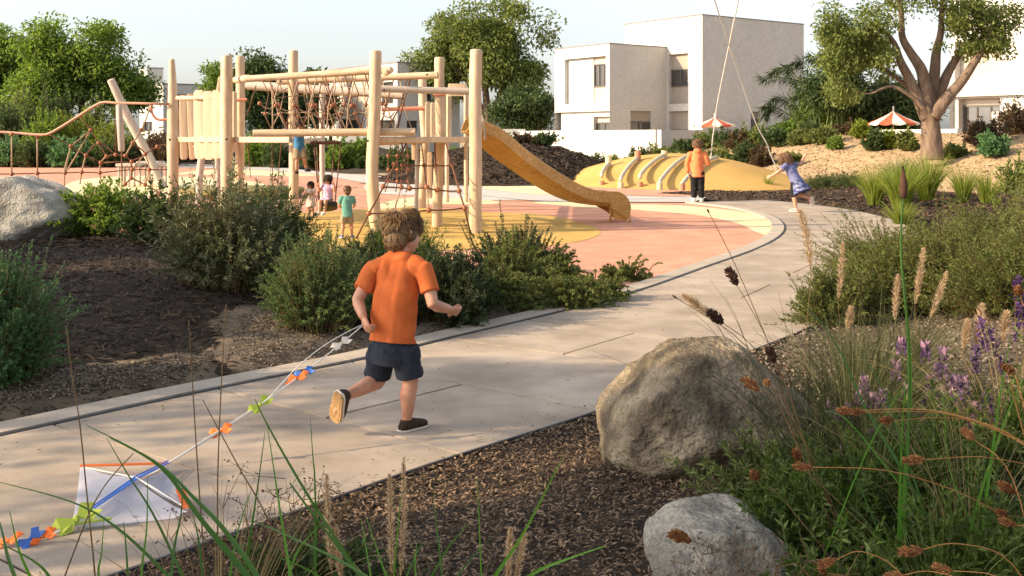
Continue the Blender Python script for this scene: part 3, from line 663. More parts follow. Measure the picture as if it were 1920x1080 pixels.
for i, t in enumerate((492, 520, 548, 576, 604, 632, 660, 690)):
    rope(br, [fr_top(t), Q(t + 12, 176, 16.95), Q(t + 4, 214, 16.8), Q(t + 20, 250, 16.6)], .009, 'rope_tan' if i % 2 else 'rope'); rope(br, [bk_top(max(t, 524) + 26), Q(t + 22, 180, 17.6), Q(t + 30, 216, 17.5), Q(t + 12, 250, 17.3)], .009, 'rope' if i % 2 else 'rope_tan'); knot(br, Q(t + 5, 214, 16.8), .028)
rope(br, crom([Q(x, 213 + 3 * math.sin(x * .7), 16.85) for x in range(490, 702, 12)], 3), .010, 'rope_tan'); rope(br, crom([Q(x, 182 + 3 * math.sin(x * .5), 17.4) for x in range(520, 760, 14)], 3), .009, 'rope')
rope(br, [Q(762, 150, 17.3), Q(752, 196, 17), Q(722, 250, 16.6)], .012); rope(br, [Q(768, 152, 17.6), Q(745, 236, 17.3), Q(738, 250, 17.2)], .012)
rope(br, [Q(480, 160, 19), Q(463, 217, 19)], .01); rope(br, [Q(510, 160, 17.5), Q(512, 245, 17)], .01, 'rope_tan')
# loose climbing ropes hanging to the ground below the bridge
hr = thing('hanging_ropes', 'slack red brown ropes hanging under the frame down to the pink surface', 'ropes', Q(500, 300, 24) * 1.0)
hr.location.z = 0
for xt, xb, yb, d in ((464, 470, 333, 30), (510, 511, 334, 30), (528, 521, 334, 30)):
    rope(hr, [Q(xt, 262, d - 7), Q((xt + xb) / 2, 300, d - 3), P(xb, yb)], .013)
# climbing net below the platform
net = thing('climbing_net', 'sloping rope climbing net with rust coloured joints below the platform', 'climbing net', P(780, 430))
nt_l = [Q(762, 268, 16.7), Q(719, 350, 16.0), Q(692, 400, 15.55), P(668, 447)]
nt_r = [Q(836, 268, 16.9), Q(861, 358, 16.3), Q(871, 390, 16.0), P(883, 441)]
rope(net, nt_l, .015); rope(net, nt_r, .015)
row1 = [(718, 350), (752, 351), (768, 353), (800, 351), (820, 356), (861, 358)]
pr = [Q(x, y, 16.0 + (x - 718) * .002) for x, y in row1]
for a, b in zip(pr[:-1], pr[1:]): rope(net, sagline(a, b, .01, 4), .013)
for p in pr: knot(net, p, .042)
row2 = [(692, 400), (735, 398), (804, 394), (871, 390)]
p2 = [Q(x, y, 15.55 + (x - 692) * .0025) for x, y in row2]
for a, b in zip(p2[:-1], p2[1:]): rope(net, sagline(a, b, .012, 4), .013)
for p in p2: knot(net, p, .042)
row0 = [(738, 308), (754, 310), (795, 310), (817, 310), (848, 310)]
p0 = [Q(x, y, 17.2 + (x - 738) * .002) for x, y in row0]
for a, b in zip(p0[:-1], p0[1:]): rope(net, sagline(a, b, .01, 4), .012)
for p in p0: knot(net, p, .038)
rope(net, [pr[1], Q(742, 385, 15.9), P(736, 440)], .012, 'rope_tan'); rope(net, [pr[3], p2[2]], .012, 'rope_tan'); rope(net, [p0[3], pr[4]], .012, 'rope_tan'); rope(net, [p0[1], pr[1]], .012); rope(net, [p0[2], pr[3]], .012)
rope(net, [Q(753, 268, 17), pr[2]], .012); rope(net, [Q(790, 268, 17), p0[2]], .012, 'rope_tan'); rope(net, [Q(815, 268, 17), p0[3]], .012)
# further net seen through the frame
fn = thing('climbing_net', 'small far rope net hanging in the shade behind the front climbing net', 'climbing net', P(750, 345))
fr = [[Q(x, y, 23) for x in (728, 745, 765, 786)] for y in (292, 318, 340)]
for r_ in fr:
    rope(fn, [r_[0], r_[1], r_[2], r_[3]], .011)
    for p in r_: knot(fn, p, .04)
for i in range(4): rope(fn, [Q(735 + i * 14, 262, 22), fr[0][i], fr[1][i], fr[2][i], Q(722 + i * 20, 360, 23)], .011)

# ------------------------------------------------------------------ slide
slide = thing('slide', 'curved ochre plastic slide running down from the right side of the timber frame', 'slide', P(1100, 400))
ctr_px = [(872, 240, 17.2), (905, 256, 17.3), (950, 292, 17.7), (1000, 328, 18.1), (1050, 358, 18.5), (1085, 372, 18.75), (1115, 377, 18.9), (1140, 378, 19.0)]
cen = crom([Q(*p) for p in ctr_px], 6)
hw, wall = .26, .17
def chan(cen):
    mb = MB(); rings = []
    for i, c in enumerate(cen):
        t = (cen[min(i + 1, len(cen) - 1)] - cen[max(i - 1, 0)]).normalized(); s = V((0, 0, 1)).cross(t).normalized(); u = t.cross(s); 
        prof = [(-hw - .02, .17), (-hw - .03, .0), (-hw * .8, -.075), (hw * .8, -.075), (hw + .03, 0), (hw + .02, .17), (hw - .015, .17), (hw - .01, .0), (hw * .75, -.05), (-hw * .75, -.05), (-hw + .01, 0), (-hw + .015, .17)]
        rings.append([c + s * a + u * b for a, b in prof])
    n = 12; vs_ = [v for r_ in rings for v in r_]; fs = []
    for i in range(len(rings) - 1):
        for k in range(n): j = (k + 1) % n; fs.append((i * n + k, i * n + j, i * n + n + j, i * n + n + k))
    fs += [tuple(range(n - 1, -1, -1)), tuple(range((len(rings) - 1) * n, len(rings) * n))]
    return mb.add(vs_, fs)
chan(cen).build('chute', M['slide'], slide, True, 38)
# rolled exit lip: two cheeks curving down and the curved run out
e0 = cen[-1]; tdir = (cen[-1] - cen[-4]); tdir.z = 0; tdir.normalize(); sdir = V((0, 0, 1)).cross(tdir)
for s in (-1, 1):
    mb = MB(); prof = []
    for a in np.linspace(0, PI * .55, 9): prof.append((.0 + .30 * math.sin(a), -.11 + .28 * math.cos(a)))
    prof += [(.29, -.26), (.23, -.30), (.10, -.19), (-.08, -.10), (-.09, -.02)]
    c = e0 + sdir * (s * (hw + .005)) - V((0, 0, .0))
    A = [c + tdir * a + V((0, 0, b)) + sdir * .018 for a, b in prof]; B = [v - sdir * .036 for v in A]; n = len(A)
    mb.add(A + B, [tuple(range(n)), tuple(range(2 * n - 1, n - 1, -1))] + [((k + 1) % n, k, n + k, n + (k + 1) % n) for k in range(n)])
    mb.build('cheek', M['slide'], slide)
    MB().tube([e0 + sdir * (s * (hw + .03)) + tdir * .28 + V((0, 0, -.26)), V((e0 + sdir * (s * (hw + .03)) + tdir * .29).to_tuple()[:2] + (-.01,))], .016, 8).build('leg', M['slide'], slide, True)
mb = MB(); pts = [e0 + tdir * (-.02 + .27 * math.sin(a)) + V((0, 0, -.30 + .25 * math.cos(a))) for a in np.linspace(0, PI * .5, 8)]
vs_ = []
for p in pts: vs_ += [p + sdir * hw, p - sdir * hw, p - sdir * hw - V((0, 0, .03)) - tdir * .02, p + sdir * hw - V((0, 0, .03)) - tdir * .02]
mb.add(vs_, [(4 * k + c, 4 * k + (c + 1) % 4, 4 * k + 4 + (c + 1) % 4, 4 * k + 4 + c) for k in range(7) for c in range(4)] + [(3, 2, 1, 0), (28, 29, 30, 31)]).build('run_out', M['slide'], slide, True, 40)
MB().tube([e0 - tdir * .05 - sdir * .2 + V((0, 0, -.07)), V((*(e0 - tdir * .05 - sdir * .2)[:2], -.01))], .02, 8).build('leg', M['slide'], slide, True)
for s in (-1, 1):       # rolled rim along the top of both side walls
    pts = []
    for i, c in enumerate(cen):
        t = (cen[min(i + 1, len(cen) - 1)] - cen[max(i - 1, 0)]).normalized(); q = V((0, 0, 1)).cross(t).normalized(); pts.append(c + q * (s * (hw + .0)) + t.cross(q) * .172)
    pts += [e0 + sdir * (s * (hw + .0)) + tdir * (.0 + .30 * math.sin(a)) + V((0, 0, -.11 + .285 * math.cos(a))) for a in np.linspace(.1, PI * .55, 8)]
    MB().tube(pts, .02, 8).build('rim', M['slide'], slide, True)
MB().tube([Q(910, 262, 17.0), Q(903, 215, 17.0)], .02, 8).build('hand_rail', M['greylog'], slide, True)

# ------------------------------------------------------------------ net climber on the left, leaning log, stepping tables, disc
nc = thing('net_climber', 'rope net climber under a bent tubular rail at the left end of the frame', 'climbing net', Q(160, 250, 19) * 1.0); nc.location.z = 0
rail = [(-90, 246), (-10, 247), (40, 250), (78, 253), (100, 247), (150, 216), (188, 193), (215, 193), (317, 195)]
MB().tube(crom([Q(x, y, 19.3 - max(0, x) * .002) for x, y in rail], 2), .024, 10).build('rail', M['rail'], nc, True)
N_ = {k: Q(x, y, 19.2) for k, (x, y) in dict(a=(22, 252), b=(70, 256), c=(22, 326), d=(70, 325), e=(133, 274), f=(170, 244), g=(185, 268), h=(161, 291), i=(122, 324), j=(200, 293), k=(189, 305), l=(153, 323), m=(187, 324), n=(217, 290), o=(235, 292), p=(249, 268), q=(265, 244), r=(295, 275), s=(272, 289), t=(247, 303), u=(248, 318), v=(280, 318), w=(246, 334), x=(272, 346), y=(312, 368), z=(235, 345), A=(-60, 327), B=(26, 348), C=(74, 350), D=(90, 251), E=(150, 217), F=(283, 198), G=(317, 270), I=(316, 318), J=(120, 352), K=(190, 342), L=(218, 196), O=(-60, 250), R=(150, 345)).items()}
for k in 'abcdefghijklmnopqrstuvwxzE': knot(nc, N_[k], .04)
for pth, m in (('ac', 'rope_tan'), ('bd', 'rope_tan'), ('Acdilm', 'rope'), ('cB', 'rope_tan'), ('dC', 'rope_tan'), ('Deh', 'rope'), ('Efgj', 'rope'), ('eif', 'rope_tan'), ('fe', 'rope_tan'), ('eiJ', 'rope_tan'), ('hlR', 'rope_tan'), ('hgn', 'rope'), ('hk', 'rope'), ('jkmK', 'rope_tan'), ('jno', 'rope'), ('opqF', 'rope_tan'), ('nL', 'rope'), ('pstuw', 'rope'), ('srG', 'rope'), ('muvI', 'rope'), ('suw', 'rope_tan'), ('svx', 'rope_tan'), ('wxy', 'rope'), ('wz', 'rope'), ('ot', 'rope'), ('kt', 'rope')):
    pts = [N_[c] for c in pth]
    rope(nc, crom(pts, 4) if len(pts) > 2 else pts, .013, m)
MB().tube(crom([Q(283, 198, 18.9), Q(286, 214, 18.9), Q(296, 224, 18.9), Q(316, 224, 18.9)], 4), .022, 8).build('grip', M['redblock'], nc, True)
hl = thing('hanging_log', 'short pale log hanging upright from the bent rail by ropes', 'log', Q(226, 284, 18.6))
MB().tube([Q(223, 198, 18.7), Q(225, 230, 18.65), Q(228, 282, 18.6)], [.05, .058, .055], 12, rnd=.5).build('log', M['greylog'], hl, True, 50)
rope(hl, [Q(221, 194, 18.95), Q(223, 202, 18.7)], .012)
rope(hl, [Q(228, 283, 18.6), Q(229, 340, 18.6)], .012)
ll = thing('leaning_log', 'pale log leaning steeply beside the net climber, its foot on the stepping tables', 'log', P(296, 352))
MB().tube([Q(208, 150, 31.2), Q(240, 220, 31.4), Q(284, 303, 31.7), P(305, 352)], [.11, .125, .13, .125], 12, rnd=.3).build('log', M['greylog'], ll, True, 45)
for k, (x0, x1, yt, yf, lab) in enumerate(((224, 262, 309, 350, 'low slatted stepping table of pale wood, left one under the leaning log'), (262, 304, 305, 348, 'low pale wood stepping table meeting the foot of the leaning log'), (286, 322, 309, 351, 'low pale wood stepping table right of the leaning log beside the post'))):
    f = P((x0 + x1) / 2, yf); tb = thing('stepping_table', lab, 'play table', f, 'low stepping tables behind the net climber'); d = f.y
    a, b = Q(x0, yt, d), Q(x1, yt, d)
    MB().cbox((a + b) / 2, ((b - a).length, .7, .09), .02).build('top', M['greylog'], tb)
    for i in range(4):
        for s in (-1, 1):
            if i in (1, 2) and s == 1: continue
            p = a.lerp(b, (i + .5) / 4); MB().tube([V((p.x, d + .25 * s, -.01)), V((p.x, d + .25 * s, p.z - .04))], .035, 8).build('leg', M['greylog'], tb, True)
dc = thing('balance_disc', 'low olive turning disc lying on the cream surface behind the front posts', 'play disc', P(455, 372))
c = P(455, 370); MB().loft([c + V((0, 0, z)) for z in (.02, .13, .22, .24)], V((1, 0, 0)), V((0, 1, 0)), [1.35, 1.5, 1.52, 1.48], [1.25, 1.4, 1.42, 1.38], 40).build('disc', M['olive'], dc, True, 40)
for i in range(22):
    a = 2 * PI * i / 22; MB().box(c + V((1.36 * math.cos(a), 1.26 * math.sin(a), .035)), (.12, .12, .075)).build('foot', M['stone'], dc)

# disc swing (a girl sits on it)
sw = thing('disc_swing', 'round black nest swing hanging on ropes under the frame, a girl in lilac on it', 'swing', Q(612, 388, 16.4))
sc_ = Q(614, 386, 16.4)
MB().loft([sc_ + V((0, 0, z)) for z in (-.045, -.04, .03, .035)], V((1, 0, .08)), V((0, .9, -.35)), [.14, .155, .155, .13], [.14, .155, .155, .13], 18).build('seat', M['tyre'], sw, True, 50)
for x0, y0, x1 in ((588, 262, 598), (593, 262, 599), (640, 262, 628), (628, 262, 618)):
    MB().tube([Q(x0, y0, 17.0), Q((x0 + x1) / 2, 320, 16.6), Q(x1, 382, 16.36)], .009, 6).build('rope', M['rope'], sw, True)
MB().tube([Q(582, 268, 17.0), Q(640, 268, 17.05)], .025, 8).build('hanger_bar', M['rope'], sw, True)

# ------------------------------------------------------------------ arched ribs on the yellow mound
ribs = [(1128, 352, 1141, 297, 'c', 'r'), (1164, 354, 1196, 288, 'r', 'c'), (1200, 354, 1246, 287, 'c', 'r'), (1237, 356, 1294, 291, 'r', 'c'), (1279, 357, 1344, 303, 'c', 'r')]
rib_lab = ['farthest left', 'second from the left', 'middle', 'fourth from the left', 'rightmost, behind the hoodie boy']
for k, (xb, yb, xt, yt, ct, cb) in enumerate(ribs):
    B = P(xb, yb); dT = 33.6; Tp = Q(xt, yt + 5, dT)
    a = thing('arch_rib', 'curved grey climbing rib on the yellow mound, ' + rib_lab[k], 'climbing rib', B, 'curved ribs on the yellow mound')
    b0 = B + V((0, 0, .16)); c0 = b0 + V((.02 * (Tp.x - b0.x) + .05, .9, .0)); c0.z = max(Tp.z * .95, .4)
    pts = []
    for t in np.linspace(0, 1, 13):
        p = b0 * (1 - t) ** 2 + c0 * (2 * t * (1 - t)) + Tp * t * t
        p.z = float(h_yel(p.x, p.y)) + .085 + .17 * (1 - t) ** 2; pts.append(p)
    MB().tube(pts, .06, 10).build('pipe', M['pipe'], a, True)
    for t in (4, 8): MB().tube([pts[t] + (pts[t + 1] - pts[t]) * .0, pts[t] + (pts[t + 1] - pts[t]) * .25], .07, 10).build('collar', M['greylog'], a, True, 40)
    mt = {'c': M['creamblock'], 'r': M['redblock']}
    MB().tube([V((B.x, B.y, -.02)), B + V((0, 0, .20))], .085, 12).build('foot_block', mt['r' if ct == 'c' and k != 0 else ('c' if k % 2 else 'r')], a, True, 40)
    MB().tube([V((Tp.x, Tp.y + .02, float(h_yel(Tp.x, Tp.y)) - .1)), Tp + V((0, .02, .16))], .10, 12).build('top_block', mt[ct if k else 'c'] if k != 1 else M['redblock'], a, True, 40)
# ------------------------------------------------------------------ buildings
ZV = V((0, 0, 1))
def facade(mb, o, u, n, Lu, z0, z1, ops=()):
    """wall quads from o along u, openings (u0,u1,z0,z1,depth) with reveals"""
    us = sorted({0, Lu, *[a for p in ops for a in p[:2]]}); zs = sorted({z0, z1, *[a for p in ops for a in p[2:4]]})
    pt = lambda a, z, dd=0: o + u * a + ZV * (z - 0) - n * dd
    for a, b in zip(us[:-1], us[1:]):
        for c, d in zip(zs[:-1], zs[1:]):
            if any(p[0] <= (a + b) / 2 <= p[1] and p[2] <= (c + d) / 2 <= p[3] for p in ops): continue
            mb.add([pt(a, c), pt(b, c), pt(b, d), pt(a, d)], [(0, 1, 2, 3)])
    for a, b, c, d, dp in ops:
        mb.add([pt(a, c), pt(b, c), pt(b, d), pt(a, d), pt(a, c, dp), pt(b, c, dp), pt(b, d, dp), pt(a, d, dp)], [(0, 1, 5, 4), (1, 2, 6, 5), (2, 3, 7, 6), (3, 0, 4, 7), (4, 5, 6, 7)])
def window(root, o, u, n, a, b, c, d, dp, mull=1, lower=None, upper=None, pm='beige'):
    """frame at depth dp with panes; optional plain panels above or below"""
    ctr = lambda x, z, dd: o + u * x + ZV * z - n * dd
    ax = (u, n, ZV)
    if lower: MB().box(ctr((a + b) / 2, (c + lower) / 2, dp - .03), (b - a - .01, .05, lower - c - .01), ax).build('panel', M[pm], root); c = lower
    if upper: MB().box(ctr((a + b) / 2, (d + upper) / 2, dp - .03), (b - a - .01, .05, d - upper - .01), ax).build('panel', M[pm], root); d = upper
    f = MB(); w = .07
    f.box(ctr(a + w / 2 + .003, (c + d) / 2, dp - .06), (w, .1, d - c - .01), ax); f.box(ctr(b - w / 2 - .003, (c + d) / 2, dp - .06), (w, .1, d - c - .01), ax)
    f.box(ctr((a + b) / 2, c + w / 2 + .003, dp - .065), (b - a - 2 * w - .01, .1, w), ax); f.box(ctr((a + b) / 2, d - w / 2 - .003, dp - .065), (b - a - 2 * w - .01, .1, w), ax)
    for i in range(mull):
        x = a + (b - a) * (i + 1) / (mull + 1); f.box(ctr(x, (c + d) / 2, dp - .055), (w, .08, d - c - 2 * w - .02), ax)
    wn_ = f.build('window', M['frame'], root)
    xs = [a + (b - a) * i / (mull + 1) for i in range(mull + 2)]
    for x0, x1 in zip(xs[:-1], xs[1:]):
        MB().box(ctr((x0 + x1) / 2, (c + d) / 2, dp - .04), (x1 - x0 - w, .012, d - c - 2 * w), ax).build('pane', M['glass'], wn_)
th = math.radians(36); E2 = V((math.cos(th), math.sin(th), 0)); E1 = V((-math.sin(th), math.cos(th), 0))

C1 = V((5.45, 60, 0))
hs = thing('white_house', 'white flat roofed two storey house of stepped cubes behind the yellow mound', 'house', C1)
m = MB()
Lw = 4.95
# lower left block: ground floor set back a little, upper floor box proud of it
facade(m, C1 - E1 * 0 + E1 * .0, E1, -E2, Lw, 2.97, 6.72, [(.33, 4.0, 3.43, 6.07, .35)])
facade(m, C1 + E2 * .22, E1, -E2, Lw - .35, -.5, 2.97, [(.25, 1.65, .4, 2.67, .3)])
m.add([C1 + ZV * 2.97, C1 + E1 * Lw + ZV * 2.97, C1 + E1 * Lw + E2 * .22 + ZV * 2.97, C1 + E2 * .22 + ZV * 2.97], [(0, 1, 2, 3)])
facade(m, C1, E2, -E1, 4.4, -.5, 6.72, [(1.56, 3.2, .2, 3.0, .22)])
facade(m, C1 + E1 * Lw, E2, E1, 4.4, -.5, 6.72)
m.add([C1 + ZV * 6.72, C1 + E2 * 4.4 + ZV * 6.72, C1 + E2 * 4.4 + E1 * Lw + ZV * 6.72, C1 + E1 * Lw + ZV * 6.72], [(0, 1, 2, 3)])
m.build('wall', M['plaster'], hs)
B0 = C1 + E2 * 4.4 - E1 * 2.84; BL = 6.55; BW = 8.76
m = MB()
facade(m, B0, E1, -E2, BL, -.5, 8.36, [(1.12, 2.67, 3.42, 6.3, .3), (1.12, 2.67, .6, 3.0, .3)])
facade(m, B0, E2, -E1, BW, -.5, 8.36, [(4.0, 4.8, .2, 3.0, .25)])
facade(m, B0 + E1 * BL, E2, E1, BW, -.5, 8.36); facade(m, B0 + E2 * BW, E1, E2, BL, -.5, 8.36)
m.add([B0 + ZV * 8.36, B0 + E2 * BW + ZV * 8.36, B0 + E2 * BW + E1 * BL + ZV * 8.36, B0 + E1 * BL + ZV * 8.36], [(0, 1, 2, 3)])
m.build('wall', M['plaster'], hs)
def coping(root, o, a, b, z, w=.12, h=.05):
    cp = MB(); ax = (E2, E1, ZV)
    cp.box(o + E2 * (a / 2) + ZV * (z + h / 2 + .002) + E1 * (w / 2 - .03), (a + .06, w, h), ax); cp.box(o + E2 * (a / 2) + ZV * (z + h / 2 + .002) + E1 * (b - w / 2 + .03), (a + .06, w, h), ax)
    cp.box(o + E1 * (b / 2) + ZV * (z + h / 2 + .004) + E2 * (w / 2 - .03), (w, b - .2, h), ax); cp.box(o + E1 * (b / 2) + ZV * (z + h / 2 + .004) + E2 * (a - w / 2 + .03), (w, b - .2, h), ax)
    cp.build('roof_coping', M['cap'], root)
coping(hs, C1, 4.4, Lw, 6.72); coping(hs, B0, BW, BL, 8.36)
window(hs, C1, E1, -E2, .33, 1.65, 3.43, 6.07, .35, 2, 4.35, 5.67)
MB().box(C1 + E1 * 2.84 + ZV * 4.75 + E2 * .3, (.1, 2.32, 2.6), (E2, E1, ZV)).build('panel', M['plaster'], hs)
window(hs, C1 + E2 * .22, E1, -E2, .25, 1.65, .4, 2.67, .3, 1, None, 2.35)
window(hs, C1, E2, -E1, 1.56, 3.2, .2, 3.0, .22, 1, None, 2.4, 'taupe')
window(hs, B0, E1, -E2, 1.12, 2.67, 3.42, 6.3, .3, 1, 4.42, 5.42, 'taupe'); window(hs, B0, E1, -E2, 1.12, 2.67, .6, 3.0, .3, 1, None, 1.95, 'taupe')
window(hs, B0, E2, -E1, 4.0, 4.8, .2, 3.0, .25, 0, None, 2.6, 'taupe')

# garden wall in front of the white house
K1 = V((6.67, 48, 0)); L_A = 10.6; gw = thing('garden_wall', 'low white garden wall with a grey slatted gate in front of the white house', 'wall', K1 + E1 * 5)
mb = MB(); ax = (E2, E1, ZV)
mb.box(K1 + E1 * (.125 + (L_A - 1.0) / 2) + ZV * .65, (.25, L_A - 1.25, 2.36), ax); mb.box(K1 + E1 * (L_A - .1) + ZV * .65, (.25, .4, 2.36), ax); mb.box(K1 + E1 * (L_A - .74) + ZV * 1.68, (.24, .88, .28), ax)
mb.build('wall', M['plaster'], gw)
mb = MB(); mb.box(K1 + E2 * 6.2 + E1 * -.127 + ZV * .65, (12.9, .25, 2.35), ax); mb.build('wall', M['plaster'], gw)
for i in range(7): MB().box(K1 + E1 * (L_A - 1.1 + i * .12) + ZV * .9, (.04, .06, 1.1), ax).build('slat', M['grille'], gw)
for z in (.5, 1.0, 1.4): MB().box(K1 + E1 * (L_A - .74) + ZV * z + E2 * .03, (.03, .86, .05), ax).build('rail', M['grille'], gw)
gw2 = thing('garden_wall', 'low cream garden wall behind the forked tree and the right parasol', 'wall', V((17.2, 44.5, 0)))
a, b = Q(1560, 245, 48), Q(1800, 243, 40); u = (b - a); u.z = 0; L = u.length; u.normalize()
MB().box(V(((a.x + b.x) / 2, (a.y + b.y) / 2, .83)), (L, .25, 1.95), (u, ZV.cross(u), ZV)).build('wall', M['plaster'], gw2)

# house at the right edge
C3 = V((21.5, 42, 0)); rh = thing('white_house', 'white house at the right edge with a glazed ground floor door behind the forked tree', 'house', C3)
m = MB(); LR = 4.62
facade(m, C3, E1, -E2, LR, 0, 3.2, [(2.54, 4.39, 1.2, 3.12, .45)])
facade(m, C3 + E2 * -.25, E1, -E2, LR, 3.2, 8.5, [(2.4, 4.4, 3.85, 5.5, .5)])
m.add([C3 + ZV * 3.2 - E2 * .25, C3 + E1 * LR + ZV * 3.2 - E2 * .25, C3 + E1 * LR + ZV * 3.2, C3 + ZV * 3.2], [(0, 1, 2, 3)])
facade(m, C3 + E1 * LR - E2 * .25, E2, E1, 8, 0, 8.5); facade(m, C3 - E2 * .25, E2, -E1, 8, 0, 8.5)
m.add([C3 + ZV * 8.5 - E2 * .25, C3 + E2 * 8 + ZV * 8.5, C3 + E2 * 8 + E1 * LR + ZV * 8.5, C3 + E1 * LR + ZV * 8.5 - E2 * .25], [(0, 1, 2, 3)])
m.build('wall', M['plaster'], rh)
window(rh, C3, E1, -E2, 2.54, 4.39, 1.2, 3.12, .45, 2, None, 2.85)
MB().box(C3 - E2 * .25 + E1 * 3.4 + ZV * 4.67 + E2 * .46, (.06, 1.97, 1.62), (E2, E1, ZV)).build('panel', M['beige'], rh)
MB().box(C3 + E1 * 2.9 + ZV * 1.9 - E2 * -.28, (.05, .3, 1.3), (E2, E1, ZV)).build('panel', M['plaster'], rh)

# distant houses
def far_house(name, lab, px_corner, d, ytop, pxl, pxr_, ops_l=(), ops_r=(), beige=False, top=None):
    c = Q(px_corner, ytop, d); zt = c.z; c = V((c.x, c.y, 0)); r = thing(name, lab, 'house', c)
    def tl(px): s = (px - CX) / F; return (c.x - s * d) / (math.sin(th) + math.cos(th) * s)
    def tr(px): s = (px - CX) / F; return (s * d - c.x) / (math.cos(th) - math.sin(th) * s)
    zz = lambda y, t, k: H - (y - HY) * (d + t * k) / F
    L, W = tl(pxl), tr(pxr_); m = MB(); ol = []; orr = []
    for x0, x1, y0, y1 in ops_l:
        t0, t1 = sorted((tl(x0), tl(x1))); ol.append((t0, t1, zz(y1, t0, .8), zz(y0, t0, .8), .25))
    for x0, x1, y0, y1 in ops_r:
        t0, t1 = sorted((tr(x0), tr(x1))); orr.append((t0, t1, zz(y1, t0, .6), zz(y0, t0, .6), .25))
    facade(m, c, E1, -E2, L, 0, zt, ol); facade(m, c, E2, -E1, W, 0, zt, orr); facade(m, c + E1 * L, E2, E1, W, 0, zt); facade(m, c + E2 * W, E1, E2, L, 0, zt)
    m.add([c + ZV * zt, c + E2 * W + ZV * zt, c + E2 * W + E1 * L + ZV * zt, c + E1 * L + ZV * zt], [(0, 1, 2, 3)])
    m.build('wall', M['plaster'], r)
    for o_ in ol: window(r, c, E1, -E2, *o_, 1)
    for o_ in orr: window(r, c, E2, -E1, *o_, 1)
    coping(r, c, W, L, zt, .14, .1)
    return r, c, L, W
r, c, L, W = far_house('far_house', 'distant white house seen through the rope bridge of the climbing frame', 745, 75, 118, 590, 862, [(716, 737, 153, 194), (712, 740, 225, 247), (640, 672, 222, 247)], [(797, 810, 157, 190), (763, 783, 226, 247)])
MB().box(c + E1 * 5.2 + ZV * 4.6 - E2 * .05, (.09, 5.6, 2.6), (E2, E1, ZV)).build('panel', M['beige'], r)
far_house('far_house', 'distant pale tower house right of the left tree, its side in shade', 276, 95, 128, 262, 306)
r, c, L, W = far_house('far_house', 'distant white house with a dark roof band left of the tall left post', 306, 88, 158, 262, 420, [(268, 286, 228, 246)], [(318, 352, 176, 250)])
far_house('far_house', 'distant low white house at the far left edge behind the trees', -20, 90, 196, -70, 50, [], [(2, 20, 212, 232)])
far_house('far_house', 'distant white house between the dark middle trees and the big round tree', 700, 100, 200, 540, 760)
for x0, x1, yt, d, lab in ((925, 985, 242, 58, 'low white wall below the big round tree'), (640, 760, 246, 66, 'low white wall behind the hedge seen through the frame')):
    a, b = Q(x0, yt, d), Q(x1, yt, d); w = thing('low_wall', lab, 'wall', V(((a.x + b.x) / 2, d, 0)))
    MB().box(V(((a.x + b.x) / 2, d, a.z / 2)), (b.x - a.x, .25, a.z)).build('wall', M['plaster'], w)

# parasols
def parasol(px, ytop, yrim, wpx, d, lab, n=12, rot=0):
    top = Q(px, ytop, d); rim = Q(px, yrim, d); R = wpx * d / F; t = thing('parasol', lab, 'parasol', V((top.x, d, 0)), 'red and white parasols')
    for k in range(n):
        vs_ = []; sub = 4
        for j in range(sub + 1):
            a = 2 * PI * (k + j / sub) / n + rot
            for s in (0.03, .22, .5, .78, 1):
                sc = 1 - .07 * math.sin(PI * (j / sub)) * s
                z = top.z + (rim.z - top.z) * (s ** .8)
                vs_.append((top.x + math.cos(a) * R * s * sc, d + math.sin(a) * R * s * sc, z))
            vs_.append((top.x + math.cos(a) * R * 1.0 * sc, d + math.sin(a) * R * sc, rim.z - R * (.05 + .05 * math.sin(PI * j / sub))))
        fs = [(j * 6 + i, j * 6 + i + 1, j * 6 + 7 + i, j * 6 + 6 + i) for j in range(sub) for i in range(5)]
        MB().add(vs_, fs).build('canopy_panel', M['canred' if k % 2 else 'canwhite'], t)
    MB().tube([V((top.x, d, -.1)), V((top.x, d, top.z + .12))], .03, 8).build('pole', M['pole'], t, True)
    MB().ball(V((top.x, d, top.z + .14)), .05).build('finial', M['pole'], t, True)
parasol(1340, 219, 235, 39, 54, 'small red and white striped parasol below the crossing kite strings', rot=.2)
parasol(1675, 207, 231, 47, 46, 'larger red and white striped parasol left of the forked tree trunk', rot=.13)
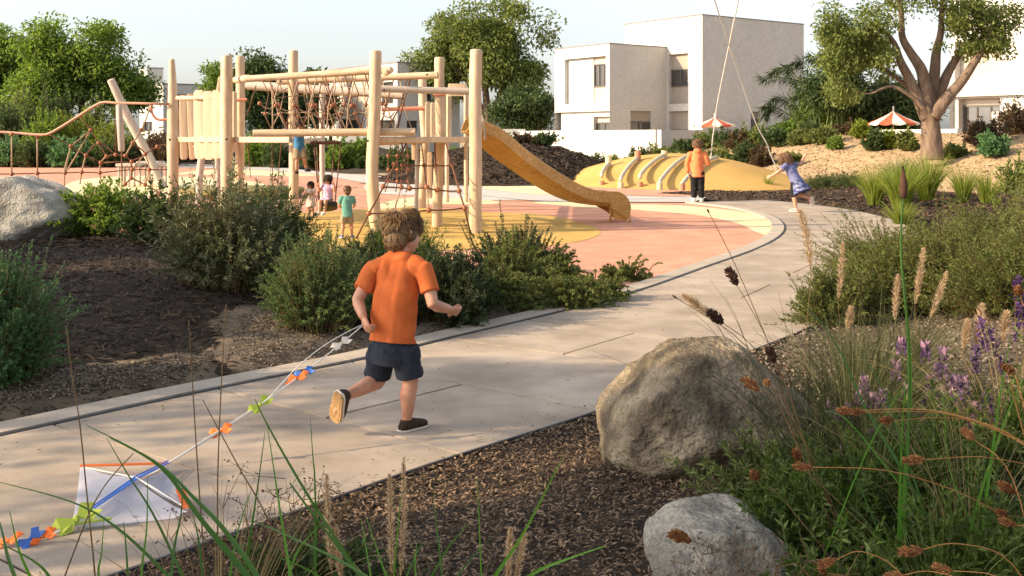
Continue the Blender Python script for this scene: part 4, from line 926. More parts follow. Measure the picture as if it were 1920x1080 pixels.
# ------------------------------------------------------------------ vegetation builders
from mathutils import noise as mnoise
def unit(a): return a / (np.linalg.norm(a, axis=-1, keepdims=True) + 1e-9)
def leafarr(pos, d, nr, L, W, fold=.25):
    d = unit(d); s = unit(np.cross(d, nr)); n2 = np.cross(s, d); L = np.broadcast_to(np.asarray(L, float), (len(pos),))[:, None]; W = np.broadcast_to(np.asarray(W, float), (len(pos),))[:, None]
    mid = pos + d * L * .45 + n2 * W * fold
    Vt = np.stack([pos, mid - s * W / 2, pos + d * L - n2 * L * .08, mid + s * W / 2], 1).reshape(-1, 3)
    b = (np.arange(len(pos)) * 4)[:, None]
    return Vt, np.concatenate([b + [0, 3, 2], b + [0, 2, 1]], 0)
def rnd_dir(r, n): return unit(r.normal(size=(n, 3)))
def stalks(paths, r0, r1, k=3):
    """many thin tapered tubes at once; paths (N,m,3)"""
    paths = np.asarray(paths, float); N, m, _ = paths.shape
    t = unit(np.gradient(paths, axis=1)); a = np.zeros_like(t); a[..., 0] = 1; u = unit(np.cross(t, a + .01)); w = np.cross(t, u)
    rad = np.linspace(1, 0, m)[None, :, None] * (np.asarray(r0, float).reshape(-1, 1, 1) - r1) + r1
    rings = [paths + (u * math.cos(2 * PI * q / k) + w * math.sin(2 * PI * q / k)) * rad for q in range(k)]
    Vt = np.stack(rings, 2).reshape(-1, 3)
    i = np.arange(N)[:, None, None] * (m * k) + np.arange(m - 1)[None, :, None] * k + np.arange(k)[None, None, :]
    j = i - np.arange(k)[None, None, :] + (np.arange(k)[None, None, :] + 1) % k
    return Vt, np.stack([i, j, j + k, i + k], -1).reshape(-1, 4)
def ribbons(paths, W, taper=True, up=None, fold=0):
    paths = np.asarray(paths, float); N, m, _ = paths.shape; t = unit(np.gradient(paths, axis=1))
    if up is None: up = np.zeros((N, 1, 3)); up[..., 2] = 1
    s = unit(np.cross(t, up + .02)); f = np.sin(np.linspace(.12, 1, m) * PI * .96 + .05) ** .7 if taper == 'leaf' else np.linspace(1, .06, m) ** .8
    w = np.asarray(W, float).reshape(-1, 1, 1) * f[None, :, None] / 2
    nrm = np.cross(s, t)
    Vt = np.stack([paths - s * w + nrm * w * fold, paths, paths + s * w + nrm * w * fold], 2).reshape(-1, 3)
    i = np.arange(N)[:, None] * (m * 3) + np.arange(m - 1)[None, :] * 3; i = i.ravel()
    F1 = np.stack([i, i + 1, i + 4, i + 3], -1); F2 = np.stack([i + 1, i + 2, i + 5, i + 4], -1)
    return Vt, np.concatenate([F1, F2], 0)

def tree(lab, base, trunk, blobs, ncl, nlf, leaf, cr, lm, bm, seed, group=None, name='tree', rlimb=.05, spread=1.0, extra=()):
    """trunk: polylines [(x,y,z,r)..]; blobs: crown ellipsoids (cx,cy,cz,rx,ry,rz,weight)"""
    r = np.random.default_rng(seed); root = thing(name, lab, 'tree', base, group); mb = MB(); nodes = []; nr_ = []
    for tr in trunk:
        pts = crom([p[:3] for p in tr], 5); rr = np.interp(np.linspace(0, len(tr) - 1, len(pts)), range(len(tr)), [p[3] for p in tr])
        mb.tube(pts, list(rr), 10); lo_ = 0 if len(trunk) > 1 else int(len(pts) * .35)
        for p, q in zip(pts[lo_:], rr[lo_:]): nodes.append(np.array(p)); nr_.append(q)
    wts = np.array([b[6] for b in blobs], float); wts /= wts.sum(); cl = []
    while len(cl) < ncl:
        b = blobs[r.choice(len(blobs), p=wts)]; v = r.normal(size=3); v /= np.linalg.norm(v); v *= r.random() ** (1 / 2.6)
        c_ = V((b[0] + v[0] * b[3], b[1] + v[1] * b[4], b[2] + v[2] * b[5]))
        if mnoise.noise(c_ * (1.5 / (cr * 2)) + V((seed, 0, 0))) < .0 or (mnoise.noise(c_ * (.55 / (cr * 2)) + V((0, seed, 0))) < -.14): continue
        cl.append(list(c_))
    cl = np.array(cl); nd = np.array(nodes); order = np.argsort(np.min(np.linalg.norm(cl[:, None] - nd[None], axis=2), 1))
    nodes = list(nd); nlimb = int(ncl * .55)
    for q, ci in enumerate(order):
        if q >= nlimb and q % 2: continue
        c = cl[ci]; A = np.array(nodes); dv = c - A; dist = np.linalg.norm(dv, axis=1) + np.maximum(0, -dv[:, 2]) * 1.5
        k = int(np.argmin(dist)); p = A[k]; L = np.linalg.norm(c - p)
        if L < .15: continue
        r0 = min(nr_[k] * .62, .012 + rlimb * .35 * L); mid1 = p + (c - p) * .35 + np.array([0, 0, .06 * L]) + r.normal(size=3) * .06 * L; mid2 = p + (c - p) * .7 + np.array([0, 0, .07 * L]) + r.normal(size=3) * .06 * L
        mb.tube([V(p), V(mid1), V(mid2), V(c)], [r0, r0 * .75, r0 * .5, r0 * .22], 6)
        for w_, f in ((mid1, .75), (mid2, .5), (c, .3)): nodes.append(w_); nr_.append(max(r0 * f, .012))
    mb.build('trunk', M[bm], root, True)
    n = nlf; sz = r.uniform(.6, 1.25, ncl); idx = np.repeat(np.arange(ncl), n); g = r.normal(size=(ncl * n, 3)); g = g * np.minimum(1, 1.9 / (np.linalg.norm(g, axis=1, keepdims=True) + 1e-6))
    pos = cl[idx] + g * (cr * sz[idx])[:, None] * np.array([1, 1, .62]) * .62
    cen_ = np.mean(cl, 0); out = unit(cl[idx] - cen_); d = rnd_dir(r, len(pos)) + out * .5 * spread + np.array([0, 0, -.25]); nrm = rnd_dir(r, len(pos)) * .7 + np.array([0, 0, .8])
    Vt, Fc = leafarr(pos, d, nrm, r.uniform(.7, 1.25, len(pos)) * leaf[0], r.uniform(.7, 1.25, len(pos)) * leaf[1])
    link('crown', npmesh('crown', Vt, Fc), M[lm], root); return root

def shrub(lab, base, rx, h, nst, nlf, leaf, lm, seed, name='shrub', cat='shrub', group=None, ry=None, up=.45, start=.05, lean=(0, 0), tipsize=1.0, flat=0, flowers=None, hf=None, lobes=0, stem='stem_br', zoff=0, droop=.0, thick=.004, foot=.5):
    """stems fan out from the base to an uneven dome, leaves along them"""
    r = np.random.default_rng(seed); ry = ry or rx; root = thing(name, lab, cat, base, group); bx, by, bz = base
    a = r.uniform(0, 2 * PI, nst); q = r.random(nst) ** .55
    lob = np.ones(nst)
    if lobes: 
        for _ in range(lobes): c0 = r.uniform(0, 2 * PI); lob += .42 * np.exp(-((np.angle(np.exp(1j * (a - c0)))) / .35) ** 2) * r.uniform(-.8, 1)
    k = r.uniform(.62, 1.08, nst) * lob * np.where(r.random(nst) < .07, 1.22, 1) * (1 + .22 * np.sin(a * 3 + q * 5 + seed) * np.sin(q * 7 + seed * 1.7))
    ex = np.cos(a) * q * rx * k + lean[0]; ey = np.sin(a) * q * ry * k + lean[1]; ez = h * (.10 + .90 * np.clip(1 - q ** 2.4, 0, 1) ** .62) * k
    E = np.stack([ex, ey, ez], -1); S = np.stack([ex * foot, ey * foot, np.zeros(nst)], -1)
    m = 6; t = np.linspace(0, 1, m)[None, :, None]
    C = S + (E - S) * np.array([.42, .42, 1 - up]) + np.array([0, 0, up * .35])[None] * h
    pth = S[:, None] * (1 - t) ** 2 + 2 * C[:, None] * t * (1 - t) + E[:, None] * t * t
    pth[..., 2] -= droop * h * (t[..., 0] ** 3)
    pth += np.array([bx, by, 0])
    if hf is not None: z0 = np.asarray(hf(pth[:, 0, 0], pth[:, 0, 1])); pth[..., 2] += z0[:, None]
    else: pth[..., 2] += bz
    pth[..., 2] += zoff
    Vt, Fc = stalks(pth, np.full(nst, thick), .001, 3); link('stems', npmesh('stems', Vt, Fc), M[stem], root)
    ti = start + (1 - start) * r.random((nst, nlf)) ** .8; x = ti * (m - 1); i0 = np.clip(x.astype(int), 0, m - 2); f = (x - i0)[..., None]
    si = np.arange(nst)[:, None]; p0 = pth[si, i0]; p1 = pth[si, i0 + 1]; pos = (p0 + (p1 - p0) * f).reshape(-1, 3); tg = unit((p1 - p0).reshape(-1, 3))
    d = tg * .75 + rnd_dir(r, len(pos)) * .75; nrm = rnd_dir(r, len(pos)) + np.array([0, 0, .6]); sz = r.uniform(.65, 1.25, len(pos)) * (1 - (1 - tipsize) * ti.ravel())
    Vt, Fc = leafarr(pos, d, nrm, leaf[0] * sz, leaf[1] * sz); link('foliage', npmesh('foliage', Vt, Fc), M[lm], root)
    if flowers:
        fm, nf, fs_ = flowers; sel = r.choice(nst, min(nf, nst), replace=False); tip = pth[sel, -1]; tip = np.repeat(tip, 9, 0) + r.normal(size=(len(sel) * 9, 3)) * fs_ * .7
        Vt, Fc = leafarr(tip, rnd_dir(r, len(tip)) + [0, 0, .5], rnd_dir(r, len(tip)), fs_, fs_ * .7); tag(link('flowers', npmesh('flowers', Vt, Fc), M[fm], root), kind='stuff')
    return root

def tuft(lab, base, n, h, spread, w, lm, seed, name='grass_tuft', cat='grass', group=None, hf=None, bend=.5):
    r = np.random.default_rng(seed); root = thing(name, lab, cat, base, group); a = r.uniform(0, 2 * PI, n); q = r.random(n) ** .6; L = h * r.uniform(.6, 1.1, n)
    m = 6; t = np.linspace(0, 1, m)[None, :]; out = spread * q; bx = np.cos(a) * out * .3; by = np.sin(a) * out * .3
    X = bx[:, None] + np.cos(a)[:, None] * out[:, None] * t ** 1.8; Y = by[:, None] + np.sin(a)[:, None] * out[:, None] * t ** 1.8; Z = L[:, None] * (t - bend * q[:, None] * t ** 3 * .55)
    pth = np.stack([X, Y, Z], -1) + np.array(base)[None, None]
    if hf is not None: pth[..., 2] += np.asarray(hf(pth[:, 0, 0], pth[:, 0, 1]))[:, None] - base[2]
    Vt, Fc = ribbons(pth, w * r.uniform(.7, 1.3, n), up=rnd_dir(r, n)[:, None] + np.array([0, 0, .3])); link('blades', npmesh('blades', Vt, Fc), M[lm], root); return root

# ---- trees
def B(px, py, d, rx, rz, ry=None, w=1): c = Q(px, py, d); return (c.x, c.y, c.z, rx * d / F, (ry or rx) * d / F, rz * d / F, w)
def T(pts, d): return [(*Q(x, y, d), w * d / F / 2) for x, y, w in pts]
d = 66; tree('large fresh green tree at the upper left beyond the bent rail', V((-26.6, d, 0)), [T([(148, 330, 15), (150, 250, 13), (155, 170, 8)], d), T([(150, 265, 9), (110, 200, 6), (90, 140, 4)], d), T([(152, 260, 9), (190, 200, 6), (215, 150, 4)], d)],
     [B(100, 110, d, 62, 75, w=1.4), B(165, 95, d, 60, 62, w=1.2), B(215, 130, d, 48, 62, w=1), B(130, 190, d, 90, 40, w=1), B(250, 175, d, 24, 40, w=.4), B(65, 175, d, 40, 45, w=.6)], 270, 120, (.29, .135), .95, 'lf_bright', 'bark', 101)
d = 74; tree('bright green tree cut by the left edge of the view', V((-35, d, 0)), [T([(5, 330, 13), (8, 200, 7)], d)], [B(0, 140, d, 50, 85), B(30, 190, d, 32, 40, w=.5), B(-40, 150, d, 60, 80)], 180, 110, (.32, .15), 1.0, 'lf_bright', 'bark', 102)
d = 76; tree('big round olive green tree left of the white house', V((-1.5, d, 0)), [T([(915, 320, 24), (916, 250, 20), (912, 190, 14), (905, 110, 8)], d), T([(916, 235, 14), (940, 170, 9), (965, 110, 6)], d), T([(914, 225, 12), (880, 160, 8), (850, 120, 5)], d), T([(917, 240, 10), (955, 200, 6), (990, 150, 4)], d)],
     [B(880, 62, d, 70, 60, w=1.2), B(955, 48, d, 68, 55, w=1.2), B(910, 110, d, 92, 58, w=1.4), B(995, 60, d, 44, 44, w=.7), B(835, 110, d, 62, 38, w=.8), B(850, 150, d, 45, 30, w=.5), B(970, 145, d, 40, 30, w=.5)], 270, 120, (.32, .155), 1.05, 'lf_olive', 'bark', 103)
d = 71; tree('dark multi stemmed bushy tree under the big round tree beside the white house', V((.6, d, 0)), [T([(985, 310, 9), (990, 220, 5)], d), T([(980, 310, 8), (960, 220, 5)], d), T([(990, 310, 7), (1012, 225, 4)], d)], [B(985, 200, d, 50, 48), B(960, 225, d, 42, 30, w=.6), B(1010, 200, d, 30, 40, w=.6)], 110, 75, (.28, .13), .8, 'lf_dark', 'bark_dk', 104)
d = 72; tree('dark green tree seen behind the upper logs of the frame', V((-15.7, d, 0)), [T([(505, 330, 12), (505, 200, 7)], d), T([(505, 260, 8), (540, 190, 5)], d)], [B(490, 150, d, 45, 50), B(530, 145, d, 45, 42), B(505, 205, d, 60, 40, w=1), B(560, 190, d, 28, 34, w=.4)], 200, 110, (.30, .145), 1.0, 'lf_dark', 'bark_dk', 105)
d = 78; tree('small green tree top peeking out left of the twin posts', V((-21, d, 0)), [T([(408, 330, 10), (408, 190, 5)], d)], [B(412, 150, d, 22, 28), B(408, 190, d, 30, 30)], 60, 70, (.34, .16), .8, 'lf_bright', 'bark_dk', 106)
d = 80; tree('distant dark tree behind the far house and the rope bridge', V((-14, d, 0)), [T([(620, 330, 9), (620, 200, 5)], d)], [B(610, 170, d, 38, 42), B(590, 205, d, 40, 35)], 90, 70, (.38, .18), 1.0, 'lf_dark', 'bark_dk', 107)
# forked tree on the sand bank
d = 32; bz = float(h_sand(12.5, 32.0))
TR = [T([(1747, 300, 45), (1747, 275, 39), (1745, 240, 34), (1743, 215, 31)], d),
      T([(1738, 222, 26), (1724, 190, 22), (1706, 150, 18), (1688, 115, 15), (1676, 80, 10), (1650, 50, 6)], d),
      T([(1742, 215, 28), (1735, 165, 24), (1727, 130, 20), (1708, 100, 16), (1692, 70, 13), (1690, 30, 10), (1682, -30, 6)], d),
      T([(1744, 200, 22), (1752, 140, 20), (1756, 95, 16), (1764, 60, 12), (1766, 10, 8), (1770, -50, 5)], d + .4),
      T([(1750, 220, 24), (1775, 185, 22), (1805, 150, 18), (1830, 112, 14), (1846, 85, 9), (1862, 50, 5)], d - .3),
      T([(1748, 215, 20), (1765, 165, 20), (1782, 128, 16), (1800, 100, 12), (1825, 70, 8), (1850, 30, 5)], d + .5),
      T([(1733, 205, 10), (1715, 185, 8), (1672, 162, 6), (1630, 176, 3), (1600, 170, 2)], d - .4),
      T([(1724, 180, 11), (1680, 145, 8), (1650, 125, 6), (1612, 108, 4), (1595, 90, 3)], d + .3)]
tree('large forked tree with a thick grey trunk on the sand bank at the right', V((12.5, d, bz)), TR,
     [B(1740, 60, d, 60, 30, w=.5), B(1560, 80, d, 30, 60, w=.6), B(1590, 50, d, 52, 60, w=1.1), B(1580, 120, d, 40, 45, w=.9), B(1640, 100, d, 45, 40, w=.6), B(1690, 20, d, 80, 45, w=1.1), B(1775, 15, d, 75, 50, w=1.1), B(1850, 40, d, 60, 42, w=1.0), B(1880, 80, d, 40, 26, w=.45), B(1835, 92, d, 40, 14, w=.25), B(1600, 165, d, 44, 32, w=.5), B(1700, -90, d, 150, 75, w=1.5), B(1655, 140, d, 30, 14, w=.2)], 470, 52, (.125, .066), .36, 'lf_olive', 'bark', 108, rlimb=.045)
# feathery palm and bamboo left of it
pal = thing('feathery_palm', 'feathery palm with drooping fronds in front of the white house side', 'palm', V((13.2, 50, .6))); r = np.random.default_rng(5)
d = 48
fr_px = [[(1535, 250), (1520, 190), (1490, 150), (1430, 146)], [(1535, 250), (1510, 170), (1475, 128), (1446, 136)], [(1540, 250), (1525, 150), (1505, 115), (1478, 124)], [(1535, 250), (1500, 205), (1465, 182), (1432, 200)], [(1530, 250), (1490, 222), (1450, 200), (1434, 216)], [(1545, 250), (1545, 160), (1540, 115), (1520, 105)], [(1548, 250), (1560, 170), (1575, 135), (1600, 130)], [(1550, 250), (1575, 195), (1600, 175), (1630, 185)], [(1540, 250), (1535, 190), (1515, 170), (1490, 180)], [(1552, 250), (1590, 220), (1620, 205), (1650, 215)]]
for k, fp in enumerate(fr_px):
    dd = d + r.uniform(-1.2, 1.2); sp_ = np.array([tuple(v) for v in crom([Q(x, y, dd) for x, y in fp], 14)]); n = len(sp_); t = np.linspace(0, 1, n)
    pos = np.repeat(sp_[10:], 6, 0); tg = np.repeat(unit(np.gradient(sp_, axis=0))[10:], 6, 0); sgn = np.tile([1, -1, 1, -1, 1, -1], n - 10)[:, None]
    side = unit(np.cross(tg, [0, 1, .2])) * sgn; dr = tg * .7 + side * r.uniform(.3, 1, (len(pos), 1)) + np.array([0, 0, -.75]) + r.normal(size=pos.shape) * .2
    Vt, Fc = leafarr(pos, dr, r.normal(size=pos.shape), r.uniform(.3, .62, len(pos)), .032)
    link('frond', npmesh('frond', Vt, Fc), M['lf_dark'], pal); V2, F2 = stalks(sp_[None], [.035], .01, 4); link('stem', npmesh('stem', V2, F2), M['stem_gr'], pal)
for k, (px, py, w_, h_, lm_, lab) in enumerate(((1570, 160, 46, 85, 'lf_dark', 'tall dark bamboo thicket between the palm and the forked tree'), (1650, 195, 50, 62, 'lf_dark', 'dark green thicket behind the larger parasol'), (1545, 215, 40, 48, 'lf_bright', 'bright green bush at the foot of the feathery palm'), (1705, 205, 36, 50, 'lf_dark', 'dark thicket directly behind the forked trunk'), (1610, 130, 34, 60, 'lf_olive', 'tall olive bamboo clump left behind the forked tree'))):
    dd = 47 + k * .8; c = Q(px, 258, dd); tree(lab, V((c.x, dd, 0)), [T([(px - 9, 290, 5), (px - 12, 160, 3)], dd), T([(px + 6, 290, 5), (px + 10, 150, 3)], dd), T([(px, 290, 5), (px, 140, 3)], dd)], [B(px, py, dd, w_, h_)], 85, 70, (.34, .075), .75, lm_, 'stem_gr', 120 + k, name='bamboo')
# trees standing left of the view, they shade the beds
def off_tree(lab, x, y, z0, z1, rx, ry, seed, ncl=130, lm='lf_olive'):
    zc = (z0 + z1) / 2; tree(lab, V((x, y, 0)), [[(x, y, -.05, .16), (x + .1, y, z0 * .7, .12), (x, y + .1, zc, .07)]], [(x, y, zc, rx, ry, (z1 - z0) / 2, 1)], ncl, 90, (.12, .065), .42, lm, 'bark', seed)
off_tree('young olive tree standing off to the left of the camera', -7.6, 2.2, 2.95, 4.25, 1.1, .85, 131, 300)
off_tree('fourth young olive tree off to the left, nearest the camera', -7.9, .95, 4.0, 5.1, 1.0, .8, 134, 60)
off_tree('sparse young tree off to the left shading the near path', -9.3, 3.7, 2.9, 4.7, 1.2, 1.1, 135, 44)
off_tree('second young olive tree off to the left beside the mulch bed', -8.6, 6.6, 1.0, 3.3, 1.2, 1.5, 132, 300)
off_tree('third young olive tree off to the left behind the boulder', -10.5, 9.2, 1.2, 3.7, 1.3, 1.5, 133, 300)

# ---- shrubs of the left bed
def PB(x, y, hf=None):
    p = P(x, y); 
    if hf is not None:
        for _ in range(6): z = float(hf(p.x, p.y)); p = P(x, y, z)
    return p
HL = h_left
shrub('small leaved green shrub with pink blossoms right of the left boulder', PB(200, 444, HL), .62, .60, 460, 34, (.055, .024), 'lf_bright', 201, hf=HL, flowers=('pinkflower', 12, .035), lobes=5)
shrub('dark green shrub with peach blossoms in front of the tall left post', PB(298, 452, HL), .52, .52, 380, 32, (.05, .022), 'lf_dark', 202, hf=HL, flowers=('pinkflower', 26, .036), lobes=4)
shrub('large silver green upright shrub in the middle of the left bed', PB(425, 552, HL), .58, .74, 820, 44, (.046, .011), 'lf_silver', 203, hf=HL, up=.3, lobes=6, start=.02)
shrub('dark green half of the tall shrub behind the silver one', PB(500, 515, HL), .60, .70, 700, 40, (.045, .011), 'lf_dark', 204, hf=HL, up=.3, lobes=6, start=.02)
shrub('feathery soft green shrub left of the running boy', PB(590, 618, HL), .46, .62, 950, 56, (.026, .0065), 'lf_feather', 205, hf=HL, up=.35, start=.02, lobes=4)
shrub('fresh green needle shrub behind the head of the running boy', PB(745, 562, HL), .60, .58, 700, 46, (.045, .008), 'lf_needle', 206, hf=HL, up=.3, start=.03, lobes=5)
shrub('deep green shrub in the shade left behind the running boy', PB(665, 592, HL), .42, .50, 420, 44, (.04, .009), 'lf_deep', 207, hf=HL, up=.3, lobes=3)
shrub('dark spreading shrub right behind the boy in orange', PB(845, 600, HL), .46, .50, 560, 44, (.04, .011), 'lf_deep', 208, hf=HL, up=.3, lobes=4)
shrub('dark upright conifer like shrub in front of the slide', PB(962, 530, HL), .50, .56, 330, 150, (.032, .010), 'lf_deep', 209, hf=HL, up=.75, start=.05, lobes=6, tipsize=.8)
shrub('small dark conifer tuft at the right tip of the upright dark shrub', PB(1038, 520, HL), .22, .34, 34, 90, (.03, .010), 'lf_brown', 210, hf=HL, up=.8, start=.1)
def juniper(lab, px, py, rx, h, n, seed, lm='lf_juniper'):
    return shrub(lab, PB(px, py, HL), rx, h, n, 60, (.024, .010), lm, seed, name='juniper', hf=HL, up=.12, start=.25, lobes=6, droop=.15, ry=rx * .6)
juniper('spreading juniper nearest the path right of the boy in orange', 930, 592, .44, .34, 330, 211)
juniper('light green juniper cushion under the dark conifer shrub', 960, 550, .42, .44, 330, 212)
juniper('middle spreading juniper leaning over the kerb', 1065, 568, .46, .36, 330, 213)
juniper('low juniper filling between the middle spray and the farthest spray', 1118, 558, .40, .32, 260, 216)
juniper('juniper on the playground side behind the middle spray', 1030, 535, .42, .36, 260, 217)
juniper('farthest low juniper spray reaching over the kerb onto the path', 1172, 536, .32, .27, 170, 214)
shrub('cool green fine leaved mound at the left edge beside the mulch', PB(-8, 722, HL), .36, .66, 1300, 50, (.019, .009), 'lf_mint', 215, hf=HL, up=.3, start=.03, lobes=4, ry=.45)
# right middle bed
HF = h_fore
for k, (px, py, rx, h, lab) in enumerate(((1560, 606, .44, .42, 'low rosemary mound leaning over the path edge'), (1670, 588, .62, .54, 'rosemary mound in the middle right bed behind the tan plumes'), (1790, 578, .8, .62, 'rosemary mound behind the purple salvia'), (1930, 585, .85, .62, 'rosemary mound at the right edge of the view'), (1670, 520, .70, .46, 'small rosemary mound at the back of the right bed beside the path'), (1800, 515, .90, .52, 'broad rosemary mound at the back in front of the bright grasses'), (1905, 510, 1.0, .60, 'dark rosemary mound at the back by the right edge'))):
    shrub(lab, PB(px, py, HF), rx, h, int(860 * rx / .7), 46, (.032, .008), 'lf_rose', 230 + k, name='rosemary', hf=HF, up=.3, start=.02, lobes=6)
# far right bed grasses
HR = h_far
for k, (px, py, n, h, sp_, lm_, lab) in enumerate(((1640, 386, 260, .75, .55, 'lf_lime', 'bright grass tuft, left one of the large clump in the far bed'), (1690, 392, 300, .80, .6, 'lf_lime', 'bright grass tuft, lowest of the clump, behind the cattail'), (1738, 382, 300, .85, .6, 'lf_lime', 'bright grass tuft, right one of the large clump in the far bed'), (1690, 372, 260, .8, .55, 'blade', 'greener grass tuft at the back of the large clump'), (1806, 376, 170, .62, .42, 'lf_lime', 'single bright grass tuft right of the large clump'), (1850, 380, 150, .55, .4, 'lf_lime', 'single bright grass tuft nearest the right pink path'), (1690, 428, 130, .42, .4, 'lf_lime', 'small yellow green grass tuft at the path edge'), (1868, 400, 30, .22, .16, 'lf_lime', 'tiny lime tuft alone on the far mulch'), (1906, 408, 24, .2, .14, 'lf_lime', 'tiny lime tuft at the right edge of the far mulch'), (1440, 356, 60, .40, .28, 'lf_lime', 'lime tuft in front of the yellow mound'))):
    tuft(lab, PB(px, py, HR), int(n * 1.7), h * 1.2, sp_ * .85, .013, lm_, 250 + k, hf=HR, bend=.28)
for k, (px, py, w_, h_) in enumerate(((1545, 356, .7, .45), (1590, 358, .75, .5))): shrub(('dark feathery low shrub, left of two, behind the running girl', 'dark feathery low shrub, right of two, beside the bright grass')[k], PB(px, py, HR), w_, h_, 300, 26, (.06, .012), 'lf_dark', 270 + k, up=.4)
# sand bank shrubs
def ps(px, py, d): 
    c = Q(px, py, d); return V((c.x, d, float(h_sand(c.x, d))))
bank = [(1205, 280, 46, 30, 22, 'lf_dark', 'dark shrub on the crest directly left above the middle ribs'), (1240, 274, 47, 30, 20, 'lf_olive', 'olive shrub on the crest under the corner of the garden wall'), (1285, 276, 46, 34, 22, 'lf_dark', 'dark shrub on the crest left of the hoodie boy head'), (1325, 274, 46, 32, 24, 'lf_juniper', 'pale shrub on the crest under the small parasol'), (1365, 276, 45, 32, 24, 'lf_dark', 'dark shrub on the crest right of the small parasol'), (1420, 272, 44, 32, 28, 'lf_olive', 'olive shrub on the crest left of the far door'), (1475, 262, 45, 32, 22, 'lf_bright', 'fresh green shrub on the crest under the palm fronds'), (1520, 262, 44, 30, 24, 'lf_dark', 'dark shrub on the crest below the feathery palm'), (1048, 292, 47, 18, 22, 'lf_brown', 'brownish shrub at the left end of the sand slope'), (1085, 290, 46, 24, 26, 'lf_juniper', 'olive shrub left on the sand slope below the gate wall'), (1112, 288, 45.5, 20, 24, 'lf_dark', 'dark shrub between olive shrubs left on the sand slope'), (1148, 276, 46, 26, 18, 'lf_olive', 'round olive shrub below the white garden wall'), (1182, 296, 42, 18, 22, 'lf_dark', 'dark shrub behind the first arched rib'), (1218, 292, 42, 22, 26, 'lf_brown', 'brown shrub behind the second arched rib'), (1262, 285, 43, 34, 24, 'lf_juniper', 'olive shrub behind the middle arched ribs'), (1300, 288, 42, 28, 22, 'lf_brown', 'brown green shrub beside the hoodie boy'), (1345, 285, 42, 32, 26, 'lf_juniper', 'pale green shrub just right of the hoodie boy'), (1398, 284, 41, 30, 30, 'lf_dark', 'dark leafy shrub above the right end of the yellow mound'), (1425, 292, 40, 26, 30, 'lf_brown', 'brownish shrub above the yellow mound, left of the running girl'), (1455, 270, 43, 34, 24, 'lf_dark', 'dark green shrub below the far door of the white house'), (1500, 272, 42, 26, 24, 'lf_juniper', 'olive shrub above the running girl on the bank top'), (1480, 292, 38, 20, 22, 'lf_juniper', 'small olive shrub right above the head of the running girl'), (1545, 268, 41, 30, 26, 'lf_juniper', 'olive shrub on the bank crest left of the lime bush'), (1565, 275, 39, 14, 16, 'lf_bright', 'little green tuft on the bank crest below the palm'), (1615, 258, 41, 24, 24, 'lf_lime', 'lime bush on the bank crest before the cream wall'), (1640, 276, 37, 22, 30, 'lf_dark', 'green shrub on the bank below the lime bush'), (1668, 274, 37, 20, 28, 'lf_lime', 'yellow green shrub left of the forked trunk'), (1700, 280, 36, 20, 30, 'lf_juniper', 'olive shrub touching the forked trunk on its left'), (1790, 284, 33, 26, 18, 'lf_olive', 'low olive shrub right of the forked trunk'), (1845, 272, 34, 42, 36, 'lf_brown', 'large brown purple shrub below the house at the right edge'), (1908, 268, 35, 36, 42, 'lf_brown', 'large brown purple shrub at the right edge'), (1862, 280, 31, 26, 28, 'lf_mint', 'round green shrub in front of the brown ones'), (1908, 316, 26, 40, 62, 'lf_juniper', 'big olive shrub cut by the right edge on the sand bank'), (1385, 270, 44, 26, 24, 'lf_brown', 'brown shrub on the crest under the garden wall'), (1590, 262, 43, 22, 18, 'lf_brown', 'thin brown shrub on the crest left of the lime bush')]
for k, (px, py, d, wpx, hpx, lm_, lab) in enumerate(bank):
    b = ps(px, py, d); s = d / F; shrub(lab, b, wpx * s, hpx * s * 1.15, 150, 26, (.13, .045), lm_, 300 + k, up=.35, start=.03, lobes=5, thick=.008)
for px, py, d, rr, mm, lab in ((1484, 285, 34, 8, 'redrock', 'red rock on the sand bank behind the running girl'), (1512, 282, 34, 4, 'stone', 'small pale stone beside the red rock'), (1290, 300, 40, 5, 'stone', 'small pale stone low on the sand bank')):
    b = ps(px, py, d); R = rr * d / F; o = thing('rock', lab, 'rock', b); mbk = MB().ball(b + V((0, 0, R * .5)), (R * 1.1, R, R), 9, 7); rr_ = random.Random(px)
    mbk.v = [tuple(V(v) + V((rr_.uniform(-.15, .15), rr_.uniform(-.15, .15), rr_.uniform(-.15, .15))) * R) for v in mbk.v]; mbk.build('stone', M[mm], o)
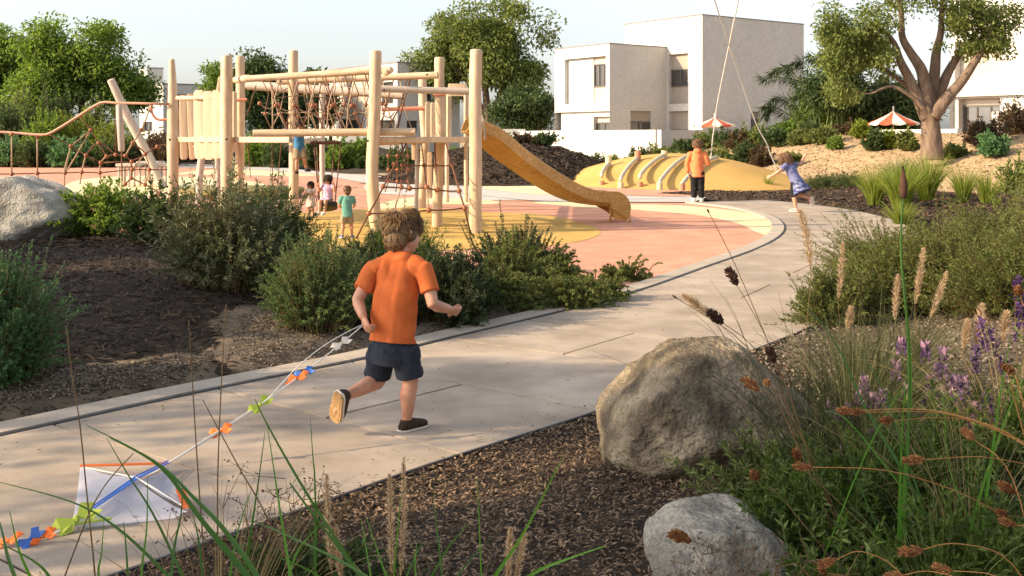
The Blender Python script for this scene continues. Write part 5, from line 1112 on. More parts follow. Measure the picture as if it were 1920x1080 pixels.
# hedge shrubs on the left bank and behind the frame
lb = [(110, 62, 60, 96, 'lf_dark', 'tall dark shrub at the back of the left bank under the left tree'), (180, 62, 60, 88, 'lf_olive', 'tall olive shrub at the back of the left bank'), (40, 62, 60, 92, 'lf_olive', 'tall olive shrub at the back of the bank, far left'), (235, 55, 50, 44, 'lf_dark', 'low dark shrub right behind the hanging log'), (10, 54, 50, 50, 'lf_mint', 'low green shrub in front on the left bank at the view edge'), (20, 60, 55, 70, 'lf_dark', 'dark shrub at the far left edge of the bank'), (85, 57, 52, 81, 'lf_bright', 'green shrub on the left bank below the left tree'), (150, 58, 55, 86, 'lf_lime', 'sunlit lime shrub at the top of the left bank'), (205, 57, 50, 75, 'lf_lime', 'second lime shrub on the left bank, by the hanging log'), (255, 56, 50, 62, 'lf_olive', 'olive shrub on the bank behind the leaning log'), (300, 55, 45, 56, 'lf_brown', 'brownish shrub on the bank behind the tall left post'), (60, 53.5, 50, 48, 'lf_dark', 'low dark shrub in front on the left bank'), (130, 53.5, 52, 48, 'lf_mint', 'low green shrub in front on the left bank, middle'), (200, 54, 55, 43, 'lf_dark', 'low dark shrub behind the rope net'), (355, 60, 42, 40, 'lf_dark', 'dark shrub seen below the plank wall'), (480, 54, 38, 54, 'lf_bright', 'green hedge shrub between the twin posts and the blue shirt boy'), (525, 52.5, 36, 44, 'lf_dark', 'dark hedge shrub left of the climbing boy'), (590, 51.5, 34, 50, 'lf_dark', 'dark hedge shrub right of the climbing boy'), (640, 50.5, 34, 46, 'lf_bright', 'green hedge shrub between climbing boy and middle post'), (684, 51, 26, 46, 'lf_bright', 'green hedge shrub directly left of the middle post'), (740, 48, 34, 34, 'lf_dark', 'dark leafy hedge under the rope bridge end'), (780, 47, 30, 34, 'lf_dark', 'dark leafy hedge behind the right posts')]
for k, (px, d, wpx, hpx, lm_, lab) in enumerate(lb):
    c = Q(px, 258, d); s = d / F; z = max(0, float(h_lbank(c.x, d))); shrub(lab, V((c.x, d, z)), wpx * s, hpx * s, 170, 30, (.17, .07), lm_, 340 + k, up=.35, start=.02, lobes=5, thick=.01)
for k, (px, py, wpx, hpx, lm_, lab) in enumerate(((862, 330, 30, 34, 'lf_dark', 'dark shrub at the foot of the mulch mound under the slide'), (846, 306, 18, 30, 'lf_bright', 'bright shrub beside the right post behind the net'), (935, 272, 34, 20, 'lf_olive', 'olive shrub on top of the mulch mound'), (985, 272, 30, 18, 'lf_brown', 'small brown shrub on the crest of the mulch mound'), (1020, 274, 28, 18, 'lf_dark', 'dark shrub on the right shoulder of the mulch mound'), (680, 318, 14, 20, 'lf_dark', 'low dark shrub left of the middle post on the pink surface'), (60, 330, 60, 46, 'lf_dark', 'dark low shrub behind the left boulder under the net'), (20, 320, 50, 50, 'lf_brown', 'brownish shrub behind the left boulder at the edge'))):
    d = (37.5 if py < 280 else 2982 / (py - HY)) if k < 6 else 25 - k; c = Q(px, py, d); s = d / F; shrub(lab, V((c.x, d, max(0, float(h_dark(c.x, d))))), wpx * s, hpx * s, 170, 28, (.10, .04), lm_, 370 + k, up=.4, lobes=4)

# ---- boulders
def boulder(lab, prof, depth, mm, seed, name='boulder'):
    """prof: photo outline points (x, y, distance), swept back in depth"""
    b = prof['base']; root = thing(name, lab, 'boulder', b); bm = bmesh.new(); bmesh.ops.create_icosphere(bm, subdivisions=6, radius=1)
    r = np.random.default_rng(seed); P0 = np.array([v.co[:] for v in bm.verts]); n = unit(P0)
    cuts = prof['cuts']; rad = np.full(len(n), 1.25)
    for c in cuts:
        dv = np.array(c[:3], float); dv /= np.linalg.norm(dv); dt = n @ dv; rad = np.where(dt > .05, np.minimum(rad, c[3] / np.maximum(dt, .05)), rad)
    # smooth the facets together
    f = bpy.data.meshes.new(name); 
    for v, k in zip(bm.verts, rad): v.co = V(v.co) * float(k)
    for _ in range(prof.get('sm', 9)): bmesh.ops.smooth_vert(bm, verts=bm.verts, factor=.5, use_axis_x=True, use_axis_y=True, use_axis_z=True)
    from mathutils import noise
    o = V((seed * 3.1, 1.7, .3))
    for v in bm.verts:
        p = V(v.co); k = .075 * noise.noise(p * 1.6 + o) + .045 * noise.noise(p * 3.4 + o) + .018 * noise.noise(p * 8 + o) + .010 * noise.noise(p * 17 + o) + .007 * noise.noise(p * 34 + o)
        k -= .035 * max(0, .25 - abs(noise.noise(p * 2.2 + o * 2))) 
        v.co = p * (1 + k)
    s = V(prof['size'])
    for v in bm.verts: v.co = V((v.co.x * s.x, v.co.y * s.y, v.co.z * s.z)) + V(b)
    bm.to_mesh(f); bm.free(); link('rock', f, M[mm], root, True); return root
b = PB(1318, 880, HF); b.y += .16; s = b.y / F
boulder('large rounded sandy boulder at the edge of the path in the right foreground', dict(base=V((Q(1316, 760, b.y).x, b.y, .185)), size=(.425, .40, .37), cuts=[(-.75, -.1, .75, .90), (0, 0, 1, 1.02), (.7, 0, .7, .98), (1, .1, .1, 1.02), (-1, 0, 0, 1.03), (-.6, -.5, -.6, .95), (.3, -.9, .4, .9), (-.3, -1, .0, .95), (.6, -.6, -.4, .9), (0, 1, .3, .95), (-.9, -.2, .25, .98), (.15, -.75, -.75, .66), (.8, -.3, -.7, .72)], sm=12), 0, 'stone_warm', 3)
b = PB(1345, 1105, HF)
boulder('smaller grey boulder at the bottom in front of the large one, twigs before it', dict(base=V((Q(1345, 1040, b.y + .22).x, b.y + .22, .10)), size=(.225, .23, .20), cuts=[(-.6, 0, .8, .95), (0, 0, 1, .9), (.7, 0, .7, .97), (-1, 0, 0, 1), (0, -1, .3, .95), (1, 0, .2, 1)], sm=9), 0, 'stone', 5)
b = PB(30, 452, HL)
boulder('big grey boulder with a flat sloping top at the left edge', dict(base=V((Q(15, 410, b.y + .5).x, b.y + .5, float(h_left(b.x, b.y + .5)) + .16)), size=(.84, .62, .58), cuts=[(-.1, 0, 1, .93), (.55, 0, .85, .88), (.8, -.1, .55, .95), (1, 0, 0, 1.0), (.2, -1, .5, .85), (0, -1, 0, .95), (.7, -.4, -.6, .8), (-1, 0, .2, 1)], sm=12), 0, 'stone_pale', 9)
# ------------------------------------------------------------------ people
def fuse(mb, name, mat_, parent, voxel, smooth_it=4, fold=0, seed=0, clip=(), foldfn=None):
    """weld overlapping solids into one continuous skin"""
    tmp = bpy.data.objects.new('tmp', mb.mesh('tmp')); COL.objects.link(tmp)
    m1 = tmp.modifiers.new('r', 'REMESH'); m1.mode = 'VOXEL'; m1.voxel_size = voxel; m1.adaptivity = 0
    m2 = tmp.modifiers.new('s', 'SMOOTH'); m2.factor = .5; m2.iterations = smooth_it
    dg = bpy.context.evaluated_depsgraph_get(); me = bpy.data.meshes.new_from_object(tmp.evaluated_get(dg)); bpy.data.objects.remove(tmp)
    me.name = name; me.materials.clear()
    if fold or foldfn:
        n = len(me.vertices); co = np.empty(n * 3, np.float32); no = np.empty(n * 3, np.float32)
        me.vertices.foreach_get('co', co); me.vertices.foreach_get('normal', no); co = co.reshape(-1, 3); no = no.reshape(-1, 3)
        r = np.random.default_rng(seed); c = co - co.mean(0); disp = np.zeros(n)
        for _ in range(7):
            k = r.normal(size=3) * np.array([1, 1, .55]); k *= r.uniform(18, 60) / np.linalg.norm(k) * (1.1 / max(.3, np.ptp(co[:, 2]) * 2.6)); ph = r.uniform(0, 6.28); q = c @ k + ph + 1.2 * np.sin(c @ (r.normal(size=3) * 14) + ph)
            disp += 1.1 * ((.5 + .5 * np.cos(q)) ** 2 - .375)
        for _ in range(6):
            k = r.normal(size=3) * np.array([1, 1, .8]); k *= r.uniform(60, 130) / np.linalg.norm(k) * (1.1 / max(.3, np.ptp(co[:, 2]) * 2.6)); q = c @ k + 1.5 * np.sin(c @ (r.normal(size=3) * 22)); msk = np.clip(np.sin(c @ (r.normal(size=3) * 12) + r.uniform(0, 6)), 0, 1)
            disp += .6 * msk * ((.5 + .5 * np.cos(q)) ** 2 - .375)
        if foldfn is not None: disp = disp * foldfn(co)
        co = co + no * (np.maximum(disp, -.35) * fold / 2.2 + fold * .12)[:, None]; me.vertices.foreach_set('co', co.astype(np.float32).ravel()); me.update()
    if clip:
        bm = bmesh.new(); bm.from_mesh(me)
        for p, n in clip: bmesh.ops.bisect_plane(bm, geom=bm.verts[:] + bm.edges[:] + bm.faces[:], plane_co=p, plane_no=n, clear_outer=True)
        bm.to_mesh(me); bm.free()
    return link(name, me, mat_, parent, True)
def hand(mb, wr, d, palm_n, k, curl=1.0):
    k = k * 1.32
    """palm and five bent fingers; d = forearm direction, palm_n = where the palm faces"""
    d = d.normalized(); pn = (palm_n - d * palm_n.dot(d)).normalized(); s = d.cross(pn)
    c = wr + d * .03 * k; mb.ball(c, (.021 * k, .030 * k, .012 * k), 10, 8, (s, d, pn))
    for i, (o, L) in enumerate(((-.0155, .040), (-.005, .046), (.0055, .043), (.0155, .034))):
        b = wr + d * .050 * k + s * o * k; a1 = d * math.cos(.75 * curl) + pn * math.sin(.75 * curl); a2 = d * math.cos(1.9 * curl) + pn * math.sin(1.9 * curl); a3 = d * math.cos(2.7 * curl) + pn * math.sin(2.7 * curl); l = L * k * .42
        p = [b - d * .012 * k, b, b + a1 * l, b + a1 * l + a2 * l * .85, b + a1 * l + a2 * l * .85 + a3 * l * .6]
        mb.tube(p, [.0068 * k, .0068 * k, .0062 * k, .0056 * k, .0042 * k], 7, rnd=.4)
    b = wr + d * .014 * k - s * .017 * k; t1 = (d * .7 - s * .65 + pn * .35).normalized(); t2 = (d * .75 + s * .15 + pn * .6).normalized()
    mb.tube([b, b + t1 * .022 * k, b + t1 * .022 * k + t2 * .022 * k], [.0085 * k, .0078 * k, .0055 * k], 7, rnd=.5)
def ringloft(mb, C, Rt, Fw, w, dp, n=20, pw=.92): mb.loft(C, Rt, Fw, w, dp, n, True, pw)

def person(lab, J, fw, head_fw, k, cl, voxel, hairspec, base, group=None, seed=1, headup=None, torso_fw=None):
    """J: joints in the world; k: size against a 1.14 m child; cl: clothing description"""
    root = thing('person', lab, 'child', base, group); U = ZV
    fw = fw.normalized(); tf = (torso_fw or fw).normalized(); sp = (J['neck'] - J['pelvis']).normalized()
    Rt = (J['shR'] - J['shL']); Rt = (Rt - sp * Rt.dot(sp)).normalized(); Fv = sp.cross(Rt).normalized()
    Fv = Fv if Fv.dot(tf) > 0 else -Fv
    b = MB(); pel, nk = J['pelvis'], J['neck']; mid = J.get('waist', pel.lerp(nk, .42)); che = J.get('chest', pel.lerp(nk, .72))
    C = [pel - sp * .05 * k, pel, mid, che, nk - sp * .035 * k, nk]
    ringloft(b, C, Rt, Fv, [.070 * k, .090 * k, .082 * k, .098 * k, .078 * k, .034 * k], [.055 * k, .072 * k, .064 * k, .072 * k, .050 * k, .034 * k])
    hd = J['head']; hf = head_fw.normalized(); hu = (headup or (hd - nk)).normalized(); hf = (hf - hu * hf.dot(hu)).normalized(); hr = hf.cross(hu).normalized()
    b.tube([nk - sp * .03 * k, nk.lerp(hd, .55)], [.042 * k, .041 * k], 12)
    ax = (hr, hf, hu)
    b.ball(hd + hu * .02 * k - hf * .006 * k, (.074 * k, .088 * k, .080 * k), 18, 14, ax)        # cranium
    b.ball(hd - hu * .035 * k + hf * .026 * k, (.057 * k, .058 * k, .064 * k), 16, 12, ax)       # face and jaw
    b.ball(hd - hu * .078 * k + hf * .052 * k, (.022 * k, .022 * k, .018 * k), 10, 8, ax)        # chin
    for s in (-1, 1): b.ball(hd - hu * .038 * k + hf * .052 * k + hr * s * .030 * k, (.024 * k, .024 * k, .024 * k), 10, 8, ax)   # cheeks
    b.tube([hd + hf * .078 * k - hu * .002 * k, hd + hf * .092 * k - hu * .026 * k], [.008 * k, .012 * k], 8, rnd=.6)   # nose
    for s in (-1, 1):
        e = hd + hr * s * .076 * k - hu * .012 * k - hf * .008 * k
        b.tube([e + hu * .022 * k - hf * .006 * k, e + hr * s * .008 * k, e - hu * .022 * k + hf * .002 * k], [.009 * k, .013 * k, .007 * k], 8, rnd=.6, flat=(.75, 1))
    for s, q in ((-1, 'L'), (1, 'R')):
        sh, el, ha = J['sh' + q], J['el' + q], J['ha' + q]; d = (ha - el).normalized()
        b.tube([sh - Rt * s * .012 * k, sh.lerp(el, .35), el, el.lerp(ha, .25), ha], [.032 * k, .034 * k, .0298 * k, .0305 * k, .0215 * k], 12, rnd=.7)
        hand(b, ha, d, J.get('palm' + q, -Rt * s), k, cl.get('curl', 1.0))
        hp, kn, an = J['hip' + q], J['kn' + q], J['an' + q]
        calf = kn.lerp(an, .3) - (J['to' + q] - an).normalized() * .010 * k
        b.tube([hp, hp.lerp(kn, .5), kn], [.054 * k, .053 * k, .041 * k], 14, rnd=.6); b.tube([kn, calf, kn.lerp(an, .7), an], [.040 * k, .043 * k, .031 * k, .0235 * k], 14, rnd=.7)
        b.tube([an, an.lerp(J['to' + q], .45) - J.get('up' + q, ZV) * .022 * k], [.024 * k, .016 * k], 10, rnd=.6)
    body = fuse(b, 'body', M['skin'], root, voxel, 4)
    for s in (-1, 1):
        MB().ball(hd + hf * .0745 * k + hr * s * .030 * k + hu * .004 * k, (.0105 * k, .006 * k, .0075 * k), 8, 6, ax).build('eye', M['eye'], root, True)
        MB().tube([hd + hf * .079 * k + hr * s * .018 * k + hu * .022 * k, hd + hf * .0735 * k + hr * s * .042 * k + hu * .022 * k], .0032 * k, 6).build('eyebrow', M[hairspec[0]], root, True)
    MB().tube([hd + hf * .0835 * k - hu * .052 * k + hr * q * .017 * k for q in (-1, 0, 1)], [.003 * k, .0055 * k, .003 * k], 6).build('mouth', M['lip'], root, True)
    # ---- top
    e = .012 * k
    if cl.get('top'):
        t = MB(); hem = cl.get('hem', .10) * k; fl = cl.get('flare', .0) * k
        C = [pel - sp * hem, pel - sp * hem * .4, pel + sp * .03 * k, mid, che, nk - sp * .033 * k, nk - sp * .004 * k]
        ww = [.114 * k + fl, .112 * k + fl * .6, .109 * k, .102 * k, .110 * k, .090 * k, .042 * k]; dd = [.104 * k + fl, .100 * k + fl * .6, .096 * k, .086 * k, .087 * k, .066 * k, .046 * k]
        ringloft(t, C, Rt, Fv, ww, dd, 24)
        for s, q in ((-1, 'L'), (1, 'R')):
            sh, el, ha = J['sh' + q], J['el' + q], J['ha' + q]; sl = cl.get('sleeve', .62)
            if sl <= 0: t.tube([sh - Rt * s * .03 * k, sh + Rt * s * .002 * k], [.045 * k, .040 * k], 12)
            elif sl <= 1: p = sh.lerp(el, sl); t.tube([nk.lerp(sh, .5) - sp * .022 * k, sh - Rt * s * .002 * k, sh.lerp(p, .5), p], [.044 * k, .0475 * k, .047 * k, .0495 * k], 16)
            else: t.tube([nk.lerp(sh, .55) - sp * .03 * k, sh - Rt * s * .006 * k, sh.lerp(el, .5), el, el.lerp(ha, .5), ha.lerp(el, .06)], [.046 * k, .052 * k, .048 * k, .043 * k, .040 * k, .034 * k], 16)
        if cl.get('hood'):
            c = nk + sp * .005 * k - Fv * .05 * k; t.ball(c, (.075 * k, .045 * k, .05 * k), 14, 10, (Rt, Fv, sp)); t.tube([nk - Fv * .04 * k + Rt * x * k + sp * .01 * k for x in (-.055, 0, .055)], [.02 * k, .03 * k, .02 * k], 10, rnd=.6)
        fuse(t, 'shirt' if not cl.get('dress') else 'dress', M[cl['top']], root, voxel * 1.15, 3, (.017 if voxel < .007 else .010) * k, seed, [(pel - sp * cl.get('hemclip', hem * .93), -sp)] if not cl.get('hood') else [])
        if cl.get('top') == 'c_orange':
            ncp = nk - sp * .003 * k; MB().tube([ncp + Rt * (math.cos(a) * .042 * k) + Fv * (math.sin(a) * .044 * k) for a in np.linspace(0, 2 * PI, 19)], .0062 * k, 6).build('collar', M['c_orange'], root, True)
    # ---- skirt with ruffle tiers
    for i in range(cl.get('tiers', 0)):
        z0 = .03 - .070 * i; t = MB(); r0 = .100 + .026 * i; n = 40; cs = []; 
        vs_ = []; N2 = 40
        for (zz, rr, wv) in ((z0 + .01, r0 - .006, 0), (z0 - .04, r0 + .022, .006), (z0 - .085, r0 + .035, .012)):
            for a in range(N2):
                q = 2 * PI * a / N2; R = (rr + wv * math.sin(q * 9 + i)) * k; vs_.append(pel + sp * zz * k + Rt * math.cos(q) * R + Fv * math.sin(q) * R * .82)
        t.add(vs_, [(j * N2 + a, j * N2 + (a + 1) % N2, j * N2 + N2 + (a + 1) % N2, j * N2 + N2 + a) for j in range(2) for a in range(N2)]).build('skirt_ruffle', M['c_ruffle'], root, True)
    # ---- shorts or trousers
    if cl.get('bottom'):
        t = MB(); ringloft(t, [pel + sp * .055 * k, pel, pel - sp * .055 * k, pel - sp * .095 * k], Rt, Fv, [.088 * k, .102 * k, .108 * k, .090 * k], [.073 * k, .090 * k, .092 * k, .080 * k], 20)
        for s, q in ((-1, 'L'), (1, 'R')):
            hp, kn, an = J['hip' + q], J['kn' + q], J['an' + q]; f = cl.get('leglen', .8); g_ = cl.get('loose', 1.0)
            if f <= 1: p = hp.lerp(kn, f); t.tube([hp + sp * .03 * k, hp.lerp(p, .5), p], [.068 * k, .068 * k * g_, .066 * k * g_], 18)
            else: p = kn.lerp(an, f - 1); t.tube([hp + sp * .03 * k, hp.lerp(kn, .6), kn, kn.lerp(p, .5), p], [.068 * k, .062 * k * g_, .052 * k * g_, .048 * k * g_, .042 * k * g_], 18)
        fuse(t, 'shorts' if cl.get('leglen', .8) <= 1 else 'trousers', M[cl['bottom']], root, voxel * 1.15, 3, .008 * k, seed + 5)
    # ---- shoes
    for q in 'LR':
        an, to = J['an' + q], J['to' + q]; he = J.get('he' + q, None); up = J.get('up' + q, ZV)
        ax_ = (to - an); ax_ = (ax_ - up * ax_.dot(up)).normalized(); L = cl.get('footlen', .175) * k; sd = ax_.cross(up).normalized(); o = an - up * (.052 * k) - ax_ * .042 * k
        sh = MB(); prof = [(0, .018, .030), (.02, .029, .050), (.05, .031, .056), (.085, .033, .050), (.12, .037, .040), (.15, .034, .033), (.168, .024, .027), (.175, .012, .02)]
        cs = [o + ax_ * (x * k * L / (.175 * k)) + up * (.012 * k + hgt * k / 2) for x, w, hgt in prof]
        sh.loft(cs, sd, up, [w * k for _, w, _ in prof], [h / 2 * k * 1.05 for _, _, h in prof], 14, True, .85)
        if cl.get('collar', 1): sh.tube([an - up * .015 * k - ax_ * .004 * k, an + up * .012 * k - ax_ * .006 * k], [.030 * k, .028 * k], 12)
        so_ = fuse(sh, 'shoe', M[cl.get('shoe', 'shoe')], root, voxel * 1.1, 2)
        m = MB(); out = []
        for x, w, _ in prof: out.append((x, w + .003))
        N2 = len(out); outline = [o + ax_ * (x * L / .175) + sd * w * k for x, w in out] + [o + ax_ * (x * L / .175) - sd * w * k for x, w in reversed(out)]
        lo_, hi_ = [v - up * .004 * k for v in outline], [v + up * .016 * k for v in outline]; n = len(outline)
        m.add(lo_ + hi_, [tuple(range(n)), tuple(range(2 * n - 1, n - 1, -1))] + [((a + 1) % n, a, n + a, n + (a + 1) % n) for a in range(n)])
        m.build('sole', M[cl.get('solem', 'solew')], so_)
        if cl.get('laces'):
            for x in (.075, .095, .112): MB().tube([o + ax_ * (x * k) + up * (.058 - (x - .075) * .28) * k + sd * y * k for y in (-.02, 0, .02)], .0035 * k, 6).build('strap', M[cl.get('shoe', 'shoe')], so_, True)
            # tread ridges and pale foxing
            n3 = len(hi_); 
            MB().tube([v - up * .004 * k for v in hi_] + [hi_[0] - up * .004 * k], .0055 * k, 6).build('foxing', M['solew'], so_, True)
            for x in np.arange(.012, .165, .014): 
                w = np.interp(x, [p[0] for p in prof], [p[1] for p in prof]) * .82; MB().box(o + ax_ * (x * k) - up * .0055 * k, (.007 * k, 2 * w * k, .004 * k), (ax_, sd, up)).build('tread', M['sole'], so_)
    # ---- hair: scalp cap and tapered locks
    hm, nh, length, style = hairspec; r = np.random.default_rng(seed + 50); H_ = MB()
    cc = hd + hu * .022 * k - hf * .010 * k
    cap = MB(); cap.ball(cc, (.081 * k, .092 * k, .084 * k), 20, 14, ax)
    if style == 'long': cap.ball(cc - hu * .05 * k - hf * .02 * k, (.078 * k, .066 * k, .075 * k), 16, 12, ax)
    elif style == 'boy': cap.ball(cc - hu * .062 * k - hf * .030 * k, (.064 * k, .054 * k, .066 * k), 16, 12, ax)
    hair = fuse(cap, 'hair', M[hm], root, voxel * 1.2, 2, 0, 0, [(hd + hf * .062 * k + hu * .02 * k, (hf * 1.0 - hu * .75).normalized())])
    me_ = hair.data; nv = len(me_.vertices); co = np.empty(nv * 3, np.float32); no = np.empty(nv * 3, np.float32); me_.vertices.foreach_get('co', co); me_.vertices.foreach_get('normal', no)
    co = co.reshape(-1, 3).astype(float); no = no.reshape(-1, 3).astype(float); HU, HF_, HR_ = np.array(hu[:]), np.array(hf[:]), np.array(hr[:])
    pick = r.integers(0, nv, nh); p = co[pick] - no[pick] * .003 * k; nm = no[pick]; n = nh
    Wp = np.array(cc[:]) + (.15 * HR_ - .42 * HF_ + .88 * HU) * .085 * k
    fl = p - Wp; fl = fl - nm * (fl * nm).sum(1, keepdims=True); fl = unit(fl) - HU * (.35 if style == 'boy' else .9)
    nc = 90 if voxel < .008 else 40; cen_ = co[r.integers(0, nv, nc)]; ci = np.argmin(((p[:, None] - cen_[None]) ** 2).sum(2), 1)
    cd = r.normal(size=(nc, 3)) * (.55 if style == 'boy' else .2); cl_ = r.uniform(.05, .42 if style == 'boy' else .15, nc)
    fl = fl + cd[ci] + r.normal(size=(n, 3)) * .10; fl = unit(fl - nm * (fl * nm).sum(1, keepdims=True))
    hgt = ((p - np.array(cc[:])) @ HU) / (.085 * k)
    L = length * k * r.uniform(.7, 1.2, n) * (1 if style == 'long' else np.clip(.78 + .35 * hgt, .40, 1.1)); m = 6; t = np.linspace(0, 1, m)
    lift = (cl_[ci] * r.uniform(.6, 1.3, n)) * (np.clip(.55 + .5 * hgt, .12, 1) if style == 'boy' else 1)
    tipc = cen_[ci] + unit(cd[ci]) * 0; conv = (tipc - p); conv = conv - nm * (conv * nm).sum(1, keepdims=True)
    pth = p[:, None] + fl[:, None] * (L[:, None] * t)[..., None] + nm[:, None] * (.004 * k + L[:, None] * lift[:, None] * np.sin(t * PI * .6))[..., None] + conv[:, None] * (.55 * t ** 1.5)[None, :, None] - HU[None, None] * (L[:, None] * (.4 if style == 'long' else .16) * t ** 2)[..., None]
    rad_ = np.array([.080, .091, .083]) * k; A = np.array([hr[:], hf[:], hu[:]])
    q = (pth - np.array(cc[:])) @ A.T / rad_; rr = np.linalg.norm(q, axis=-1, keepdims=True); q = np.where((rr < 1) & (q[..., 2:3] > -.3), q / np.maximum(rr, 1e-6), q); pth = (q * rad_) @ A + np.array(cc[:])
    w = (.0034 if voxel < .008 else .008) * k
    Vt, Fc = stalks(pth, r.uniform(.6, 1.2, n) * w, .0006, 4); link('locks', npmesh('locks', Vt, Fc), M[hm], hair, True)
    return root

# -- the running boy in orange
dz = 5.35; fwb = V((.50, .86, 0)); RtB = V((.86, -.50, 0))
J = dict(pelvis=Q(736, 650, 5.36), waist=Q(738, 606, 5.36), chest=Q(744, 545, 5.38), neck=Q(754, 471, 5.42), head=Q(757, 436, 5.45),
         shL=Q(701, 505, 5.46), elL=Q(670, 563, 5.37), haL=Q(681, 594, 5.30), shR=Q(797, 506, 5.33), elR=Q(812, 572, 5.27), haR=Q(843, 580, 5.36),
         hipL=Q(714, 660, 5.41), knL=Q(708, 716, 5.44), anL=Q(648, 742, 5.24), toL=Q(620, 800, 5.26), hipR=Q(759, 660, 5.33), knR=Q(770, 716, 5.36), anR=Q(762, 790, 5.36), toR=Q(805, 806, 5.48),
         palmL=V((.6, .6, .2)), palmR=V((-.5, .3, .4)), upL=V((.62, .74, .25)).normalized())
J['anR'].z = .064; J['toR'].z = .064
HAND_L = J['haL'] + (J['haL'] - J['elL']).normalized() * .04
hero = person('boy in an orange shirt and navy shorts running away along the near path', J, fwb, V((.80, .60, -.02)), 1.0,
       dict(top='c_orange', sleeve=.64, hem=.05, hemclip=-.024, flare=.004, bottom='c_navy', leglen=.80, loose=1.02, shoe='shoe', solem='sole', laces=True, footlen=.178), .0052, ('hair', 6500, .052, 'boy'), V((J['anR'].x, J['anR'].y, 0)), seed=4)

# -- small children in the playground; joints as offsets (right, forward, up) from the ground point, for a 1.14 m child
STAND = dict(pelvis=(0, 0, .52), neck=(0, .0, .885), head=(0, .02, .99), shL=(-.125, 0, .845), elL=(-.165, -.02, .68), haL=(-.17, .06, .55), shR=(.125, 0, .845), elR=(.165, -.02, .68), haR=(.17, .06, .55),
             hipL=(-.052, 0, .50), knL=(-.06, .015, .29), anL=(-.065, 0, .064), toL=(-.085, .13, .064), hipR=(.052, 0, .50), knR=(.06, .015, .29), anR=(.065, 0, .064), toR=(.085, .13, .064))
def child(lab, pos, ang, hgt, cl, hair_, mods=None, headang=0, group='children in the playground', seed=1, headpitch=0, upL=None):
    k = hgt / 1.14; fw = V((-math.sin(ang), math.cos(ang), 0)); rt = V((math.cos(ang), math.sin(ang), 0)); S = dict(STAND); S.update(mods or {})
    J = {}
    for n, v in S.items():
        if n.startswith('palm') or n.startswith('up'): J[n] = (rt * v[0] + fw * v[1] + ZV * v[2]).normalized()
        else: J[n] = V(pos) + (rt * v[0] + fw * v[1] + ZV * v[2]) * k
    ha = ang + headang; hfw = V((-math.sin(ha), math.cos(ha), headpitch))
    return person(lab, J, fw, hfw, k, cl, max(.0075, .0085 * k), hair_, pos, group, seed)
G0 = V((0, 0, .02))
def at(x, y, z=0): p = P(x, y, z); return p
# boy in an orange hoodie on the path, back to us, looking up, hands at the strings
pz = at(1308, 379, .02); kz = 123 * pz.y / F / 1.14
child('boy in an orange hooded sweater and black trousers on the path holding kite strings', pz, -.12, 123 * pz.y / F, dict(top='c_hood', sleeve=2, hem=.085, hood=True, bottom='c_black', leglen=1.93, loose=1.12, shoe='c_white', solem='solew'), ('hair_md', 500, .04, 'boy'),
      dict(elL=(-.18, .03, .66), haL=(-.16, .02, .51), elR=(.175, -.01, .66), haR=(.15, .12, .72)), headang=-.1, headpitch=.15, seed=11)
# girl running on the path at the right, leaning left, arms out, right leg kicked up
pg = at(1491, 398, .02); kg = 120 * pg.y / F
child('girl in slate blue shirt and ruffled skirt running, one leg kicked up behind', pg, .75, kg, dict(top='c_steel', sleeve=.55, hem=.0, bottom='c_black', leglen=1.12, loose=.95, tiers=3, shoe='c_pink', solem='solew'), ('hair_md', 700, .09, 'long'),
      dict(pelvis=(.04, -.02, .53), neck=(.01, .16, .86), head=(.0, .22, .95), shL=(-.11, .13, .83), elL=(-.22, .20, .72), haL=(-.26, .33, .64), shR=(.125, .12, .85), elR=(.26, .06, .84), haR=(.33, .02, .98),
           hipL=(-.012, -.0, .51), knL=(-.01, .03, .29), anL=(.0, -.02, .064), toL=(-.02, .11, .064), hipR=(.095, -.02, .51), knR=(.13, .05, .32), anR=(.20, -.18, .25), toR=(.24, -.22, .13), upR=(.2, .9, .3)), headang=.15, seed=12)
# boy in a teal shirt seen from behind
pt = at(651, 447, .004)
child('boy in a teal shirt and khaki shorts seen from behind, beside the swing', pt, .25, 103 * pt.y / F, dict(top='c_teal', sleeve=.7, hem=.075, bottom='c_khaki', leglen=.86, loose=1.1, shoe='c_steel', solem='solew'), ('hair_md', 450, .03, 'boy'),
      dict(elL=(-.16, .06, .68), haL=(-.12, .19, .64), elR=(.165, .05, .68), haR=(.12, .18, .63), anL=(-.10, 0, .064), toL=(-.13, .12, .064), anR=(.10, 0, .064), toR=(.14, .12, .064), knL=(-.085, .015, .29), knR=(.085, .015, .29)), headang=.1, seed=13)
# girl in a printed dress facing us
pd = at(583, 408, .004)
child('girl in a printed cream dress standing left of the swing, facing us', pd, PI - .25, 71 * pd.y / F * 1.0, dict(top='c_print', sleeve=.45, hem=.20, flare=.055, dress=True, shoe='c_pink', solem='solew'), ('hair_dk', 550, .085, 'long'),
      dict(elL=(-.15, .08, .69), haL=(-.04, .15, .72), elR=(.15, .08, .69), haR=(.03, .16, .72), anL=(-.075, .03, .064), toL=(-.1, .15, .064), anR=(.075, -.03, .064), toR=(.1, .09, .064)), seed=14)
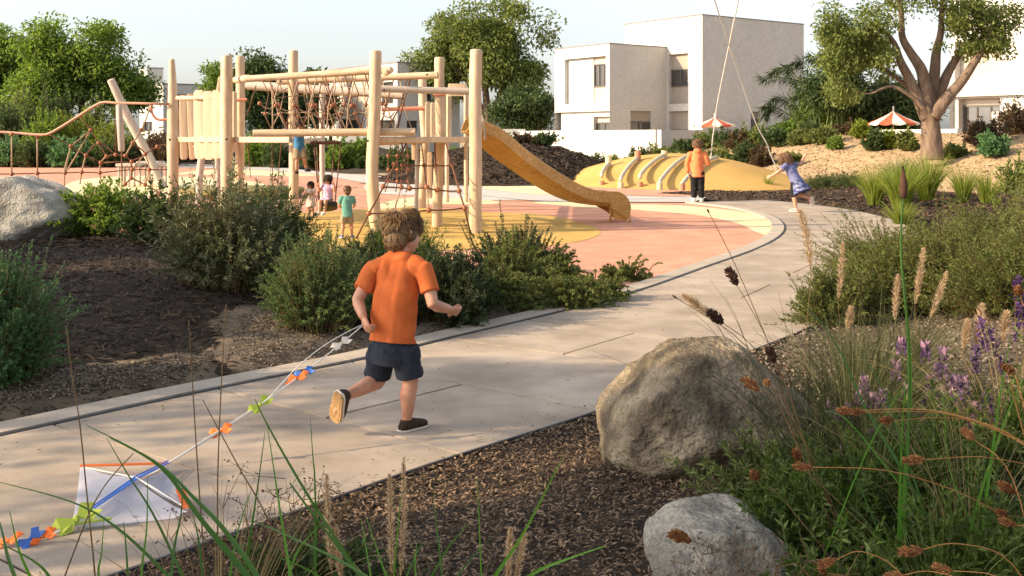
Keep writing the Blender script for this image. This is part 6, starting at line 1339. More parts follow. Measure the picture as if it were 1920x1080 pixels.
# girl in lilac sitting on the disc swing, facing us
ss = V(sc_); ks = .80; gp = V((ss.x, ss.y, ss.z + .035 * 1)) - V((0, 0, .44 * ks / 1.14))
child('girl in a lilac dress sitting on the disc swing with her legs out', gp, PI - .35, ks, dict(top='c_lilac', sleeve=.4, hem=.06, flare=.02, dress=True, bottom='c_lilac', leglen=.62, loose=1.15, shoe='c_white', solem='solew'), ('hair_dk', 550, .06, 'long'),
      dict(pelvis=(0, -.01, .50), neck=(0, -.05, .86), head=(0, -.02, .965), shL=(-.12, -.05, .82), elL=(-.20, .02, .70), haL=(-.19, .06, .84), shR=(.12, -.05, .82), elR=(.21, .0, .69), haR=(.20, .04, .82), hipL=(-.055, .0, .49), knL=(-.07, .20, .50), anL=(-.08, .27, .27), toL=(-.085, .39, .24), hipR=(.055, 0, .49), knR=(.07, .21, .49), anR=(.05, .27, .26), toR=(.05, .39, .23)), seed=15)
# boy in blue hanging on the lower log
bc = Q(561, 326, 16.88); kb_ = .86
child('boy in a blue shirt and khaki shorts hanging from the lower log, feet dangling', bc, PI + .35, kb_, dict(top='c_blue', sleeve=.65, hem=.08, bottom='c_khaki', leglen=.9, loose=1.1, shoe='c_black', solem='tyre'), ('hair_dk', 450, .03, 'boy'),
      dict(pelvis=(0, -.02, .52), head=(.0, .03, .995), elL=(-.20, .08, .93), haL=(-.17, .20, .88), elR=(.20, .08, .93), haR=(.17, .20, .88), knL=(-.09, .06, .31), anL=(-.16, -.06, .10), toL=(-.20, .03, .03), knR=(.05, .04, .29), anR=(.06, .02, .06), toR=(.07, .12, .0)), seed=16)
# ------------------------------------------------------------------ kite, its tail and the strings
kt = thing('kite', 'white diamond kite with blue stripe and orange edges lying on the path', 'kite', P(240, 940, .03))
Nn, W1, W2, Tt = P(316, 872, .05), P(150, 877, .07), P(352, 957, .05), P(133, 988, .035)
cm = Nn.lerp(Tt, .36) + V((0, 0, .018))
def sailtri(pts, name, m):
    """soft cloth panel between corners, slightly bellied"""
    a, b, c = pts; n = 8; vs_ = []; ix = {}
    for i in range(n + 1):
        for j in range(n + 1 - i):
            u, v = i / n, j / n; w = 1 - u - v; p = a * w + b * u + c * v + V((0, 0, -.05 * 4 * u * v - .03 * 4 * w * v * .5 + .004 * math.sin(9 * u + 5 * v))); p.z = max(p.z, .025); ix[i, j] = len(vs_); vs_.append(p)
    fs = []
    for i in range(n):
        for j in range(n - i):
            fs.append((ix[i, j], ix[i + 1, j], ix[i, j + 1]))
            if i + j < n - 1: fs.append((ix[i + 1, j], ix[i + 1, j + 1], ix[i, j + 1]))
    return MB().add(vs_, fs).build(name, m, kt, True)
for tri in ((cm, Nn, W1), (cm, W1, Tt), (cm, W2, Nn), (cm, Tt, W2)): sailtri(tri, 'sail_panel', M['sail'])
def ribbon(name, pts, w, m, parent, lift=.004):
    vs_ = []; pts = [V(p) for p in pts]
    for i, p in enumerate(pts):
        t = (pts[min(i + 1, len(pts) - 1)] - pts[max(i - 1, 0)]); s = V((t.y, -t.x, 0)).normalized() * (w[i] if hasattr(w, '__len__') else w) / 2
        vs_ += [p - s + ZV * lift, p + s + ZV * lift, p + s + ZV * (lift - .003), p - s + ZV * (lift - .003)]
    n = len(pts); fs = [(4 * k + c, 4 * k + (c + 1) % 4, 4 * k + 4 + (c + 1) % 4, 4 * k + 4 + c) for k in range(n - 1) for c in range(4)] + [(0, 3, 2, 1), (4 * n - 4, 4 * n - 3, 4 * n - 2, 4 * n - 1)]
    return MB().add(vs_, fs).build(name, m, parent)
ribbon('stripe', [Tt, cm, Nn], [.006, .020, .010], M['k_blue'], kt, .012); MB().tube([Tt + ZV * .02, cm + ZV * .022, Nn + ZV * .02], .003, 6).build('spine', M['k_blue'], kt)
MB().tube([W1 + ZV * .006, cm + ZV * .012, W2 + ZV * .006], .003, 6).build('spar', M['string'], kt)
ribbon('edge_band', [W1, W1.lerp(Nn, .5), Nn], .028, M['k_orange'], kt, .010); ribbon('edge_band', [Nn.lerp(W2, .62), W2], .035, M['k_orange'], kt, .012)
def bow(parent, p, s, m, ang=0, name='bow'):
    """two crumpled petals and a knot"""
    mb = MB(); u = V((math.cos(ang), math.sin(ang) * .5, .35)).normalized(); v = V((-math.sin(ang), math.cos(ang) * .6, .5)).normalized(); n = u.cross(v)
    for sg in (-1, 1):
        q = [p, p + u * sg * s * .55 + v * s * .5 + n * s * .12, p + u * sg * s * 1.0 + v * s * .28 - n * s * .1, p + u * sg * s * .72 - v * s * .02, p + u * sg * s * 1.0 - v * s * .38 + n * s * .1, p + u * sg * s * .45 - v * s * .42 - n * s * .1]
        b2 = [x + n * .004 for x in q]; mb.add(q + b2, [(0, 1, 2, 3), (0, 3, 4, 5), (9, 8, 7, 6), (11, 10, 9, 6)] + [(a, 6 + a, 6 + b, b) for a, b in ((0, 1), (1, 2), (2, 3), (3, 4), (4, 5), (5, 0))])
    mb.ball(p, s * .16, 6, 5); return mb.build(name, M[m], parent)
bow(kt, Tt + V((.02, 0, .03)), .085, 'k_lime', .9); ribbon('edge_band', [Tt, Tt.lerp(W2, .18), Tt.lerp(W2, .34)], .03, M['k_lime'], kt, .012)
tail = crom([Tt, P(100, 1001, .03), P(55, 1012, .03), P(0, 1016, .03), P(-80, 1010, .03), P(-170, 1000, .03)], 6)
MB().tube(tail, .005, 6).build('tail', M['string'], kt, True)
for px, py, m, a in ((80, 1006, 'k_orange', .4), (57, 1010, 'k_blue', 1.2), (16, 1014, 'k_orange', -.2), (-60, 1010, 'k_lime', .4)): bow(kt, P(px, py, .045), .05, m, a)
ks_ = thing('kite_string', 'white kite string with coloured bows, held by the running boy in orange', 'kite string', P(320, 870, .03))
A, Bh = Nn + ZV * .01, HAND_L
mid = A.lerp(Bh, .5) - V((0, 0, .065))
curve = [A * (1 - t) ** 2 + mid * (2 * t * (1 - t)) + Bh * t * t for t in np.linspace(0, 1, 20)]
for c in curve: c.z = max(c.z, .03)
MB().tube(curve, [.0042] * 12 + [.003] * 8, 6).build('string', M['string'], ks_, True)
c2 = [A.lerp(curve[9], t) for t in np.linspace(0, 1, 4)][:-1] + [curve[9].lerp(Bh, t) + V((-.02, 0, .035)) * math.sin(PI * t) for t in np.linspace(0, 1, 8)]
MB().tube(c2, .0025, 5).build('string', M['string'], ks_, True)
for t, m, s, a in ((4.6, 'k_orange', .055, .3), (8.3, 'k_lime', .06, 1.1), (11.9, 'k_orange', .055, -.1), (12.6, 'k_blue', .05, .5), (16.4, 'canwhite', .05, .9)):
    i = int(t); bow(ks_, curve[i].lerp(curve[i + 1], t - i), s, m, a)
# strings of two kites flying out of view
for lab, a, pts in (('white kite string rising from the hands of the boy in the hoodie', None, [(1333, 298, 24.6), (1336, 262, 24.4), (1340, 235, 24.0), (1345, 195, 23), (1360, 120, 21), (1386, -5, 18), (1440, -240, 14)]),
                    ('white kite string rising from the left hand of the running girl', None, [(1457, 318, 22.6), (1443, 285, 22.4), (1437, 268, 22.2), (1417, 230, 21.8), (1385, 140, 20.6), (1338, -5, 18), (1260, -260, 14)])):
    s = thing('kite_string', lab, 'kite string', Q(*pts[0])); MB().tube(crom([Q(*p) for p in pts], 8), .012, 5).build('string', M['string'], s, True)

# ------------------------------------------------------------------ foreground grasses and flowers
HF = h_fore
def groundbase(pts, lim=.28):
    """follow the leaf down to the soil"""
    p, q = pts[0], pts[1]; dr = p - q; dr = dr / max(1e-6, dr.length); z0 = float(HF(p.x, p.y)) - .01; h = p.z - z0
    k = h / max(.25, -dr.z); sx = max(-lim, min(lim, dr.x * k * .8)); x = p.x + sx; y = p.y + max(-.1, min(.1, dr.y * k)); return V((x, y, float(HF(x, y)) - .01))
def blade_obj(root, px, d0, d1, w, m, name='blade', base=None, fold=.35):
    """one long leaf; px photo points from low to tip, depth d0 to d1"""
    n = len(px); pts = [Q(x, y, d0 + (d1 - d0) * i / (n - 1)) for i, (x, y) in enumerate(px)]
    if base is not None:
        gb_ = groundbase(pts); pr_ = pts[0] + (pts[0] - pts[1]) * min(1.0, .45 * (pts[0] - gb_).length / max(1e-6, (pts[0] - pts[1]).length)); pr_ = pr_.lerp(pts[0].lerp(gb_, .4), .5); pts = [gb_, pr_] + pts
    c = crom(pts, 6); a = np.array([tuple(p) for p in c])[None]; up = np.array([[[.3, -.9, .5]]])
    Vt, Fc = ribbons(a, [w], up=up, fold=fold); return link(name, npmesh(name, Vt, Fc), M[m], root, True)
def stem_obj(root, pts, r, m, name='stem'): return MB().tube(crom(pts, 5), list(np.linspace(r, r * .5, (len(pts) - 1) * 5 + 1)), 5).build(name, M[m], root, True)
def gz(x, y): return V((x, y, float(HF(x, y)) - .01))
d = 2.55
clL = thing('strap_grass', 'clump of long green strap leaves in the lower left foreground', 'grass', gz(-.62, 2.6))
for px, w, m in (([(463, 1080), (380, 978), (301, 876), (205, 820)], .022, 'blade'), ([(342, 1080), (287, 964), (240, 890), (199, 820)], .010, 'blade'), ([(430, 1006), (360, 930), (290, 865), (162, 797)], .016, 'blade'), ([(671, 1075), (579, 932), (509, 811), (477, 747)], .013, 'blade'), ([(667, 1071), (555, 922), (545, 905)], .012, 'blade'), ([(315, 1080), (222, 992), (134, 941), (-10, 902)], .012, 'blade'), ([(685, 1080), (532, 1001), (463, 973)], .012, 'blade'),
                 ([(530, 990), (515, 890), (500, 790)], .009, 'blade_bright'), ([(470, 1000), (485, 900), (497, 808)], .009, 'blade'), ([(590, 900), (586, 850), (582, 782)], .007, 'blade'), ([(185, 1080), (190, 1040), (195, 975)], .010, 'blade_bright'), ([(265, 1080), (275, 990), (277, 890)], .010, 'blade_bright'), ([(325, 1040), (340, 960), (342, 900)], .010, 'blade'), ([(240, 1080), (235, 1010), (231, 978)], .009, 'blade'), ([(20, 1060), (5, 1000), (-6, 960)], .014, 'blade'), ([(60, 1090), (35, 1030), (18, 958)], .013, 'blade_bright'), ([(95, 1085), (60, 1050), (-20, 1010)], .012, 'blade'), ([(430, 1085), (445, 1000), (470, 920)], .010, 'blade_bright'), ([(380, 1085), (372, 1010), (360, 960)], .011, 'blade'), ([(540, 1085), (560, 1030), (600, 985)], .010, 'blade_bright'), ([(610, 1090), (560, 1060), (520, 1045)], .009, 'blade')):
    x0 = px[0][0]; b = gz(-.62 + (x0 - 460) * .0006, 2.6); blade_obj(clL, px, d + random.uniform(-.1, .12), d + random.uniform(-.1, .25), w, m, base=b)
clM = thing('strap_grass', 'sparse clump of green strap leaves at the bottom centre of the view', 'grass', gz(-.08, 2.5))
for px, w, m in (([(928, 1080), (983, 997), (1057, 853)], .015, 'blade_bright'), ([(902, 1080), (895, 897)], .009, 'blade_bright'), ([(997, 1077), (1067, 1047), (1137, 1023)], .013, 'blade_bright'), ([(695, 1080), (677, 973)], .010, 'blade_bright'), ([(738, 1080), (746, 990), (752, 930)], .008, 'blade_bright'), ([(725, 1085), (700, 1010), (685, 965)], .008, 'blade_bright'), ([(760, 1085), (785, 1030), (800, 1010)], .010, 'blade'), ([(812, 1075), (845, 1020), (880, 980)], .010, 'blade'), ([(820, 1000), (815, 960), (812, 910)], .006, 'blade'), ([(850, 1090), (890, 1040), (920, 1010)], .008, 'blade'), ([(780, 1090), (778, 1050), (782, 1015)], .008, 'blade_bright')):
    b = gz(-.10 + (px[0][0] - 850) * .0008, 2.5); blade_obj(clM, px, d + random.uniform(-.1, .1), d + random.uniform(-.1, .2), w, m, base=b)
# thin brown flowering stems standing in the left clump
ts = thing('tall_grass_stems', 'three tall thin brown grass stems rising in the left foreground', 'grass', gz(-.85, 2.7))
for px in ([(178, 1080), (165, 950), (150, 800), (135, 700), (124, 610)], [(385, 1080), (372, 900), (362, 740), (354, 600)], [(408, 1060), (408, 900), (415, 720), (424, 570)], [(510, 990), (450, 880), (380, 750)], [(140, 1030), (190, 920), (250, 850)]):
    dd = 2.75; pts = [Q(x, y, dd) for x, y in px]; stem_obj(ts, [groundbase(pts)] + pts, .0026, 'stem_br')
# fine wiry herb with tiny dark seeds
r = np.random.default_rng(77)
def wiry(lab, c, h, n, seed, m='stem_br', sm='seed_dk', sz=.011, hs=.16):
    r = np.random.default_rng(seed); root = thing('wiry_herb', lab, 'plant', c); paths = []; tips = []
    for _ in range(n):
        a = r.uniform(0, 2 * PI); q = r.random() * hs; e = np.array(c) + np.array([math.cos(a) * q * 1.6, math.sin(a) * q, h * r.uniform(.5, 1.05)]); s = np.array(c) + r.normal(size=3) * [.02, .02, 0]
        t = np.linspace(0, 1, 6)[:, None]; p = s + (e - s) * t + r.normal(size=(6, 3)) * .008; paths.append(p)
        for _ in range(4):
            i = r.integers(2, 6); o = p[i]; e2 = o + r.normal(size=3) * [.045, .04, .03] + [0, 0, .03]; paths.append(o + (e2 - o) * t); tips.append(e2)
    Vt, Fc = stalks(np.array(paths), [.0017] * len(paths), .0007, 3); link('stems', npmesh('stems', Vt, Fc), M[m], root)
    tp = np.repeat(np.array(tips), 3, 0) + r.normal(size=(len(tips) * 3, 3)) * .006; Vt, Fc = leafarr(tp, rnd_dir(r, len(tp)), rnd_dir(r, len(tp)), sz, sz * .5); tag(link('seeds', npmesh('seeds', Vt, Fc), M[sm], root), kind='stuff')
wiry('wiry dark seeded herb between the left blades and the path edge', gz(-.80, 3.25), .40, 30, 1)
wiry('second wiry dark herb just right of the kite, near the path edge', gz(-.62, 3.45), .34, 26, 2)
wiry('dark twiggy herb in front of the small boulder', gz(.62, 2.75), .34, 26, 3, hs=.22)
shrub('low dark leafy weed at the path edge in the lower left', gz(-.66, 3.3), .34, .20, 160, 26, (.035, .010), 'lf_dark', 401, name='weed', cat='plant', hf=HF, zoff=-.01)
shrub('low dark weed under the plumes left of the bottom centre', gz(-.48, 2.95), .28, .16, 120, 24, (.035, .010), 'lf_fg', 402, name='weed', cat='plant', hf=HF)
# soft plumes
def plume(root, px, dd, rw, n=420, m='plume', hair=.03):
    pts = crom([Q(x, y, dd) for x, y in px], 8); a = np.array([tuple(p) for p in pts]); r = np.random.default_rng(int(px[0][0])); t = r.random(n); x = t * (len(a) - 1); i = np.clip(x.astype(int), 0, len(a) - 2); p = a[i] + (a[i + 1] - a[i]) * (x - i)[:, None]
    tg = unit(a[i + 1] - a[i]); d_ = rnd_dir(r, n); d_ = d_ - tg * (d_ * tg).sum(1, keepdims=True) + tg * .8; prof = np.sin(np.clip(t, .04, .97) * PI) ** .5
    Vt, Fc = leafarr(p, d_, rnd_dir(r, n), rw * prof * r.uniform(.8, 1.6, n), .0028, 0); return link('plume', npmesh('plume', Vt, Fc), M[m], root)
def plume_grass(lab, heads, dd, nb, h, seed, m='plume', w=.0035, gx=None):
    x0 = sum(hd_[0][0] for hd_ in heads) / len(heads); b0 = gz(gx if gx is not None else (x0 - CX) * dd / F, dd); root = thing('plume_grass', lab, 'grass', b0)
    for hd_ in heads:
        pts = [Q(x, y, dd) for x, y in hd_]; q = pts[0]; b = V((b0.x + (q.x - b0.x) * .35, dd + random.uniform(-.05, .05), b0.z)); stem_obj(root, [b, b.lerp(q, .6) + V((0, 0, .02)), q, pts[-1]], .0022, 'stem_br'); plume(root, hd_, dd, .0145 * dd / 2.6 if dd < 4 else .032, 520, m)
    if nb:
        r = np.random.default_rng(seed); a = r.uniform(0, 2 * PI, nb); t = np.linspace(0, 1, 6)[None, :]; q = r.random(nb) * h * .6; L = h * r.uniform(.6, 1.1, nb)
        pth = np.stack([b0.x + np.cos(a)[:, None] * q[:, None] * t ** 1.6, b0.y + np.sin(a)[:, None] * q[:, None] * t ** 1.6, b0.z + L[:, None] * (t - .3 * t ** 3)], -1); Vt, Fc = ribbons(pth, [w] * nb, up=rnd_dir(r, nb)[:, None]); link('blades', npmesh('blades', Vt, Fc), M['grass_dk'], root)
plume_grass('tall tan plumes rising at the bottom, left of the centre', [[(752, 1080), (756, 980), (757, 860)], [(735, 1075), (733, 985), (730, 890)]], 2.7, 0, .3, 1)
plume_grass('short tan plumes at the lower left, by the dark weed', [[(622, 1070), (615, 980), (612, 890)], [(640, 1085), (634, 1040), (630, 985)]], 2.75, 20, .35, 2)
plume_grass('bright tan plume at the bottom edge, right of the centre', [[(965, 1095), (975, 1050), (985, 1000)], [(952, 1090), (955, 1045), (958, 990)]], 2.6, 0, .3, 3)
plume_grass('tan plume grass in the right bed, three leaning plumes', [[(1678, 600), (1680, 560), (1684, 515)], [(1716, 570), (1724, 520), (1732, 465)], [(1745, 595), (1760, 555), (1776, 510)]], 6.2, 130, .55, 4, gx=2.35)
plume_grass('pale tan plume grass left of the three plumes', [[(1572, 560), (1577, 510), (1580, 455)], [(1588, 620), (1592, 600), (1596, 575)]], 6.3, 120, .5, 5, gx=1.98)
plume_grass('thin tan foxtail leaning over the path left of the rosemary', [[(1520, 500), (1512, 440), (1500, 395)], [(1340, 600), (1310, 575), (1280, 553)]], 4.9, 60, .5, 6, gx=1.28)
plume_grass('dim tan plumes among the gravel right of the lavender', [[(1830, 650), (1836, 610), (1842, 570)], [(1806, 655), (1812, 630), (1816, 600)], [(1880, 640), (1884, 610), (1888, 585)]], 5.2, 110, .42, 7)
# dark fine grass behind the boulder
for k, (x, y, n, h, s, lab) in enumerate(((1.50, 4.75, 260, .62, .42, 'dark fine upright grass right behind the large boulder'), (1.72, 5.1, 240, .66, .45, 'dark fine grass between the boulder and the lavender'), (1.95, 5.5, 200, .55, .42, 'dark fine grass at the back by the rosemary mounds'), (1.38, 4.35, 200, .60, .5, 'olive arching grass leaning against the right side of the large boulder'))):
    tuft(lab, gz(x, y), n, h, s, .0055, 'grass_dk', 420 + k, hf=HF, bend=.4)
for k, (x, y, n, h, s, lab) in enumerate(((1.25, 3.75, 170, .50, .40, 'wiry dark grass rising through the leafy plants right of the boulder'), (1.75, 3.45, 170, .55, .45, 'wiry brown grass among the lower right leaves'), (1.15, 2.9, 110, .42, .35, 'wiry grass beside the small boulder'), (2.2, 3.9, 150, .6, .45, 'wiry grass before the bright reeds at the right edge'))):
    tuft(lab, gz(x, y), n, h, s, .0045, 'grass_dk' if k % 2 else 'lf_rose', 430 + k, hf=HF, bend=.5)
# leafy foreground plants
fg = [(1.05, 3.55, .34, .33, 'leafy green plant between the two boulders', 'lf_fg'), (1.50, 3.75, .45, .40, 'leafy green plant under the lavender', 'lf_fg'), (2.0, 3.85, .45, .44, 'leafy green plant in the lower right below the bright reeds', 'lf_fg'), (1.30, 3.05, .42, .30, 'leafy green plant at the bottom right of the small boulder', 'lf_fg'), (1.75, 3.1, .45, .36, 'leafy dark green plant in the lower right corner area', 'lf_dark'), (.82, 2.85, .26, .22, 'leafy twigs hanging over the small boulder', 'lf_fg'), (2.35, 4.3, .5, .40, 'leafy plant at the right edge behind the bright reeds', 'lf_fg'), (1.30, 2.5, .36, .22, 'leafy plant at the very bottom right', 'lf_dark'), (.98, 3.95, .26, .28, 'pale willow leaved plant right below the large boulder', 'lf_juniper'), (2.05, 3.3, .42, .34, 'leafy green plant low at the right edge', 'lf_fg')]
for k, (x, y, rx, h, lab, lm_) in enumerate(fg): shrub(lab, gz(x, y), rx, h, int(420 * rx), 50, (.032, .0082), lm_, 440 + k, name='leafy_plant', cat='plant', hf=HF, up=.35, start=.1, lobes=5, stem='stem_gr', thick=.0025)
# lavender plants
def lavender(lab, base, heads, dd, seed):
    root = thing('lavender', lab, 'lavender', base); r = np.random.default_rng(seed)
    for x, y, s in heads:
        q = Q(x, y + s * .5, dd + r.uniform(-.15, .15)); b = V((lerpl(base[0], q.x, .45), lerpl(base[1], q.y, .6), base[2])); stem_obj(root, [b, b.lerp(q, .6), q], .0022, 'stem_gr')
        hgt = s * .85 * dd / F; n = 46; t = r.random(n); a = r.uniform(0, 2 * PI, n); p = np.array(q) + np.stack([np.cos(a) * .010, np.sin(a) * .010, t * hgt * .72], -1); dr = np.stack([np.cos(a), np.sin(a), .5 + t * 1.2], -1)
        Vt, Fc = leafarr(p, dr, rnd_dir(r, n), .020, .012); v2, f2 = leafarr(np.repeat(np.array(q)[None] + [0, 0, hgt * .68], 7, 0), np.stack([np.cos(np.arange(7) * .9) * .45, np.sin(np.arange(7) * .9) * .45, np.ones(7)], -1), rnd_dir(r, 7), hgt * .55, .022)
        me = npmesh('flower_spike', np.concatenate([Vt, v2]), np.concatenate([Fc, f2 + len(Vt)])); me.materials.append(M['salvia_lt']); me.materials.append(M['lav'])
        me.polygons.foreach_set('material_index', np.concatenate([(np.arange(len(Fc)) % 4 == 0).astype(np.int32), np.ones(len(f2), np.int32)])); link('flower_spike', me, None, root)
lavender('lavender plant right of the dark grass with pale pink tipped spikes', gz(1.62, 4.45), [(1620, 722, 40), (1612, 745, 30), (1636, 752, 36), (1590, 770, 34), (1556, 765, 30), (1570, 778, 24), (1655, 748, 40), (1630, 820, 34), (1575, 845, 32), (1650, 900, 34), (1640, 920, 26)], 4.4, 1)
lavender('tallest lavender plant, its purple spikes beside the tall reed', gz(2.0, 4.6), [(1735, 660, 44), (1768, 675, 52), (1758, 700, 40), (1680, 695, 44), (1690, 650, 36), (1745, 720, 44), (1700, 735, 36), (1780, 718, 36)], 4.6, 2)
lavender('lavender plant at the right with a broad purple cluster', gz(2.2, 4.4), [(1795, 725, 46), (1808, 722, 40), (1786, 745, 34), (1830, 765, 30), (1850, 752, 34), (1862, 780, 30), (1820, 790, 30), (1895, 760, 34)], 4.4, 3)
def salvia(lab, base, sp_, dd, seed):
    root = thing('salvia', lab, 'salvia', base); r = np.random.default_rng(seed)
    for px in sp_:
        pts = crom([Q(x, y, dd) for x, y in px], 6); b = V((lerpl(base[0], pts[0].x, .6), dd, base[2])); stem_obj(root, [b, pts[0], pts[-1]], .0025, 'stem_br'); a = np.array([tuple(p) for p in pts]); n = 90; i = r.integers(0, len(a), n); p = a[i] + r.normal(size=(n, 3)) * .006
        Vt, Fc = leafarr(p, rnd_dir(r, n), rnd_dir(r, n), .022, .012); link('flower_spike', npmesh('flower_spike', Vt, Fc), M['salvia'], root)
salvia('dark purple salvia spikes at the right edge before the rosemary', gz(2.35, 4.9), [[(1905, 640), (1908, 590), (1903, 530)], [(1918, 600), (1915, 560), (1912, 520)], [(1850, 655), (1842, 625), (1838, 600)], [(1880, 700), (1868, 660), (1858, 620)], [(1832, 700), (1828, 680), (1830, 650)]], 4.9, 4)
# bright reeds and the cattail
rd = thing('reed', 'tall bright green reed blades standing among the lavender, a dark cattail above', 'reed', gz(1.16, 3.15))
for px, w, m in (([(1697, 870), (1708, 700), (1692, 490)], .018, 'blade_bright'), ([(1688, 880), (1692, 790), (1700, 690)], .014, 'blade_bright'), ([(1690, 880), (1620, 760), (1565, 640), (1500, 560)], .015, 'blade'), ([(1700, 860), (1650, 720), (1600, 640)], .011, 'blade'), ([(1680, 900), (1590, 790), (1545, 770)], .010, 'blade_bright'), ([(1640, 980), (1600, 880), (1585, 800)], .010, 'blade'), ([(1660, 780), (1700, 720), (1740, 700)], .006, 'blade_bright')):
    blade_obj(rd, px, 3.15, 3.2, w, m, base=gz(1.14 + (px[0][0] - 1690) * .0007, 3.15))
stem_obj(rd, [gz(1.15, 3.15), Q(1705, 700, 3.15), Q(1690, 480, 3.15), Q(1693, 372, 3.15)], .0055, 'blade'); pts = [Q(1694, 372, 3.15), Q(1694, 340, 3.15), Q(1693, 315, 3.15)]
MB().tube([pts[0], pts[0].lerp(pts[1], .5), pts[1], pts[2]], [.009, .0125, .011, .003], 8).build('cattail', M['seed_dk'], rd, True); plume(rd, [(1694, 372), (1694, 340), (1693, 312)], 3.15, .010, 260, 'seed_dk')
rd2 = thing('reed', 'pair of bright green reed blades at the right edge', 'reed', gz(1.42, 3.1))
for px, w, m in (([(1858, 860), (1875, 740), (1895, 630)], .015, 'blade_bright'), ([(1862, 850), (1895, 760), (1930, 690)], .012, 'blade_bright'), ([(1850, 960), (1845, 900), (1850, 840)], .010, 'blade'), ([(1825, 990), (1780, 880), (1770, 770), (1760, 720)], .008, 'blade_bright')): blade_obj(rd2, px, 3.1, 3.15, w, m, base=gz(1.40 + (px[0][0] - 1858) * .0007, 3.1))
# rusty seed heads on thin arching stems
def seedgrass(lab, base, items, dd, rm, hm):
    root = thing('seed_head_grass', lab, 'grass', base)
    for px, hl, hw_ in items:
        pts = [Q(x, y, dd + random.uniform(-.08, .08)) for x, y in px]; stem_obj(root, [groundbase(pts, .35)] + pts, .0021, rm)
        e = pts[-1]; dr = (pts[-1] - pts[-2]).normalized(); L = hl * dd / F; W = hw_ * dd / F; n = 70; r = np.random.default_rng(int(px[-1][0])); t = r.random(n); prof = np.sin(np.clip(t, .06, .95) * PI) ** .6
        u, w_ = perp(dr); a = r.uniform(0, 2 * PI, n); rr = prof * W * .32; p = np.array(e)[None] + np.array(dr)[None] * (t * L * .8)[:, None] + (np.array(u)[None] * np.cos(a)[:, None] + np.array(w_)[None] * np.sin(a)[:, None]) * rr[:, None]
        d_ = np.array(dr)[None] * .9 + (np.array(u)[None] * np.cos(a)[:, None] + np.array(w_)[None] * np.sin(a)[:, None]) * .55
        Vt, Fc = leafarr(p, d_, rnd_dir(r, n), L * .22, W * .26); b2 = MB().tube([e, e + dr * L * .3, e + dr * L * .7, e + dr * L * .95], [W * .12, W * .36, W * .30, W * .05], 7); n0 = len(Vt)
        me = npmesh('seed_head', Vt, Fc); core = b2.mesh('core'); bm = bmesh.new(); bm.from_mesh(me); bm.from_mesh(core); bm.to_mesh(me); bm.free(); link('seed_head', me, M[hm], root)
gb = gz(1.18, 3.9)
seedgrass('dark seed heads on thin stems arching over the large boulder', gz(1.02, 3.55), [([(1500, 800), (1440, 640), (1382, 535)], 42, 20), ([(1490, 790), (1420, 660), (1356, 606)], 44, 20), ([(1480, 780), (1460, 700), (1452, 680)], 34, 20), ([(1500, 800), (1460, 690), (1380, 500), (1330, 400)], 10, 3), ([(1480, 800), (1400, 650), (1270, 560)], 12, 3)], 3.5, 'stem_br', 'seed_dk')
seedgrass('rust coloured seed heads hanging before the right side of the boulder', gz(1.05, 3.45), [([(1520, 850), (1470, 760), (1442, 722)], 22, 18), ([(1510, 850), (1450, 750), (1424, 732)], 42, 18), ([(1530, 900), (1500, 880), (1496, 862)], 38, 16), ([(1480, 950), (1440, 910), (1420, 895)], 38, 20), ([(1400, 1058), (1340, 1030), (1296, 1014)], 48, 22)], 3.3, 'stem_br', 'seed')
seedgrass('rusty seed heads on orange arching stems among the lower right leaves', gz(1.72, 3.05), [([(2050, 1150), (1990, 900), (1830, 792), (1676, 788)], 34, 14), ([(2060, 1140), (1980, 880), (1800, 782), (1620, 773)], 32, 14), ([(2070, 1150), (1960, 870), (1780, 775), (1598, 770)], 32, 16), ([(2080, 1160), (2000, 920), (1870, 860), (1735, 862)], 44, 16), ([(2020, 1200), (1900, 985), (1700, 890), (1522, 876)], 38, 14), ([(1960, 1150), (1900, 900), (1826, 824)], 32, 18), ([(2040, 1150), (1980, 970), (1905, 925)], 44, 18), ([(2040, 1200), (1960, 1000), (1888, 966)], 36, 14)], 2.9, 'stem_or', 'seed')
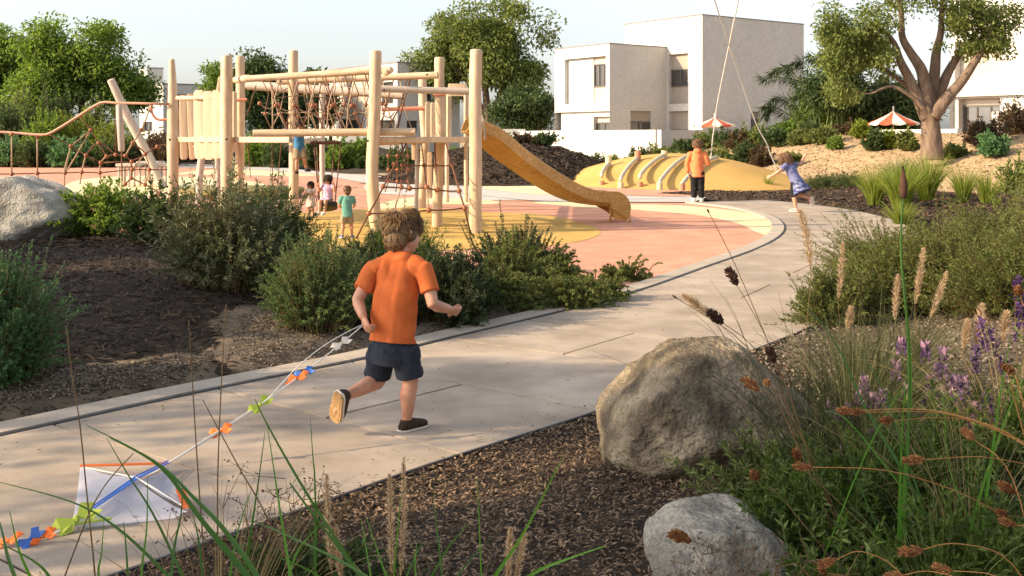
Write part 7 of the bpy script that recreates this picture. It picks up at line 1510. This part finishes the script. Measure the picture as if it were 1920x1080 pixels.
seedgrass('rusty seed heads on orange stems along the bottom right', gz(1.35, 2.45), [([(2010, 1250), (1900, 1060), (1800, 1020), (1730, 1030)], 50, 18), ([(1900, 1290), (1820, 1110), (1750, 1072), (1695, 1078)], 44, 16), ([(1790, 1290), (1700, 1090), (1620, 1035), (1568, 1050)], 42, 16), ([(2060, 1200), (1980, 1010), (1905, 985)], 36, 14), ([(1990, 1290), (1900, 1100), (1785, 1070)], 40, 14), ([(1700, 1300), (1620, 1110), (1550, 1074)], 24, 14)], 2.5, 'stem_or', 'seed')
seedgrass('few orange seed heads at the right edge above the reeds', gz(1.55, 3.1), [([(1920, 760), (1900, 700), (1895, 695)], 34, 16), ([(1940, 640), (1918, 570), (1912, 552)], 24, 20), ([(1900, 740), (1890, 690), (1885, 688)], 28, 14)], 3.0, 'stem_or', 'seed')
for k, (x, y, n, h, s, lab) in enumerate(((-.75, 2.75, 90, .62, .55, 'dry tan grass tangled among the strap leaves at the lower left'), (-.15, 2.55, 60, .48, .5, 'dry tan grass among the sparse blades at the bottom centre'), (1.45, 3.4, 120, .62, .6, 'dry bent grass tangled through the lower right plants'), (1.95, 4.2, 120, .7, .55, 'dry bent grass rising behind the bright reeds'))):
    tuft(lab, gz(x, y), n, h, s, .0038, 'dry_grass', 460 + k, hf=HF, bend=.75)
tb = thing('thin_bent_grass', 'fine hair like bent grass stems fanning over the path behind the large boulder', 'grass', gz(1.1, 3.9))
r = np.random.default_rng(9); pth = []
for _ in range(70):
    b = np.array(gz(1.1 + r.normal() * .06, 3.9 + r.normal() * .06)); a = r.uniform(-1.0, .7); L = r.uniform(.6, 1.15); t = np.linspace(0, 1, 8)
    pth.append(np.stack([b[0] + math.sin(a) * L * .75 * t ** 1.4, np.full(8, b[1]) + r.normal() * .2 * t, b[2] + math.cos(a * .8) * L * (t - .22 * t ** 3)], -1))
Vt, Fc = stalks(np.array(pth), [.0022] * 70, .0006, 3); link('stems', npmesh('stems', Vt, Fc), M['grass_dk'], tb)
